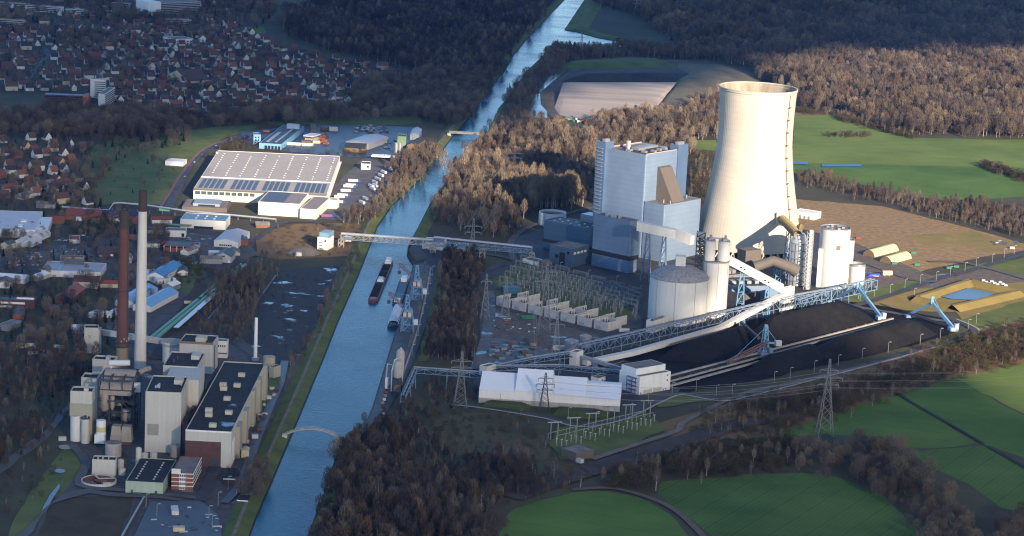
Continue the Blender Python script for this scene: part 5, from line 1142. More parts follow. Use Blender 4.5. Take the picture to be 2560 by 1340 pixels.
CC = {n_: mat('paint_'+n_, c, .5) for n_, c in dict(green=(.03, .17, .10), blue=(.035, .12, .22), white=(.5, .5, .48), red=(.20, .045, .04), brown=(.12, .07, .05), orange=(.45, .14, .04), yellow=(.38, .28, .06), grey=(.22, .23, .25), teal=(.08, .25, .25)).items()}
for px, py, c, lb_ in ((2283,634,'green','left green skip on the meadow edge'),(2292,664,'green','green skip right of the tunnel sheds'),(2372,672,'green','green skip on the site road kerb'),(2390,669,'green','farther green skip on the site road kerb'),(2235,661,'green','green skip at the tunnel shed end'),(2530,622,'white','white box van body at the far car park'),(2145,597,'red','pink container stack behind the tall silo')): skipbox(px, py, CC[c], lb_)
for k in range(9): skipbox(2458+k*7, 703+(k % 3)*3+k*.8, CC['white'], 'white wrapped pallet in the row on the wet yard', (3.6, 2, 2), .1, 'pallet', 'pallet', 'white pallets right of the site road')
r6 = random.Random(8); cols = list(CC)
for k in range(34):
    px = r6.uniform(1228, 1345); py = r6.uniform(858, 902); 
    if py-858 < (px-1260)*.0: continue
    c = r6.choice(['blue', 'blue', 'teal', 'brown', 'white', 'grey', 'grey', 'brown', 'red']); skipbox(px, py, CC[c], '%s site container on the yard left of the white box tower' % c, (6, 2.4, r6.choice((2.6, 2.6, 3.4))), r6.uniform(0, .5))
for k in range(26): skipbox(r6.uniform(1240, 1340), r6.uniform(785, 832), CC[r6.choice(['brown', 'grey', 'white', 'orange', 'brown'])], 'scrap crate among the rubble before the transformer cells', (r6.uniform(1.5, 4), 1.6, 1.4), r6.uniform(0, 3), 'scrap_crate', 'crate', 'scrap crates before the transformer cells')
skipbox(1275, 733, CC['blue'], 'big bright blue container stack at the left end of transformer row', (16, 10, 7)); skipbox(1321, 798, CC['green'], 'long green skip among the rubble', (14, 3.5, 3.5)); skipbox(1400, 875, CC['white'], 'white cabin left of the round tanks', (14, 5, 4)); skipbox(1560, 830, CC['white'], 'white cabin right of the round tanks', (10, 3.5, 3.5))
# ------------------------------------------------------------ pipe bridge across the canal
pb = thing('pipe_bridge', 'long steel pipe bridge crossing the canal on two spans', 'bridge', G(855, 600)); o = pb.location
za = 9.5; e0, e1, e2 = G(853, 597, za), G(1083, 613, za), G(1330, 632, za)
b = MB(); lattice(b, e0-o, e1-o, 7, 5.5, 16, .6); b.build('west_span', M_galv, pb); b = MB(); lattice(b, e1-o, e2-o, 7, 4.5, 18, .6); b.build('east_span', M_bluem, pb)
for u_ in (-2, 0, 2): b = MB(); dv = Vector((0, u_, 6.2)); b.tube([e0-o+Vector((0, u_, -6)), e0-o+dv, e1-o+dv, e1-o+dv+Vector((.5, 0, 3)), e2-o+dv], .8, 8); b.build('pipe', M_vent, pb)
for p in (e0, e1, e1.lerp(e2, .5), e2): b = MB(); trestle(b, p.x-o.x, p.y-o.y, za, 6, 5, .7, 0, 2); b.build('pier', M_conc, pb)
for c, w_, z in ((G(868, 603), (9, 7), 5),): b = MB(); b.cbox((c.x-o.x, c.y-o.y, z/2), (*w_, z)); b.build('valve_house', M_whitew, pb)
q1 = Bld('pump_house', 'white pump house with blue doors beside the canal under the bridge', 'building', (1055,624), (1105,628), (1060,614), 9, M_whitew, M_roofg, .6, fr=frame((1055,624), (1105,628), (1062,612), 0)); q1.front('door', [(.42,.56,0,3.5),(.2,.24,0,2.2)], M_blue)
q2 = Bld('pump_house', 'small white square house with dark roof edge by the quay yard', 'building', (1130,634), (1152,637), (1140,622), 8, M_whitew, M_roofd, .8, fr=frame((1130,634), (1152,637), (1138,622), 0)); q2.front('door', [(.3,.6,0,2.6)], M_galv)
q3 = Bld('stair_block', 'white narrow block with blue top on the west meadow', 'building', (793,626), (818,628), (800,618), 14, M_whitew, M_roofd, .5, fr=frame((793,624), (818,627), (800,615), 0))
q3.part('upper_storey', [(.1,1,.1,1,13.2,19)], mat('pale_blue_cladding', (.16, .26, .36), .5)); q3.front('window', [(.68,.82,9,11.5)], M_glass); q3.front('stair', [(.15,.5,2+3*k,2.5+3*k) for k in range(4)], M_dsteel, .8)
skipbox(745, 640, CC['white'], 'small cream hut on the brown meadow', (7, 5, 4))
t = thing('gravel_heap', 'pale gravel heap on the west meadow', 'gravel heap', G(760, 632)); b = MB(); b.lathe([(20, 0), (9, 5), (.01, 6)], 20); b.build('heap', M_grav, t, smooth=True)
# ------------------------------------------------------------ barges
def barge(label, bow, stern, wd, hull, loads, covered=False, cab='white', zdeck=2.4):
    a, c = G(*bow), G(*stern); d_ = (c-a).to_2d(); L = d_.length; t = thing('barge', label, 'barge', (a.x, a.y, .1), math.atan2(d_.y, d_.x), 'barges on the canal'); w = wd/2
    pl = [(0, -w*.72), (L*.03, -w), (L*.96, -w), (L, -w*.8), (L, w*.8), (L*.96, w), (L*.03, w), (0, w*.72)]; b = MB(); q = inset(pl, 1.0); N = 8
    vs = [(*p, 0) for p in pl]+[(*p, zdeck) for p in pl]; b.add(vs, [(i, (i+1) % N, N+(i+1) % N, N+i) for i in range(N)]+[tuple(range(N, 2*N))]); b.build('hull', hull, t)
    b = MB()
    for s_ in (-1, 1): b.bar((L*.06, s_*w*.93, zdeck+.4), (L*.86, s_*w*.93, zdeck+.4), .6, 1.0)
    b.build('coaming', M_vent if covered else hull, t)
    for x0, x1 in loads:
        b = MB(); n = 6; vs = []
        for i in range(n+1):
            for j in range(5):
                u_ = i/n; v_ = j/4; e_ = math.sin(math.pi*u_)**.4*math.sin(math.pi*v_)**.5 if not covered else 1.2; vs.append((L*(x0+(x1-x0)*u_), (-.82+1.64*v_)*w, zdeck+.3+1.6*e_*(1 if not covered else (.75+.5*math.sin(math.pi*v_)))))
        b.add(vs, [(i*5+j, (i+1)*5+j, (i+1)*5+j+1, i*5+j+1) for i in range(n) for j in range(4)]); b.build('hatch_cover' if covered else 'coal_load', mat('hatch_grey', (.50, .50, .52), .5) if covered else M_coalp, t)
    return t, L, w, zdeck
t, L, w, zd = barge('dark red coal barge under way in mid canal', (931, 757), (973, 656), 9.5, mat('red_brown_hull', (.10, .045, .045), .5), ((.08,.42),(.54,.70),(.72,.88)))
for x0, x1, nm, z in ((.44,.51,'middle_bridge',3.2),(.90,.99,'wheelhouse',4.2)): b = MB(); b.box(L*x0, -w*.7, zd, L*x1, w*.7, zd+z*.55); b.box(L*(x0+.012), -w*.5, zd+z*.55, L*(x1-.01), w*.5, zd+z); b.build(nm, M_whitew, t)
b = MB(); b.box(L*.005, -w*.68, zd, L*.05, w*.68, zd+1.4); b.build('bow_deck', mat('bow_red', (.22, .05, .05), .5), t)
t, L, w, zd = barge('empty dark barge moored at the quay behind the covered one', (992, 762), (1012, 702), 9.5, mat('blue_black_hull', (.03, .045, .06), .5), ())
b = MB(); b.box(L*.08, -w*.8, zd-.2, L*.80, w*.8, zd+.05); b.build('empty_hold', mat('hold_blue', (.05, .14, .2), .6), t)
for x0, x1, z in ((.0,.07,3),(.84,.97,4)): b = MB(); b.box(L*x0+.5, -w*.6, zd+.06, L*x1, w*.6, zd+z); b.build('wheelhouse', M_whitew, t)
t, L, w, zd = barge('barge with pale grey hatch covers moored at the quay', (981, 822), (1000, 766), 10, mat('black_hull', (.015, .016, .018), .5), ((.12,.9),), True)
b = MB(); b.box(L*.01, -w*.6, zd, L*.09, w*.6, zd+1.6); b.build('bow_deck', M_dsteel, t)
# quay cranes
def quay_crane(label, px, py):
    t = thing('quay_crane', label, 'crane', G(px, py)+Vector((0, 0, 1.4)), .12, 'quay cranes'); b = MB()
    for x in (-6, 6):
        for y in (-7, 7): b.bar((x, y, 0), (x*.8, y*.8, 14), 1.1)
    for z in (7, 14): b.bar((-5.5, -6, z), (5.5, -6, z), .9); b.bar((-5.5, 6, z), (5.5, 6, z), .9); b.bar((-5.5, -6, z), (-5.5, 6, z), .9); b.bar((5.5, -6, z), (5.5, 6, z), .9)
    b.build('portal', M_bluem, t); b = MB(); b.cbox((1, 2, 17.5), (8, 11, 6)); b.build('machine_house', M_bluem, t); b = MB(); b.cbox((-2.6, -5.5, 17), (3, 3, 4)); b.cbox((1.6, -5.5, 17), (3, 3, 4)); b.build('ballast', mat('cream_block', (.48, .42, .34), .7), t)
    b = MB(); trestle(b, 0, 2, 34, 8, 2, .8, 0, 5); m_ = b; b.build('mast', M_blue, t); b = MB(); lattice(b, (-3, 6, 20), (-16, 24, 30), 2.4, 2, 9, .5); b.bar((0, 2, 34), (-16, 24, 31), .4); b.build('jib', mat('mauve_steel', (.22, .18, .22), .6), t)
    b = MB(); b.cbox((8, 2, 8), (5, 5, 5)); b.build('cabin', mat('pale_cabin', (.5, .6, .7), .5), t); b = MB(); b.cbox((-16, 24, 22), (3, 3, 3)); b.bar((-16, 24, 22), (-16, 24, 30), .3); b.build('grab', M_dsteel, t)
quay_crane('blue grab crane at the far end of the quay', 1040, 752); quay_crane('blue grab crane over the covered barge', 1016, 830)
t = thing('ship_unloader', 'pale cylindrical ship unloader with pipes at the near end of the quay', 'unloader', G(992, 985)+Vector((0, 0, 1.4)), .1); t.scale = (.72, .75, .8); b = MB(); trestle(b, 0, 0, 16, 12, 9, .9, 0, 3); b.build('portal', M_dsteel, t)
b = MB(); b.lathe([(.01, 15), (5, 17), (5.6, 18), (5.6, 32), (4, 35), (.01, 36)], 24); b.build('receiver', mat('dusty_cream', (.36,.345,.33), .8, scale=.3, var=.12, stain=.15), t, smooth=True); b = MB(); b.lathe([(.01, 20), (5.2, 22), (5.2, 42), (3, 45), (.01, 45.5)], 24, (3, 12)); b.build('receiver', MATS['dusty_cream'], t, smooth=True)
b = MB(); b.tube([(-7, -4, 2), (-7, -2, 24), (-4, 0, 36), (0, 0, 38)], .8, 8); b.tube([(6, 8, 4), (7, 10, 40), (3, 12, 47)], .8, 8); b.tube([(-3, 6, 28), (-12, 10, 29), (-13, 9, 12)], 1, 8); b.build('suction_pipe', M_vent, t); b = MB(); b.cbox((-12, 9, 8), (4, 4, 12)); b.build('intake_tower', M_white, t); b = MB(); b.cbox((0, -4, 6), (9, 5, 7)); b.build('cabin', M_tan, t)
for k in range(10): 
    skipbox(955+k*2.2-r6.uniform(0, 8), 1050-k*9, CC[r6.choice(['blue', 'white', 'red', 'grey'])], 'small gear locker on the near end of the quay', (2.5, 2, 2), r6.uniform(0, 1), 'gear_locker', 'locker', 'gear lockers on the quay').location.z = 1.36
# ------------------------------------------------------------ bridges
ab_ = thing('arch_footbridge', 'pale arched footbridge over the canal in the foreground', 'footbridge', G(712, 1096)); o = ab_.location; a, c = G(712, 1097), G(855, 1107); a.z = 3; c.z = 2.5
for s_ in (-1, 1):
    b = MB(); pts = []; dv = (c-a).to_2d().normalized(); nn = Vector((-dv.y, dv.x, 0))*1.8*s_
    for k in range(25): t_ = k/24; p = a.lerp(c, t_); p.z += 6.5*4*t_*(1-t_)+.6; pts.append(p-o+nn)
    b.tube(pts, .45, 6); 
    for k in range(24): b.bar(pts[k]+Vector((0, 0, 1.3)), pts[k+1]+Vector((0, 0, 1.3)), .2); b.bar(pts[k], pts[k]+Vector((0, 0, 1.3)), .18)
    b.build('arch_girder', mat('arch_beige', (.40, .36, .31), .7), ab_)
b = MB()
for k in range(24):
    t0, t1 = k/24, (k+1)/24; p = a.lerp(c, t0); q = a.lerp(c, t1); p.z += 6.5*4*t0*(1-t0)+.8; q.z += 6.5*4*t1*(1-t1)+.8; b.bar(p-o, q-o, 3.2, .3)
b.build('deck', MATS['arch_beige'], ab_); b = MB(); b.cbox(c-o+Vector((-1.5, -2.4, 1)), (7, .3, 2)); b.build('yellow_sign', mat('sign_yellow', (.7, .42, .02), .5), ab_); b = MB(); b.cbox(c-o+Vector((0, 0, -1)), (4, 6, 4)); b.cbox(a-o+Vector((0, 0, -1)), (4, 6, 4)); b.build('abutment', M_cell, ab_)
rb = thing('road_bridge', 'flat pale road bridge over the canal behind the warehouse', 'bridge', G(1123, 336)); o = rb.location; a, c = G(1123, 331, 6), G(1207, 335, 6); b = MB(); b.bar(a-o, c-o, 9, 1.2); b.build('deck', M_conc, rb)
for s_ in (-1, 1): b = MB(); b.bar(a-o+Vector((0, s_*4.3, 1.1)), c-o+Vector((0, s_*4.3, 1.1)), .3, 1.1); b.build('parapet', M_conc, rb)
for p in (a, c): b = MB(); b.cbox(p-o+Vector((0, 0, -3.5)), (5, 9, 6)); b.build('abutment', M_cell, rb)
# ------------------------------------------------------------ the old power station on the west bank
M_old = mat('old_cream_panel', (.47, .455, .42), .75, scale=.05, var=.05, stain=.08)
M_oldtan = mat('old_tan_panel', (.33, .31, .25), .75, scale=.05, var=.05, stain=.08)
M_brick = mat('dark_red_brick', (.088, .046, .043), .85, scale=.3, var=.18)
M_brickr = mat('red_brick', (.20, .075, .055), .85, scale=.3, var=.15)
M_oldroof = wetmat('old_bitumen_roof', (.016, .018, .022), (.02, .04, .07), .66, .045, .15)
M_oldroof.node_tree.nodes['Principled BSDF'].inputs['Specular IOR Level'].default_value = .3
M_vessel = mat('beige_vessel', (.30, .26, .22), .6, scale=.2, var=.1, stain=.15)
M_rustc = mat('rust_brown', (.125, .055, .045), .8, scale=.1, var=.12)
def chimney(label, base, segs, rings=(), m=None):
    t = thing('chimney', label, 'chimney', base)
    for nm, pr, mm in segs: b = MB(); b.lathe(pr, 32); b.build(nm, mm, t, smooth=True, ang=30)
    for z, r in rings: b = MB(); b.lathe([(r, z), (r+1.1, z), (r+1.1, z+.9), (r, z+.9)], 28); b.build('platform', M_dsteel, t)
    return t
cb = G(350, 920); dx = (PX(cb+Vector((0, 0, 158)))[0]-363)
t = chimney('tall white chimney with a brown cap', cb, [('shaft', [(5.4, 0), (4.6, 70), (3.7, 140)], mat('white_chimney', (.62, .60, .56), .7, scale=.05, var=.05, stain=.1)), ('cap', [(3.75, 140), (3.6, 157), (3.6, 158), (3.0, 158), (3.0, 152), (.01, 152)], mat('soot_brown', (.07, .045, .04), .85, scale=.3))], ())
for z in (145, 150): b = MB(); b.lathe([(3.75, z), (3.95, z), (3.95, z+.5), (3.75, z+.5)], 28); b.build('hoop', M_dsteel, t)
t = chimney('rust brown chimney with beige foot, beside the white one', G(305, 922), [('foot', [(5.4, 0), (5.2, 20)], mat('beige_foot', (.26, .20, .13), .8, scale=.1, var=.08)), ('shaft', [(5.3, 20), (4.7, 70), (4.2, 125)], M_rustc), ('top', [(4.25, 125), (4.0, 136), (4.3, 136), (4.3, 141), (3.4, 141), (3.4, 137), (.01, 137)], MATS['soot_brown'])], ((20, 5.3), (24, 5.2), (70, 4.75), (133, 4.1)))
b = MB(); b.bar((4.6, -2.6, 0), (3.6, -2.2, 134), .5); b.build('ladder', M_dsteel, t)
for k in range(6): a = -1.6+k*.45; b = MB(); b.cbox((5.6*math.cos(a), 5.6*math.sin(a), 26+(k % 2)*2), (.8, .8, 1.6)); b.build('warning_lamp', M_vent, t)
ob = Bld('old_boiler_house', 'nearest cream boiler house block with black flat roof and one grey patch', 'power station', (364,978), (454,981), (393,938), 49, M_old, M_oldroof, 1.0)
ob.part('roof_house', [(.68,.92,.55,.8,47.9,51.5)], M_old); ob.front('grille', [(.06,.38,14,23)], mat('grey_grille', (.25, .245, .22), .7)); ob.parts('roof_vent', [(.25,.29,.3,.36,48,50),(.3,.34,.28,.34,48,51.5),(.2,.24,.28,.34,48,49.5),(.88,.92,.5,.56,48,49.6)], M_vent)
ob.part('rear_wing', [(.35,1.3,1.02,1.9,0,46)], M_old); ob.side('pilaster', [(.52,.58,0,48)], M_oldtan, .6, True)
o2 = Bld('old_boiler_house', 'cream boiler house block behind the nearest one', 'power station', (408,913), (494,917), (433,878), 47, M_old, M_oldroof, 1.0)
o2.part('roof_house', [(.68,.92,.55,.85,45.9,49.5)], M_old); o2.parts('roof_vent', [(.28,.31,.5,.58,46,48.5),(.22,.25,.25,.33,46,48.8)], M_rustc); o2.side('pilaster', [(.45,.5,0,46)], M_oldtan, .6, True)
o3 = Bld('coal_bunker', 'cream bunker building with rusty roof edge', 'building', (449,853), (532,858), (463,834), 28, M_old, M_oldroof, .8)
o3.part('roof_edge', [(-.01,1.01,-.02,.0,26.4,28.3)], M_rust); o3.part('roof_house', [(.45,.75,.15,.55,27,31)], mat('cream_render', (.5, .46, .36), .7, stain=.15)); o3.side('stair_strip', [(.3,.4,2,24)], M_brick, .3, True)
o4 = Bld('stair_block', 'small white block with square windows beside the rusty edged bunker', 'building', (543,852), (569,853), (549,846), 16, M_white, M_roofd, .5); o4.front('window', [(.1+.2*k,.2+.2*k,10.5,12.3) for k in range(4)], M_glass); o4.front('canopy', [(0,1,4.5,5.2)], M_dsteel, 1)
oh = Bld('old_turbine_hall', 'long old turbine hall with dark flat roof and brick end wall', 'power station', (464,1074), (579,1079.5), (569,903), 29, M_old, M_oldroof, .9)
oh.front('brick_panel', [(.0,.78,0,20.5)], M_brick, .2); oh.front('gate', [(.55,.76,0,6.5)], M_dsteel, .35); oh.front('cornice', [(0,1,28,29.2)], M_whitew, .3)
inv = Matrix.Rotation(-oh.an, 2)
for x, y in ((604,938),(558,962),(593,964),(559,972),(568,997),(522,1026),(522,1038),(572,1032),(532,1064)):
    p = inv @ (G(x, y+3, 28.2)-oh.o).to_2d(); b = MB(); b.cbox((p.x, p.y, 29.6), (5.5, 4, 3)); b.build('roof_ventilator', MATS['cream_render'], oh.t)
for f0, f1, h in ((.12,.2,26),(.32,.38,27),(.55,.6,30),(.72,.78,30),(.92,.97,31)):
    oh.part('buttress', [(1.0,1.09,f0,f1,0,h)], M_oldtan)
oh.side('tall_window', [(.02,.05,2,20),(.06,.09,2,20),(.42,.5,4,16),(.64,.7,4,16)], M_whitew, .3, True)
ow = Bld('old_link_wing', 'low brick wing between the cream boiler houses and the turbine hall', 'building', (455,1056), (467,1057), (552,905), 25, M_brick, M_oldroof, .6)
for f in (.2, .5, .8): b = MB(); b.tube([(ow.L*.5, f*ow.W*ow.s, 24), (ow.L*.5, f*ow.W*ow.s, 28.5)], .7, 8); b.build('roof_pipe', M_rustc, ow.t)
ad = Bld('office_block', 'four storey brick and white office block with grey roof', 'office block', (429,1181), (482.5,1184), (448,1140), 13.5, M_brickr, M_roofg, .5)
ad.front('floor_band', [(0,1,z,z+.5) for z in (3.2,6.4,9.6,12.7)], M_whitew, .2); ad.front('window', [(.38+.09*k,.44+.09*k,z,z+1.8) for k in range(3) for z in (1,4.3,7.6,10.6)], M_glass, .22); ad.front('window_panel', [(.36,.64,.6,12.6)], M_whitew, .12)
ad.side('window_band', [(.03,.97,z,z+1.5) for z in (1.2,4.4,7.6,10.8)], M_glass, .2, True); ad.side('floor_band', [(.0,1,z,z+1.4) for z in (2.8,6,9.2,12.1)], M_whitew, .25, True); ad.front('stair_head', [(0.,.42,12.6,16.5)], M_white, .05); ad.front('porch', [(.5,1.05,.0,.5)], M_roofg, 4)
gh = Bld('green_fronted_hall', 'low hall with pale green front and white roof lights', 'hall', (314,1202), (408,1207), (353,1144), 9.5, mat('pale_green_panel', (.33, .40, .32), .6, scale=.1, stain=.1), M_oldroof, .4)
gh.parts('roof_light', [(x,x+.045,y,y+.035,9.1,9.6) for x in (.22,.68) for y in (.12,.22,.32,.42,.52,.62,.72,.82)], M_vent); gh.front('door', [(.15,.2,0,3),(.78,.84,0,3)], M_dsteel)
wb_ = Bld('white_block', 'small cream block with open roof well by the settling basin', 'building', (230.5,1148), (289,1150), (236,1138), 13, M_old, M_oldroof, 1.0); wb_.parts('roof_vent', [(.2,.26,.3,.6,12,13.6),(.4,.46,.3,.6,12,13.6),(.65,.7,.3,.6,12,13.6)], M_vent)
tw1 = Bld('ash_tower', 'nearest tall cream tower with tan waist and twin silos at its foot', 'tower', (176,977), (231,979), (186,965), 41, M_old, M_oldroof, 1.2, zb=31)
tw1.part('waist', [(-.02,1.02,-.03,1.02,21,31)], M_oldtan); tw1.part('shaft', [(.25,1,.1,1,0,21)], M_oldtan); tw1.part('roof_box', [(.6,.8,.1,.4,40,43)], M_old)
for x_, r_ in ((.27, 4.8), (.66, 4.2)): b = MB(); b.lathe([(r_, 0), (r_, 20.9)], 28, (x_*tw1.L, 3*tw1.s)); b.build('silo', M_white, tw1.t, smooth=True)
sl_ = thing('ash_silo', 'slender cream silo before the two tone tower', 'silo', G(213, 1108)); b = MB(); b.lathe([(3.3, 0), (3.3, 20), (.01, 20.5)], 24); b.build('shell', M_old, sl_, smooth=True); b = MB(); b.lathe([(3.4, 20), (3.4, 21.2), (3.1, 21.2)], 20); b.cbox((0, 0, 21.4), (1.6, 1.6, 2)); b.build('railing', M_dsteel, sl_)
tw2 = Bld('ash_tower', 'middle cream tower with open roof well beside the gas plant', 'tower', (203,943), (243,945), (212,931), 35, M_old, M_oldroof, 1.4); tw2.front('opening', [(.1,.8,20,27)], M_dsteel)
tw3 = Bld('ash_tower', 'cream tower directly before the rust brown chimney', 'tower', (231,897), (286,900), (240,887), 33, M_old, M_oldroof, 1.4); tw3.part('roof_box', [(.58,.74,.2,.7,31.5,34.5)], M_old)
sqt = Bld('coal_tower', 'lone cream coal tower with black roof at the left of the chimneys', 'tower', (211,819), (246,819.5), (214.5,811), 24, M_old, M_oldroof, .8); sqt.part('side_shaft', [(1.0,1.2,.1,1.0,0,22)], M_old); b = MB(); b.cyl(.4*sqt.L, -.1, 15, 17.5, .9, n=12); b.build('wall_lamp', M_vent, sqt.t)
gallery('coal_bridge', 'cream covered coal bridge passing behind both chimneys', [G(254,836,15), G(410,860,15)], 5, 4.5, M_old, (.3,.7), M_dsteel)
fs = thing('funnel_silo', 'round white silo with wide dish roof beside the rusty bunker', 'silo', G(428, 905)); b = MB(); b.lathe([(8, 0), (8, 15), (9.8, 18), (9.8, 19.5)], 36); b.build('shell', M_white, fs, smooth=True, ang=25); b = MB(); b.lathe([(9.9, 19.3), (5, 20.6), (.01, 21)], 36); b.build('dish_roof', mat('dish_beige', (.30, .29, .25), .7), fs, smooth=True)
# flue gas plant: dark steel frame carrying vessels
fg = thing('flue_gas_plant', 'dark steel flue gas plant with beige vessels between the towers', 'plant', G(288, 1085)); fw, fd = 14, 34; b = MB()
for x in (-14, -5, 5, 14):
    for y in (0, 12, 24, 36): b.bar((x, y, 0), (x, y, 44), .8)
for z in (9, 18, 27, 36, 44):
    for y in (0, 12, 24, 36): b.bar((-14, y, z), (14, y, z), .9)
    for x in (-14, -5, 5, 14): b.bar((x, 0, z), (x, 36, z), .9)
for z in (0, 9, 18, 27): b.bar((-14, 0, z), (-5, 0, z+9), .5); b.bar((14, 0, z), (5, 0, z+9), .5)
b.build('frame', M_dsteel, fg); b = MB(); [b.box(-13.5, y, z, 13.5, y+10, z+.4) for z in (9.6, 18.6, 27.6) for y in (1, 13, 25)]; b.build('decks', mat('deck_dark', (.03, .034, .04), .8), fg)
for y0, z0 in ((6, 36), (24, 42)):
    b = MB(); vs = []; n = 12
    for x in (-13, 13):
        for k in range(n+1): a = math.pi*k/n; vs.append((x*(.62 if k in (0,) else 1)*.95, y0+7*math.cos(a), z0-4+9*math.sin(a)))
    b.add(vs, [(k, k+1, n+1+k+1, n+1+k) for k in range(n)]+[tuple(range(n+1)), tuple(range(2*n+1, n, -1))]); b.build('barrel_vessel', M_vessel, fg, smooth=True, ang=50)
for x, y, z, r, h in ((-9,3,20,4,13),(-3,2,22,2,9),(8,4,12,4.5,8),(-1,20,8,5,16),(9,22,20,4,12)): b = MB(); b.lathe([(.01, z+h), (r*.8, z+h), (r, z+h-1), (r, z), (r*.4, z-3)], 18, (x, y)); b.build('vessel', M_vessel, fg, smooth=True, ang=50)
b = MB(); b.tube([(-10, 30, 50), (6, 30, 51)], 2.4, 14); b.tube([(-9, 28, 36), (-9, 30, 49)], .8, 8); b.build('white_duct', M_white, fg, smooth=True, ang=50); b = MB(); b.box(13, 8, 33, 18, 12, 40); b.build('panel_box', M_whitew, fg); b = MB(); b.tube([(14, 26, 44), (18, 30, 46), (20, 40, 44)], 2.2, 12); b.build('elbow_duct', M_vessel, fg, smooth=True)
hp = thing('twin_hopper', 'pair of beige tapered hoppers before the flue gas plant', 'hopper', G(304, 1110)); 
for x in (-4, 4): b = MB(); b.add([(x-4.6,-4,3),(x+4.6,-4,3),(x+4.6,5,3),(x-4.6,5,3),(x-3.4,-3,15),(x+3.4,-3,15),(x+3.4,4,15),(x-3.4,4,15)],[(0,1,5,4),(1,2,6,5),(2,3,7,6),(3,0,4,7),(4,5,6,7)]); b.build('hopper', M_vessel, hp)
b = MB(); b.box(-8, -3.5, 0, 8, 4, 3); b.build('base', M_brick, hp)
wk = thing('white_tank', 'white tank on a white box base left of the hoppers', 'tank', G(252, 1112)); b = MB(); b.lathe([(3.8, 9), (3.8, 20), (.01, 20.4)], 22); b.build('vessel', M_whitew, wk, smooth=True, ang=50); b = MB(); b.lathe([(3.85, 11), (3.85, 15)], 22); b.build('yellow_band', mat('faded_yellow', (.5, .44, .22), .6), wk); b = MB(); b.box(-4.4, -4, 2, 3.4, 3, 9); b.build('base', M_whitew, wk)
for nm, lb_, px, py, r, h, mm in (('round_tank','pinkish grey round tank in front of the hoppers',283,1140,6.3,11,mat('pink_grey_tank',(.36,.33,.32),.6,scale=.2,stain=.15)),('column_tank','slim cream column between white block and green hall',346,1174,2.2,17,M_old),('small_tank','left cream tank behind the green hall',362,1152,2.6,6,M_old),('small_tank','right cream tank behind the green hall',384,1154,2.8,7,M_old),('small_tank','squat grey tank at the corner of the nearest boiler house',438,1142,4.2,9,M_vessel),('small_tank','cream tank right of the white block',302,1172,2.4,7,M_old),('small_tank','lower cream tank beside the settling basin',305,1188,2.8,5,M_old),('domed_tank','beige domed tank at the back corner of the turbine hall',672,930,5.4,14,mat('domed_beige',(.36,.34,.27),.7,scale=.1,stain=.1))):
    t = thing(nm, lb_, 'tank', G(px, py)); b = MB(); b.lathe([(r, 0), (r, h)], 28); b.build('shell', mm, t, smooth=True); b = MB(); b.lathe([(r, h), (r*.5, h+.6), (.01, h+.9)], 28); b.build('roof', M_roofg if nm == 'round_tank' else mm, t, smooth=True)
sk = thing('chimney', 'thin white steel stack behind the long turbine hall', 'chimney', G(638, 902)); b = MB(); b.lathe([(1.7, 3), (1.4, 39.5), (1.0, 39.5), (1.0, 38)], 18); b.build('shaft', M_whitew, sk, smooth=True, ang=40); b = MB(); b.cyl(0, 0, 0, 3, 3.2, n=16); b.build('base', M_cell, sk)
bk_ = Bld('pump_house', 'beige box beside the domed tank', 'building', (685,918), (695,912), (680,914), 11, MATS['domed_beige'], M_roofd, .4)
sb_ = thing('settling_basin', 'round settling basin with rust stained water and a bridge', 'settling basin', G(247, 1207)); b = MB(); b.lathe([(13, 0), (13, 2.6), (12.3, 2.6), (12.3, .8)], 40); b.build('wall', M_cell, sb_); b = MB(); b.lathe([(12.3, 2.0), (7, 1.2), (6.9, 1.0)], 40); b.build('sludge_ring', mat('rust_sludge', (.14, .05, .03), .7), sb_); b = MB(); b.lathe([(6.9, 1.0), (.01, 1.0)], 32); b.build('water', MATS['dark_water'], sb_)
b = MB(); b.bar((0, 0, 3.4), (-7, 12, 3.4), 1.4, .4); b.bar((0, 0, 3.4), (11, 3, 3.4), 1.2, .4); b.build('bridge', M_vent, sb_); b = MB(); b.cyl(0, 0, 0, 3.2, 1.6, n=16); b.build('pier', M_rustc, sb_)
skipbox(268, 1216, mat('cream_skip', (.45, .40, .26), .6), 'cream skip at the rim of the settling basin', (6, 2.4, 3)); skipbox(637, 1098, CC['white'], 'white van sized unit at the foot of the turbine hall', (5, 4, 4)); skipbox(612, 1142, MATS['cream_skip'], 'cream transformer box at the foot of the turbine hall', (6, 6, 6)); skipbox(672, 1000, CC['white'], 'lower white cabinet on the grass behind turbine hall', (4, 3.5, 3.5)); skipbox(680, 978, CC['white'], 'upper white cabinet on the grass behind turbine hall', (4, 3.5, 3.5)); skipbox(437, 1284, CC['white'], 'long white trailer parked on the forecourt', (5, 14, 4)); skipbox(447, 1330, MATS['cream_skip'], 'cream kiosk at the forecourt gate', (8, 5, 4)); skipbox(156, 1101, M_old, 'small cream shed left of the two tone tower', (6, 4, 3))
area('slab', [(146,1119),(152,1116),(163,1115),(175,1117),(181,1121),(176,1125),(163,1127),(151,1125)], M_conc); area('pond', [(134,1180),(140,1176),(149,1175),(160,1177),(164,1181),(158,1185),(149,1186),(139,1184)], M_pond); area('puddle', [(108,1270),(125,1240),(148,1212),(150,1222),(133,1248),(118,1275),(100,1300)], M_pond); area('road_wet', [(160,1235),(220,1225),(330,1238),(460,1250),(455,1256),(320,1246),(225,1236),(130,1262),(70,1345),(40,1345),(110,1275)], M_asph2); area('forecourt', [(335,1345),(375,1258),(500,1255),(545,1290),(555,1345)], MATS['blue_wet_asphalt'])
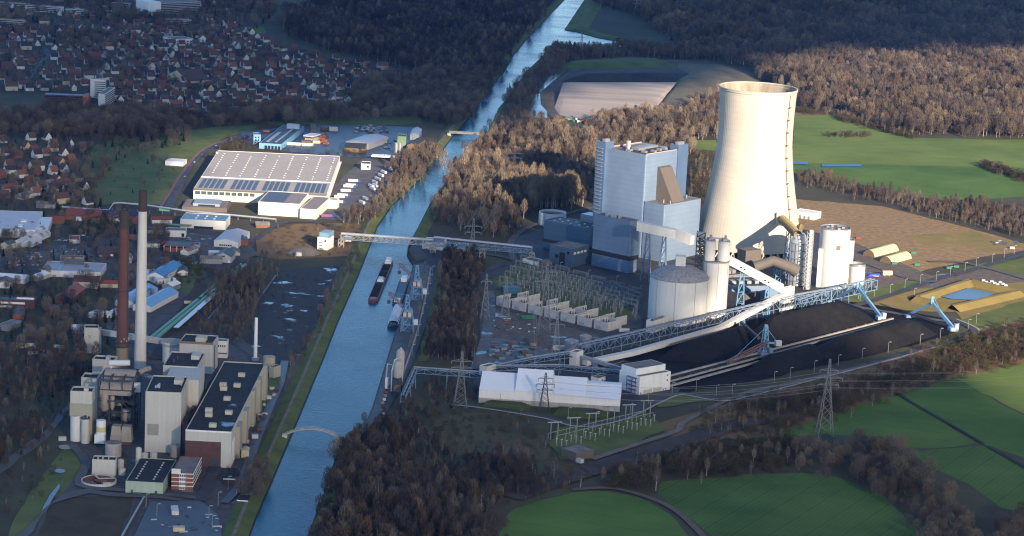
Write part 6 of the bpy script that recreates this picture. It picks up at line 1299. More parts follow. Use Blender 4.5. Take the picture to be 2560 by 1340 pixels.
gl = Bld('gate_house', 'small brick gate house with white roof edge near the canal bank', 'building', (558,1196), (589,1197), (571,1169), 4.5, M_brick, M_oldroof, .4); gl.front('fascia', [(0,1,3.7,4.6)], M_whitew, .2)
g2 = Bld('gate_house', 'lone brick hut with dark roof on the bank grass', 'building', (592,1250), (620,1252), (598,1235), 4, M_brick, M_oldroof, .3); g2.front('fascia', [(0,1,3.3,4.1)], M_whitew, .2)
# green belt pipes and the loading platform
gc = thing('green_conveyor', 'twin green conveyor tubes running away behind the chimneys', 'conveyor', G(385, 850)); o = gc.location
for u_ in (-2.4, 2.4):
    b = MB(); p, q = G(383, 846, 4)-o, G(608, 662, 4)-o; nn = Vector(((q-p).y, -(q-p).x, 0)).normalized()*u_; b.tube([p+nn, q+nn], 1.8, 8); b.build('tube', mat('conveyor_green', (.10, .27, .20), .5), gc, smooth=True)
for k in range(15): p = (G(383, 846)-o).lerp(G(608, 662)-o, k/14); b = MB(); b.bar(p+Vector((-3, 0, 0)), p+Vector((-3, 0, 3)), .5); b.bar(p+Vector((3, 0, 0)), p+Vector((3, 0, 3)), .5); b.bar(p+Vector((-3, 0, 2.6)), p+Vector((3, 0, 2.6)), .5); b.build('trestle', M_dsteel, gc)
lp = thing('loading_canopy', 'pale loading canopy beside the green conveyor tubes', 'canopy', G(440, 822)); o = lp.location; b = MB(); b.bar(G(440,819,5)-o, G(540,732,5)-o, 5, .5); b.build('roof', M_vent, lp); b = MB()
for k in range(16): p = (G(441,822)-o).lerp(G(541,735)-o, k/15); b.bar(p, p+Vector((0, 0, 5)), .4)
b.build('posts', M_galv, lp)
for x, y in ((575,720),(568,733),(560,740)): area('sand_patch', [(x-9,y),(x,y-4),(x+9,y-2),(x+6,y+3),(x-7,y+4)], M_grav)
for x, y in ((545,1265),(522,1300),(392,1295),(365,1270),(530,1325),(570,1225)): lamp(x, y, 'grey lamp post around the forecourt of the old works', 'lamps on the old works forecourt')
# a green sided pipe road and steel pipeline along the left edge
fence_w = thing('pipeline_fence', 'straight grey pipeline on low posts along the dead grass plot', 'pipeline', G(300, 1345)); o = fence_w.location; b = MB(); b.tube([G(305,1340,1.4)-o, G(360,1242,1.4)-o], .8, 8); b.build('pipe', M_galv, fence_w); b = MB()
for k in range(9): p = (G(305,1340)-o).lerp(G(360,1242)-o, k/8); b.bar(p, p+Vector((0, 0, 1.4)), .3)
b.build('posts', M_dsteel, fence_w)

heap('grass_mound', 'left brown earth mound against the plinth of the white shed', [(1200,1018),(1250,1022),(1320,1030),(1335,1018),(1310,1006),(1225,1000)], [(1228,1006),(1300,1012)], 4.5, MATS['dull_bank'], 'mound', seed=21, topw=.3)
heap('grass_mound', 'right brown earth mound against the plinth of the white shed', [(1380,1040),(1440,1050),(1520,1045),(1530,1034),(1490,1022),(1395,1018)], [(1402,1022),(1490,1030)], 5, MATS['dull_bank'], 'mound', seed=22, topw=.3)
road('works_road', [(712,905),(700,960),(678,1010),(650,1080),(625,1150),(600,1215),(560,1260)], 7, MATS['blue_wet_asphalt'])
road('works_road', [(180,1115),(215,1160),(200,1215),(300,1228),(420,1240),(520,1250)], 7, M_asph2)
road('works_road', [(500,1255),(520,1215),(535,1180),(545,1150)], 9, M_asph)
area('lawn', [(645,960),(690,940),(700,955),(640,1060),(628,1060)], M_grassd)
r12 = random.Random(12)
for k in range(16):
    f = r12.random(); skipbox(690-75*f+r12.uniform(-8, 8), 960+180*f+r12.uniform(-6, 6), r12.choice([M_cell, M_dsteel, MATS['cream_skip'], M_vent, M_rustc]), 'small unit in the strip between turbine hall and canal road', (r12.uniform(2, 6), r12.uniform(2, 4), r12.uniform(1.5, 4)), r12.uniform(0, 3), 'plant_unit', 'unit', 'small units beside the turbine hall')
for k in range(14):
    skipbox(r12.uniform(380, 560), r12.uniform(1262, 1335), r12.choice([M_cell, M_dsteel, CC['white'], CC['grey']]), 'low crate on the wet forecourt of the old works', (r12.uniform(2, 7), 2.2, r12.uniform(1, 2.4)), .3, 'crate', 'crate', 'crates on the old works forecourt')
for k in range(30):
    skipbox(r12.uniform(20, 240), r12.uniform(862, 888), r12.choice([CC['white'], CC['orange'], CC['red'], CC['blue'], CC['grey'], CC['white']]), 'parked machine on the storage yard at the left edge', (r12.uniform(3, 7), 2.2, 2.4), r12.uniform(0, 1), 'parked_machine', 'vehicle', 'machines on the left storage yard') if k < 16 else None
for k in range(9): p = G(560+(k % 3)*14, 705+k*13); p
# ------------------------------------------------------------ distribution warehouse
M_wroof = mat('warehouse_roof', (.40, .365, .33), .85, scale=.03, var=.05, stain=.06)
M_wwall = mat('warehouse_wall', (.66, .64, .58), .7, scale=.1, var=.04)
M_solar = mat('solar_panel', (.05, .06, .095), .45, spec=.3, scale=.5, var=.3)
wh = Bld('warehouse', 'huge pale flat roofed warehouse with rows of roof lights and solar panels', 'warehouse', (484,471), (817,484.5), (585,378), 14, M_wwall, M_wroof, .4)
for r_ in range(9):
    x = .06+r_*.112
    for k in range(11):
        y = .36+k*.056
        if (r_*7+k*3) % 11 == 0: continue
        b = MB(); b.box(x*wh.L, y*wh.W*wh.s-(1.6 if wh.s < 0 else 0), 13.6, x*wh.L+1.8, y*wh.W*wh.s+(1.6 if wh.s > 0 else 0), 14.1); b.build('roof_light', M_whitew, wh.t) if (r_*11+k) < 100 else None
        if (r_*11+k) >= 200: (globals().setdefault('rl_rest', MB())).add(b.v, b.f)
for k in range(24):
    x = .03+k*.0400
    if k in (5, 11, 17): continue
    wh.part('solar_row', [(x,x+.026,.03,.25,13.62,14.1)], M_solar)
wh.part('roof_step', [(0,1,.285,.292,13.6,14.6)], M_whitew); wh.part('front_cladding', [(-.002,1.0,-.004,-.0005,12.2,14.05)], M_tan)
wh.front('window', [(.012+k*.0455,.05+k*.0455,7.2,11.2) for k in range(10)], mat('green_glass', (.06, .09, .085), .15, spec=.6), .3)
wh.side('gable_slope', [(0,.9,9,13.2)], mat('blue_grey_panel', (.22, .26, .33), .5), .4)
wh.side('dock_door', [(.03+k*.055,.065+k*.055,1,5) for k in range(16)], M_galv, .25, True); wh.side('dock_canopy', [(.0,1,6,6.6)], M_whitew, 2.4, True)
w2 = Bld('warehouse_annex', 'white front block of the warehouse with solar panels on half its roof', 'warehouse', (646,504), (749,510), (674,477), 15.5, M_wwall, mat('lilac_roof', (.23, .20, .20), .8, scale=.1, var=.06), .5)
for k in range(8): w2.part('solar_row', [(.05+k*.07,.10+k*.07,.08,.95,15.05,15.5)], M_solar)
w3 = Bld('warehouse_annex', 'lower white step of the warehouse front at the truck yard', 'warehouse', (750,521), (791,524), (784,490), 11.5, M_wwall, MATS['lilac_roof'], .4)
w4 = Bld('stair_block', 'white stair block at the warehouse corner beside the trucks', 'building', (821,499), (841,501), (816,493), 11, M_wwall, M_wroof, .3); w5 = Bld('gate_office', 'white corner office at the far end of the truck yard', 'building', (903,409), (926,410), (906,403), 8, M_wwall, M_roofd, .4); w5.front('window', [(.62,.85,3,6)], M_glass)
ms = thing('sign_mast', 'slim white mast at the back left corner of the warehouse', 'mast', G(542, 410)); b = MB(); b.cbox((0, 0, 8), (2.6, 2.6, 16)); b.build('mast', M_white, ms); b = MB(); b.cyl(0, 0, 16, 19, .9, n=10); b.build('lamp', M_dsteel, ms)
trk = None
def truck(px, py, an, label, cabc=None, trc=None):
    t = thing('truck', label, 'truck', G(px, py), an, 'trucks at the warehouse yard'); b = MB(); b.box(-7, -1.3, 1.1, 5.5, 1.3, 4); b.build('trailer', trc or M_whitew, t); b = MB(); b.box(5.9, -1.25, .7, 8.2, 1.25, 3.7); b.build('cab', cabc or CC['blue'], t); b = MB()
    for x in (-5, -3.7, 6.8, 4): b.box(x-.5, -1.28, 0, x+.5, 1.28, 1.05)
    b.build('wheels', M_band, t); b = MB(); b.box(8.15, -1.1, 2.2, 8.26, 1.1, 3.3); b.build('windscreen', M_glass, t); return t
yd = wh.an+math.pi/2*wh.s; lng = wh.an
M_tb = mat('trailer_white', (.6, .6, .6), .5); M_tblue = mat('trailer_blue', (.03, .07, .28), .5)
for k, (x, y) in enumerate(((884,456),(878,467),(872,470),(866,481),(858,492),(850,496),(846,509))): truck(x, y, lng, 'white trailer with blue cab backed to the dock, %s from the far end' % ('first second third fourth fifth sixth seventh'.split()[k]), M_tblue, M_tb)
truck(818, 544, lng+.05, 'blue and red trailer parked alone by the white step block', M_tblue, mat('trailer_red_blue', (.3, .06, .08), .5, scale=.3, col2=(.04, .08, .35)))
for k, (x, y) in enumerate(((968,422),(974,425),(958,434),(951,442),(943,451),(936,459),(927,469),(937,468),(931,475),(913,500),(904,510))): truck(x, y, yd+.5, 'white trailer parked under the bank trees, %s from the far end' % ('first second third fourth fifth sixth seventh eighth ninth tenth eleventh'.split()[k]), M_tblue if k % 2 else M_dsteel, M_tb)
truck(974, 415, yd, 'orange red truck at the far end of the truck row', CC['orange'], CC['red'])
for k, (x, y) in enumerate(((938,393),(947,393),(956,393),(964,393),(971,392),(977,393))): truck(x, y+2, yd, '%s truck under the long canopy' % ('grey', 'dark grey', 'pale', 'cream', 'blue', 'green')[k], (M_galv, M_dsteel, M_white, MATS['cream_skip'], CC['blue'], CC['green'])[k], (M_galv, M_galv, M_white, MATS['cream_skip'], CC['blue'], CC['green'])[k])
# ------------------------------------------------------------ businesses around it
def B(name, label, cat, A, B_, C, z, wall, roof, **k): return Bld(name, label, cat, A, B_, C, z, wall, roof, **k)
M_bw = mat('blue_wall', (.16, .33, .52), .5); M_slate = mat('slate_roof', (.07, .09, .10), .6, scale=.3); M_corr = bandmat('corrugated_grey', (.30, .33, .38), 3, .5, .3, .85, 0, .3)
x = B('office_block', 'blue and white small office behind the warehouse', 'office block', (634,336), (652,337), (622,331), 14, M_bw, M_roofd); x.front('window', [(.2,.4,z,z+2) for z in (2,5.5,9)]+[(.6,.8,z,z+2) for z in (2,5.5,9)], M_glass)
x = B('depot_hall', 'dark roofed depot with blue gates behind the warehouse', 'hall', (648,357), (704,360), (722,313), 8, M_bw, mat('black_roof', (.02, .026, .034), .5), par=.4); x.parts('roof_light', [(.2,.35,.1,.6,7.6,8.2),(.6,.7,.1,.9,7.6,8.2)], M_galv); x.front('gate', [(.25+.15*k,.36+.15*k,0,5) for k in range(5)], M_glass)
x = B('sign_wall', 'pale blue slab wall at the back of the depot', 'wall', (717,310), (747,312), (718,308), 14, mat('pale_blue_render', (.4, .5, .62), .6), M_roofg)
x = B('silo_tower', 'brown concrete tower on the depot yard', 'tower', (777,312), (790,312), (778,309), 14, M_tan, M_roofg)
x = B('canopy', 'white flat canopy on the depot yard', 'canopy', (758,338), (781,341), (766,331), 8, M_whitew, M_whitew, zb=6.5, par=.1); x.part('store', [(.1,.9,.1,.9,0,4)], MATS['cream_render']); x.part('post', [(.02,.05,.02,.06,0,6.4)], M_dsteel)
tag(ribbon('yard_wall', G2([(708,362),(783,366)]), [(-.4, 0), (-.4, 4), (.4, 4), (.4, 0)], M_white, 0, kind=False), 'long white yard wall behind the warehouse roof', 'wall')
r9 = random.Random(9)
for k in range(22): skipbox(r9.uniform(800, 820), 336+k*1.3, CC['orange'] if k % 3 else CC['brown'], 'orange skip on the depot yard', (5, 2.5, 2.5), 1.2, 'skip', 'skip', 'orange skips on the depot yard')
skipbox(666, 331, CC['orange'], 'orange machine behind the dark depot', (9, 4, 3)); skipbox(815, 326, CC['brown'], 'red brown open shed at the back of the depot yard', (16, 6, 5)); skipbox(833, 328, CC['white'], 'white shed at the back of the depot yard', (12, 6, 6)); skipbox(765, 358, CC['brown'], 'brown timber stack on the depot yard', (14, 8, 4)); skipbox(790, 358, MATS['cream_render'], 'cream timber stack on the depot yard', (10, 8, 4))
x = B('corrugated_hall', 'grey corrugated hall with wavy roof in the scrap yard', 'hall', (864,354), (919,361), (885,334), 8, M_corr, M_corr, pitch=('y', 3))
x = B('barn', 'dark roofed barn in front of the corrugated hall', 'barn', (860,369), (911,372), (866,356), 6, MATS['brown_board'], mat('dark_barn_roof', (.035, .035, .033), .7), pitch=('x', 3.5))
x = B('green_building', 'green sided factory block near the canal', 'building', (994,340), (1015,341), (998,334), 16, mat('sage_green', (.16, .24, .14), .6), M_roofd)
for k, px in enumerate((990, 999)): silo('grain_silo', '%s of two slim grey silos before the green block' % ('left', 'right')[k], G(px, 384), 2.6, 14, M_galv)
x = B('canopy', 'long pale canopy over parked trucks at the yard end', 'canopy', (928,389), (1013,394), (931,385), 6, M_whitew, M_whitew, zb=5, par=.1); x.parts('post', [(.02+.24*k,.03+.24*k,.4,.6,0,4.9) for k in range(5)], M_dsteel)
x = B('shed', 'grey gable shed at the far end near the road bridge', 'shed', (1025,336), (1048,337), (1040,322), 8, M_corr, M_galv, pitch=('y', 3)); x = B('barn', 'brown barn with dark roof behind the green block', 'barn', (1018,362), (1040,364), (1030,345), 7, MATS['brown_board'], MATS['dark_barn_roof'], pitch=('y', 3))
for k in range(70):
    px, py = r9.uniform(885, 970), r9.uniform(316, 334); skipbox(px, py, CC[r9.choice(['brown', 'grey', 'brown', 'white', 'blue', 'grey'])], 'heap of scrap on the yard behind the corrugated hall', (r9.uniform(2, 6), 2.5, r9.uniform(1, 3)), r9.uniform(0, 3), 'scrap_pile', 'scrap', 'scrap on the yard behind the corrugated hall')
x = B('pavilion', 'grey pavilion with stepped tent roof before the warehouse', 'building', (455,516), (567,521), (466,497), 5, M_tan, M_roofg, par=.3); x.part('upper_roof', [(.22,.82,.2,.85,4.7,7.5)], M_corr); x.part('roof_strip', [(.35,.72,.17,.2,5.2,6.6)], M_glass)
x = B('supermarket', 'white supermarket with wet blue black flat roof', 'shop', (451,547), (564,553), (464,531), 10.5, M_white, mat('wet_blue_roof', (.02, .05, .08), .35, scale=.06, col2=(.07, .12, .18)), par=.5); x.parts('roof_light', [(.3+.2*k,.34+.2*k,y,y+.12,9.9,10.6) for k in range(3) for y in (.25,.6)], M_whitew); x.front('window', [(.3,.73,.5,3.2)], M_glass); x.front('canopy', [(-.3,.25,3.6,4.6)], MATS['sage_green'], 5)
x = B('white_hall', 'white hall with shallow gable roof beside the siding', 'hall', (535,601.5), (595,606), (558,575), 7, M_white, mat('lilac_white_roof', (.48, .46, .48), .6, scale=.1, var=.05), pitch=('y', 3)); x.front('window', [(.22+.09*k,.29+.09*k,2,3.4) for k in range(6)], M_glass)
x = B('workshop', 'pale workshop with grey green gable roof', 'building', (538.5,640), (578,642.5), (549,627), 7, mat('lilac_wall', (.42, .41, .44), .7), M_slate, pitch=('y', 4)); x.front('gable_window', [(.4,.6,6.5,8)], M_dsteel); x.front('door', [(.8,.93,0,3)], M_whitew)
x = B('brick_workshop', 'red brick workshop with white frames and grey roof', 'building', (409.5,612), (475,616), (413,601), 7.5, M_brickr, M_slate, par=.1); x.front('window', [(.03+.245*k,.22+.245*k,4.8,6.2) for k in range(4)], M_glass); x.front('frame', [(.0+.245*k,.02+.245*k,0,7) for k in range(5)], M_whitew)
x = B('office_block', 'white two storey office behind the brick workshop', 'office block', (413,575), (464,577), (415,568), 8, M_white, M_roofg, par=.3); x.front('window', [(.08,.2,1,5),(.8,.94,1,5)], M_glass)
x = B('red_house', 'dark red small building left of the brick workshop', 'building', (380,604), (411,606), (383,598), 7, mat('wine_red', (.16, .04, .05), .7), M_roofd); x.front('door', [(.22,.34,1,5)], M_whitew)
M_sky = mat('sky_blue_roof', (.14, .30, .50), .4, scale=.1, var=.06); M_sky2 = mat('deep_blue_roof', (.03, .17, .36), .4, scale=.1, var=.06)
x = B('blue_roof_hall', 'white hall with deep blue pitched roof behind the white chimney', 'hall', (366,688), (408,693), (385,656), 6, M_white, M_sky2, pitch=('y', 4)); x = B('blue_roof_hall', 'white hall with pale blue roof right of the white chimney', 'hall', (332,762), (372,769), (352,720), 6, M_white, M_sky, pitch=('y', 4)); x = B('blue_roof_hall', 'white hall with pale blue roof between the two chimneys', 'hall', (288,752), (332,758), (318,713), 6, M_white, M_sky, pitch=('y', 4)); x = B('side_shed', 'white lean shed at the side of the deep blue roofed hall', 'shed', (394,700), (414,690), (410,668), 5, M_white, M_whitew, par=.1)
x = B('shop', 'small white shop with coloured panels left of the brown chimney', 'shop', (267,786), (297,788), (272,775), 4, M_whitew, M_whitew, pitch=('y', 2.5)); x.front('panel', [(.15,.3,.5,3)], CC['blue']); x.front('panel', [(.42,.58,.5,3.6)], CC['yellow']); x.front('panel', [(.72,.86,.5,3)], CC['red'])
x = B('retail_hall', 'large white retail hall with pale grey roof by the car park', 'shop', (103,675), (252,681), (120,652), 7, M_white, mat('lilac_grey_roof', (.33, .32, .35), .7, scale=.05, var=.1), par=.3); x.part('barrel_roof', [(.3,.62,.75,1.1,0,9)], M_tan); x.part('blue_strip', [(.27,.30,0,1,6.8,7.1)], M_sky)
x = B('market_hall', 'brown brick market with broad pitched roof beside the car park', 'shop', (243,632), (310,634), (252,617), 5, M_brick, mat('brown_tiles', (.09, .055, .045), .8), pitch=('x', 4)); x.front('sign', [(.5,.6,2,4)], M_whitew); x.front('sign', [(.08,.2,1,3)], M_bw)
x = B('shed', 'white barrel roofed shed at the left edge', 'shed', (-6,692), (62,697), (2,684), 6, M_white, M_whitew, pitch=('x', 2.5)); x = B('old_hall', 'faded red hipped roof hall among trees', 'hall', (133,744), (176,748), (158,716), 6, M_brick, mat('faded_red_tiles', (.26, .085, .08), .8, scale=.3), pitch=('y', 5)); x = B('school', 'long brick school with window bands at the left edge', 'school', (-10,748), (86,752), (-4,737), 9, M_brick, MATS['black_roof']); x.front('window_band', [(0,.75,5,7),(0,.4,1.5,3.5)], M_whitew); x.part('roof_light', [(.5,.95,.4,.55,8.2,9.6)], M_whitew)
x = B('villa', 'cream villa with rust red roof in the trees behind the retail hall', 'house', (182,703), (245,706), (188,692), 7, mat('villa_cream', (.45, .42, .33), .7), mat('villa_tiles', (.10, .045, .035), .8), pitch=('x', 4))
x = B('white_hall', 'big white school complex with lilac roof at the left edge', 'school', (-30,572), (88,575), (-5,526), 9, M_white, MATS['lilac_white_roof'], par=.2); x.part('side_wing', [(1.0,1.25,.15,.75,0,8)], M_white); x.part('roof_dome', [(.62,.74,.4,.5,8.8,10),(.6,.7,.15,.25,8.8,10)], M_whitew)
for k in range(4): B('gable_hall', 'white gabled bay in front of the school complex, %s from the left' % ('first second third fourth'.split()[k]), 'hall', (30+k*26-(k//2)*30,606-(k//2)*17), (54+k*26-(k//2)*30,609-(k//2)*17), (34+k*26-(k//2)*30,594-(k//2)*17), 5, M_white, MATS['lilac_white_roof'], pitch=('y', 3.5))
x = B('red_roof_home', 'wide red roofed building with solar patches behind the chimneys', 'building', (163,538), (252,541), (170,523), 5, M_brickr, mat('red_tiles', (.24, .065, .04), .8, scale=.3), pitch=('x', 4.5)); x.parts('solar_patch', [(.2,.3,-.0,.2,5.3,6.2),(.4,.5,-.0,.2,5.3,6.2)], M_solar); x.part('white_bay', [(.32,.48,-.25,0,0,4)], M_whitew); x = B('red_roof_home', 'long blue black roofed wing beside the red roofed building', 'building', (253,536), (345,541), (256,528), 5, M_brickr, mat('navy_tiles', (.03, .04, .10), .6), pitch=('x', 3.5)); x = B('red_roof_home', 'red gabled end house between the two chimney tops', 'building', (330,548), (352,550), (334,535), 5, M_brickr, MATS['red_tiles'], pitch=('y', 4))
x = B('garage_block', 'white flat garages among trees below the grass hill', 'garage', (413,402), (458,405), (418,395), 6, M_whitew, M_whitew, par=.1)
pl_ = thing('heat_pipeline', 'pale heat pipeline on posts running past the chimney tops', 'pipeline', G(155, 520)); o = pl_.location
for s_ in (-.9, .9):
    b = MB(); b.tube([G(x, y, z)-o+Vector((0, s_, 0)) for x, y, z in ((155,517,4),(271,526,4),(284,508,11),(300,507,11),(360,512,8),(475,528,6),(545,534,6),(690,548,6))], .8, 6); b.build('pipe', M_vent, pl_)
for f in range(18): q = (G(155,522)-o).lerp(G(690,556)-o, f/17); b = MB(); b.bar(q, q+Vector((0, 0, 5)), .5); b.build('post', M_galv, pl_)
b = MB(); b.cbox(G(411,524,4)-o, (12, 3, 3)); b.build('green_box', mat('mint_green', (.2, .42, .28), .5), pl_)
rs7 = random.Random(77)
SHW = [(M_white, 'white'), (M_brickr, 'brick'), (MATS['cream_render'], 'cream'), (M_galv, 'grey')]; SHR = [(M_roofd, 'dark'), (M_roofg, 'grey'), (M_slate, 'slate'), (MATS['red_tiles'], 'red'), (M_whitew, 'white')]
for k, (px, py) in enumerate(((20,625),(60,612),(330,660),(300,650),(345,620),(320,600),(365,585),(380,560),(500,660),(470,690),(500,620),(520,640),(620,615),(640,570),(30,722),(95,705),(250,720),(110,780),(60,800),(20,830),(250,800),(430,730),(460,760),(180,835),(90,845),(40,870),(120,560),(290,560),(600,640),(470,640),(20,480),(60,500),(110,470),(140,500),(90,520),(30,545),(200,610),(150,655))):
    a = G(px, py); wm, wn = rs7.choice(SHW); rm, rn = rs7.choice(SHR); L_, W_ = rs7.uniform(12, 26), rs7.uniform(8, 14)
    Bld('outbuilding', '%s walled %s roofed outbuilding in the mixed yards left of the canal' % (wn, rn), 'outbuilding', None, None, None, rs7.uniform(3.5, 6), wm, rm, par=.2, fr=(Vector((a.x, a.y, 0)), L_, W_, 1, rs7.choice((.1, .25, 1.2, 1.75))), pitch=('x', 2.5) if rs7.random() < .6 else None, group='outbuildings of the mixed yards')
# ------------------------------------------------------------ cars
def car_mesh():
    b = MB(); pr = [(-2.1,.35),(2.1,.35),(2.15,.8),(1.2,.95),(.6,1.42),(-1.1,1.45),(-1.9,1.0),(-2.1,.95)]; n = len(pr)
    b.add([(x, -.85, z) for x, z in pr]+[(x, .85, z) for x, z in pr], [tuple(range(n)), tuple(range(2*n-1, n-1, -1))]+[(i, n+i, n+(i+1) % n, (i+1) % n) for i in range(n)])
    return b
cars = {}
def car(px, py, an, c, label, group):
    if c not in cars:
        t = thing('parked_car', label, 'car', (0, 0, 0), 0, group); car_mesh().build('body', mat('car_'+c, dict(white=(.6,.6,.6), silver=(.35,.36,.38), black=(.015,.015,.018), blue=(.03,.06,.2), red=(.3,.03,.03), grey=(.12,.125,.13))[c], .3), t)
        b = MB(); b.box(-1.5, -.87, .98, .9, .87, 1.32); b.build('windows', M_glass, t); b = MB(); [b.box(x-.32, -.9, 0, x+.32, .9, .62) for x in (-1.35, 1.35)]; b.build('wheels', M_band, t); cars[c] = t; t.location = G(px, py); t.rotation_euler = (0, 0, an); return t
    d_ = dup(cars[c], G(px, py), an, label); d_['group'] = group; return d_
rc = random.Random(21); CN = ['white', 'silver', 'black', 'black', 'blue', 'grey', 'silver', 'red', 'grey']
def cc(): return rc.choice(CN)
for j in range(7):
    for k in range(14):
        if rc.random() < .18: continue
        x = 22+k*5.6+j*2; y = 664-j*5.0
        c = cc(); car(x, y+rc.uniform(-.4, .4), R(82), c, '%s car in the full car park left of the retail hall' % c, 'cars in the car park left of the retail hall')
for k in range(24): c = cc(); car(rc.uniform(120, 235), rc.choice((626, 631, 638, 643))+rc.uniform(-.5, .5), R(85), c, '%s car in the car park behind the retail hall' % c, 'cars behind the retail hall')
for k in range(18): c = cc(); x = rc.uniform(0, 230); car(x, 640-x*.2+rc.choice((-2.5, 2))-6, R(8), c, '%s car on the road behind the retail car park' % c, 'cars on the town road')
for k in range(22):
    t_ = k/21; P = [(395,590),(405,560),(440,480),(470,420),(510,380),(575,352)]; i = min(4, int(t_*5)); f = t_*5-i; x = P[i][0]+(P[i+1][0]-P[i][0])*f; y = P[i][1]+(P[i+1][1]-P[i][1])*f; c = cc(); car(x+rc.choice((-3, 3.5)), y, R(75), c, '%s car on the main road past the warehouse' % c, 'cars on the main road')
for k in range(20): c = cc(); car(rc.uniform(440, 530), rc.uniform(592, 622), rc.uniform(0, 3), c, '%s car on the lot between brick workshop and white hall' % c, 'cars on the workshop lot')
for k in range(14): c = rc.choice(('white', 'white', 'silver')); car(432+k*7+rc.uniform(-2, 2), 657+rc.uniform(-2, 4), R(80), c, '%s vehicle in the row right of the deep blue roof' % c, 'vehicles beside the deep blue roof')
for k in range(16): c = cc(); car(rc.uniform(950, 1000), rc.uniform(350, 378), rc.uniform(0, 3), c, '%s car on the wet yard before the green block' % c, 'cars before the green block')
for k in range(10): c = cc(); car(rc.uniform(400, 560), rc.uniform(1290, 1335), rc.uniform(0, 3), c, '%s car on the forecourt of the old works' % c, 'cars on the old works forecourt')
for k in range(12): c = cc(); car(rc.uniform(2480, 2550), rc.uniform(603, 612), rc.uniform(0, .4), c, '%s car in the small lot at the right picture edge' % c, 'cars at the right edge lot')
for k in range(8): c = cc(); car(60+k*6+rc.uniform(-1, 1), 205-k*9, R(60), c, '%s car on the road at the upper left' % c, 'cars on the upper left road')
# works vehicles by the landfill
for k in range(14): skipbox(1372+k*7.5, 300+rc.uniform(-2, 6), CC[rc.choice(['yellow', 'orange', 'white', 'green', 'yellow'])], 'works machine at the foot of the landfill', (6, 3, 3), rc.uniform(0, 3), 'digger', 'digger', 'machines at the foot of the landfill')
for x, y in ((1493,170),(1600,171)): skipbox(x, y-2, CC['yellow'], 'yellow digger on the crest of the landfill' + (', left one' if x < 1550 else ', right one'), (7, 3, 3.4), .4, 'digger', 'digger')
# ------------------------------------------------------------ the town
r8 = random.Random(31)
WALLS = {'white': mat('house_white', (.62, .60, .56), .8), 'cream': mat('house_cream', (.50, .42, .28), .8), 'brick': mat('house_brick', (.16, .075, .055), .85), 'grey': mat('house_grey', (.32, .31, .30), .8)}
ROOFS = {'brown': mat('roof_brown', (.095, .058, .048), .85, scale=.4), 'red': mat('roof_red', (.15, .06, .048), .85, scale=.4), 'dark': mat('roof_dark', (.035, .035, .042), .8, scale=.4), 'orange': mat('roof_orange', (.19, .09, .055), .85, scale=.4)}
hm_ = {}
def house_meshes(wd, ln, ev, rg):
    w_ = MB(); r_ = MB(); x, y = ln/2, wd/2; o = .5; k = (rg-ev)/y
    w_.add([(-x,-y,0),(x,-y,0),(x,y,0),(-x,y,0),(-x,-y,ev),(x,-y,ev),(x,y,ev),(-x,y,ev),(-x,0,rg),(x,0,rg)], [(0,1,5,4),(2,3,7,6),(1,2,6,9,5),(3,0,4,8,7)])
    for s in (-1, 1): r_.add([(-x-.2,s*(y+o),ev-o*k+.2),(x+.2,s*(y+o),ev-o*k+.2),(x+.2,0,rg+.25),(-x-.2,0,rg+.25),(-x-.2,s*(y+o),ev-o*k),(x+.2,s*(y+o),ev-o*k),(x+.2,0,rg+.0),(-x-.2,0,rg+.0)], [(0,1,2,3),(7,6,5,4),(0,4,5,1),(1,5,6,2),(3,7,4,0)])
    c = MB(); c.box(x*.2, .5, rg-2, x*.2+.8, 1.3, rg+1.3)
    return w_, r_, c
VAR = [(9, 11, 4, 10.2), (9, 12, 5.5, 11.5), (10, 10, 3.2, 10), (8, 14, 5, 9.5), (11, 18, 7, 12.5)]
hroots = {}
def house(p, an, v, wc, rc_, label, group):
    k = (v, wc, rc_)
    if k not in hroots:
        t = thing('house', label, 'house', p, an, group); a, b_, c = house_meshes(*VAR[v]); a.build('wall', WALLS[wc], t); ro = b_.build('roof', ROOFS[rc_], t); c.build('chimney_pot', WALLS['brick'], ro); hroots[k] = t; return
    d_ = dup(hroots[k], p, an, label); d_['group'] = group
TOWN = [[(-70,55),(120,70),(300,60),(480,65),(590,55),(640,90),(720,120),(800,140),(900,160),(1000,182),(1040,195),(1000,215),(920,215),(880,240),(880,272),(760,275),(640,285),(560,282),(420,282),(330,275),(100,232),(-70,225)]]
low = [(-70,352),(150,345),(230,385),(180,430),(240,470),(225,520),(150,512),(-70,500)]
far = [(0,-20),(640,-20),(700,15),(680,50),(590,52),(480,60),(300,55),(120,65),(-70,50)]
occ = []
def town_points(poly, sp, rot):
    P = G2(poly); xs = [p.x for p in P]; ys = [p.y for p in P]; out = []; ca, sa = math.cos(rot), math.sin(rot); cx, cy = sum(xs)/len(xs), sum(ys)/len(ys); n = int(2200/sp)
    for i in range(-n, n):
        for j in range(-n, n):
            u = i*sp+r8.uniform(-3, 3); v = j*sp*1.25+r8.uniform(-3, 3)+(6 if i % 2 else 0); x = cx+u*ca-v*sa; y = cy+u*sa+v*ca
            if j % 4 == 3: continue
            if inpoly(x, y, P): out.append((x, y, rot+r8.choice((0, 0, math.pi/2, 0))+r8.uniform(-.08, .08)))
    return out
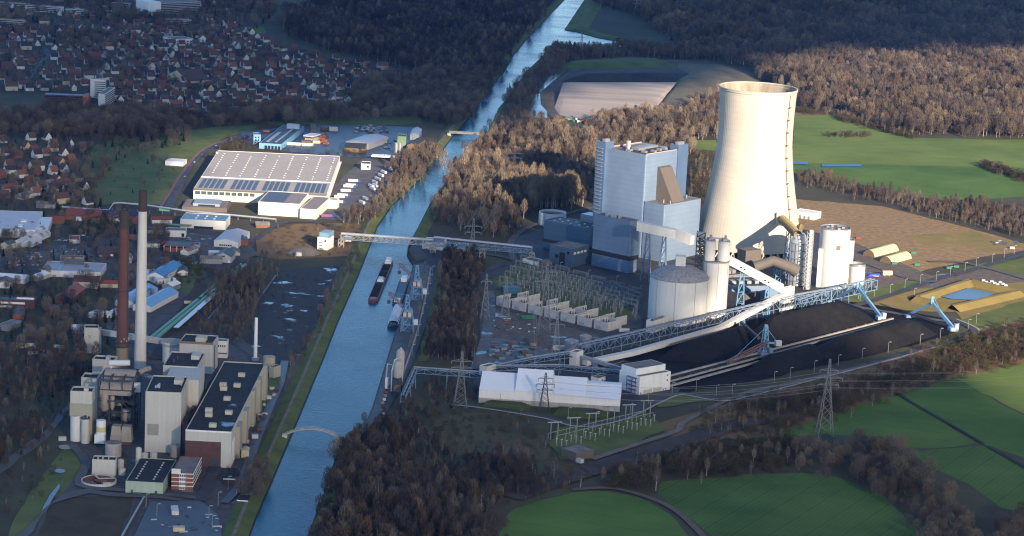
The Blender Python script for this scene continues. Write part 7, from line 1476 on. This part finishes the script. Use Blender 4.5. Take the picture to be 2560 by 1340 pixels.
# larger town buildings
x = Bld('apartment_tower', 'tallest pale apartment block with balconies in the town', 'apartment block', (226,197), (262,199), (222,194), 28, M_white, M_roofg, par=.4); x.front('balcony_band', [(.3,1,2+k*3,3.2+k*3) for k in range(8)], M_dsteel, .6); x.side('balcony_band', [(.1,.95,2+k*3,3.0+k*3) for k in range(8)], M_glass, .3, True)
x = Bld('apartment_block', 'white ended apartment block right of the tower', 'apartment block', (246,234), (262,235), (268,217), 20, M_white, M_roofg, par=.4); x.side('balcony_band', [(.05,.97,2+k*3,3.2+k*3) for k in range(6)], M_dsteel, .6, True)
x = Bld('apartment_block', 'long brick block with orange end wall left of the tower', 'apartment block', (110,236), (208,240), (112,231), 15, M_brick, mat('blue_grey_roof', (.14, .19, .26), .6), par=.3); x.part('orange_end', [(1.0,1.13,-.1,1,0,16)], mat('orange_render', (.42, .14, .08), .8)); x.front('window_band', [(.02,.98,2+k*3.3,3.4+k*3.3) for k in range(4)], M_glass)
x = Bld('hospital', 'large grey multi storey hospital block at the top of the town', 'hospital', (400,8), (500,3), (404,0), 22, WALLS['grey'], M_roofg, par=.3); x.front('window_band', [(.02,.98,2+k*3.3,3.6+k*3.3) for k in range(6)], M_glass); x.part('white_tower', [(-.35,-.05,-.2,.6,0,26)], M_whitew)
x = Bld('white_terrace', 'bright white flat roofed apartment house with window rows', 'apartment block', (432,98), (482,96), (432,91), 11, M_whitew, M_roofg, par=.3); x.front('window', [(.05+.16*k,.13+.16*k,z,z+2) for k in range(6) for z in (1.5,5.5)], M_glass)
x = Bld('church_hall', 'large hall with broad brown tiled roof in the town', 'church', (470,203), (522,199), (463,187), 7, WALLS['cream'], ROOFS['brown'], pitch=('x', 13))
for k, (px, py, L_, wl_, lb_) in enumerate(((30,22,60,'cream','long cream apartment house at the top left corner'),(110,30,70,'white','white wet roofed apartment house near the top left'),(25,65,50,'cream','cream block at the left edge below the top row'),(445,64,46,'white','white flat school near the dark wood'),(190,38,40,'white','white flat block on the upper left'),(300,22,34,'grey','grey flat block near the top'),(650,12,60,'brick','long brick block at the wood edge'))):
    a = G(px, py); fr = (Vector((a.x-L_/2, a.y, 0)), L_, 16, 1, r8.uniform(-.1, .15)); x = Bld('apartment_block', lb_, 'apartment block', None, None, None, 11, WALLS[wl_], M_roofg, par=.3, fr=fr); x.front('window_band', [(.03,.97,2+k_*3.2,3.5+k_*3.2) for k_ in range(3)], M_glass)
bigs = [G(244,222).to_2d(), G(255,232).to_2d(), G(200,240).to_2d(), G(150,238).to_2d(), G(456,100).to_2d(), G(495,200).to_2d()]
roadp = smooth_path(G2([(60,215),(85,180),(105,155),(120,140),(112,120)]))
hp_ = []
for poly, sp, rot, wh_ in ((TOWN[0], 23, .35, 'town'), (low, 22, .75, 'low'), (far, 30, .2, 'far')):
    for x, y, a in town_points(poly, sp, rot):
        v2 = Vector((x, y))
        if any((v2-q).length < 34 for q in bigs) or any((v2-q).length < 13 for q in roadp): continue
        if r8.random() < (.10 if wh_ != 'far' else .4): continue
        hp_.append((math.hypot(x, y), x, y, a, wh_))
hp_.sort(); NH = 300; nh_ = 0
restw = {k: MB() for k in WALLS}; restr = {k: MB() for k in ROOFS}
for i, (d_, x, y, a, wh_) in enumerate(hp_):
    wc = r8.choices(list(WALLS), (6, 2.2, 3, 1.5))[0]; rc_ = r8.choices(list(ROOFS), (7, 2.2, 3.6, .5))[0]; v = r8.choices(range(5), (4, 3, 3, 2, 1))[0]
    px, py = PX((x, y, 5))
    if nh_ < NH and px > -12:
        nh_ += 1
        if wh_ == 'low': where = 'on the estate below the grass hill at the left edge'
        else: where = 'on the town edge left of the apartment tower' if px < 215 else 'in the streets between tower and tiled hall' if px < 520 else 'in the streets before the dark wood' if px < 780 else 'at the outer end of the town by the wood'
        house(Vector((x, y, 0)), a, v, wc, rc_, '%s house with %s roof %s' % (wc, rc_, where), 'houses of the town')
    else:
        w_, r_, c = house_meshes(*VAR[v]); ca, sa = math.cos(a), math.sin(a)
        for src, dst in ((w_, restw[wc]), (r_, restr[rc_])): dst.add([(x+q[0]*ca-q[1]*sa, y+q[0]*sa+q[1]*ca, q[2]) for q in src.v], src.f)
j = MB(); ms_ = []
for k, b in list(restw.items())+list(restr.items()): j.add(b.v, b.f, len(ms_)); ms_.append(WALLS[k] if b in restw.values() else ROOFS[k])
tag(j.build('far_houses', ms_), 'far rows of small houses running up the picture', 'houses', kind='stuff')
print('houses', len(hp_))
W['town_trees'] = (fill(TOWN[0], 20, 'town', .3, .75)+fill(far, 15, 'town', .5, .95)+fill(low, 19, 'town', .35, .7)+fill([(240,40),(520,30),(690,60),(620,80),(420,110),(200,130),(130,110)], 17, 'town', .6, .9), 'garden trees and hedges between the town houses')
def clear_of(pts, polys, pad=0):
    return [p for p in pts if not any(inpoly(p[0], p[1], q) for q in polys)]
# nearest trees stand as things of their own
allp = [(math.hypot(p[0], p[1]), k, p) for k, (pts, lab) in W.items() for p in pts if k not in ('town_trees',)]
allp.sort(key=lambda q: q[0]); kept = {k: [] for k in W}; nt_, ns_ = 0, 0
def in_view(p): x, y = PX((p[0], p[1], 6)); return -40 < x < 2600 and -60 < y < 1375
for d_, k, p in allp:
    sh_ = p[5].startswith('bush'); v = in_view(p)
    if v and ((sh_ and ns_ < 190) or (not sh_ and nt_ < 285)):
        tm, cm, jm = PROTO[p[5]]; nm = 'shrub' if sh_ else 'conifer' if p[5].startswith('con') else 'bare_tree'
        kd = {'dark': 'dark bare tree', 'bush': 'low brown shrub', 'broa': 'broad crowned bare tree', 'slim': 'slim upright bare tree', 'rust': 'bare tree with rust brown leaves', 'coni': 'dark green conifer', 'popl': 'tall sunlit bare poplar'}[p[5][:4]]
        t = thing(nm, ('%s in the %s' % (kd, W[k][1].replace('bare trees ', 'trees ').replace('dark bare ', '').replace('wide bare ', ''))).replace('standing ', '') , 'shrub' if sh_ else 'tree', p[:3], p[4], 'shrubs of the foreground' if sh_ else 'trees of the foreground woods'); t.scale = (p[3],)*3
        for me_, pn in ((tm, 'trunk'), (cm, 'crown')):
            if len(me_.vertices) == 0: continue
            o_ = bpy.data.objects.new(pn, me_); COL.objects.link(o_); o_.parent = t
        if sh_: ns_ += 1
        else: nt_ += 1
    else: kept[k].append(p)
for k in W:
    if k != 'town_trees': W[k] = (kept[k], W[k][1])
for k, (pts, lab) in W.items():
    if pts: scatter_stuff(k, pts, lab, "wood")
HAZE = 1.6e-5
# ------------------------------------------------------------ the air
hb = MB(); hb.box(-3200, -60, -1, 3600, 9000, 566); hm = bpy.data.materials.new('haze_air'); hm.use_nodes = True
for q in list(hm.node_tree.nodes):
    if q.type != 'OUTPUT_MATERIAL': hm.node_tree.nodes.remove(q)
pv = hm.node_tree.nodes.new('ShaderNodeVolumePrincipled'); pv.inputs['Density'].default_value = HAZE; pv.inputs['Color'].default_value = (0.10, 0.30, 0.90, 1); pv.inputs['Anisotropy'].default_value = 0.0
hm.node_tree.links.new(pv.outputs[0], hm.node_tree.nodes['Material Output'].inputs['Volume'])
ho = hb.build('haze', hm); ho['kind'] = 'stuff'; ho['label'] = 'thin blue winter haze over the whole valley'
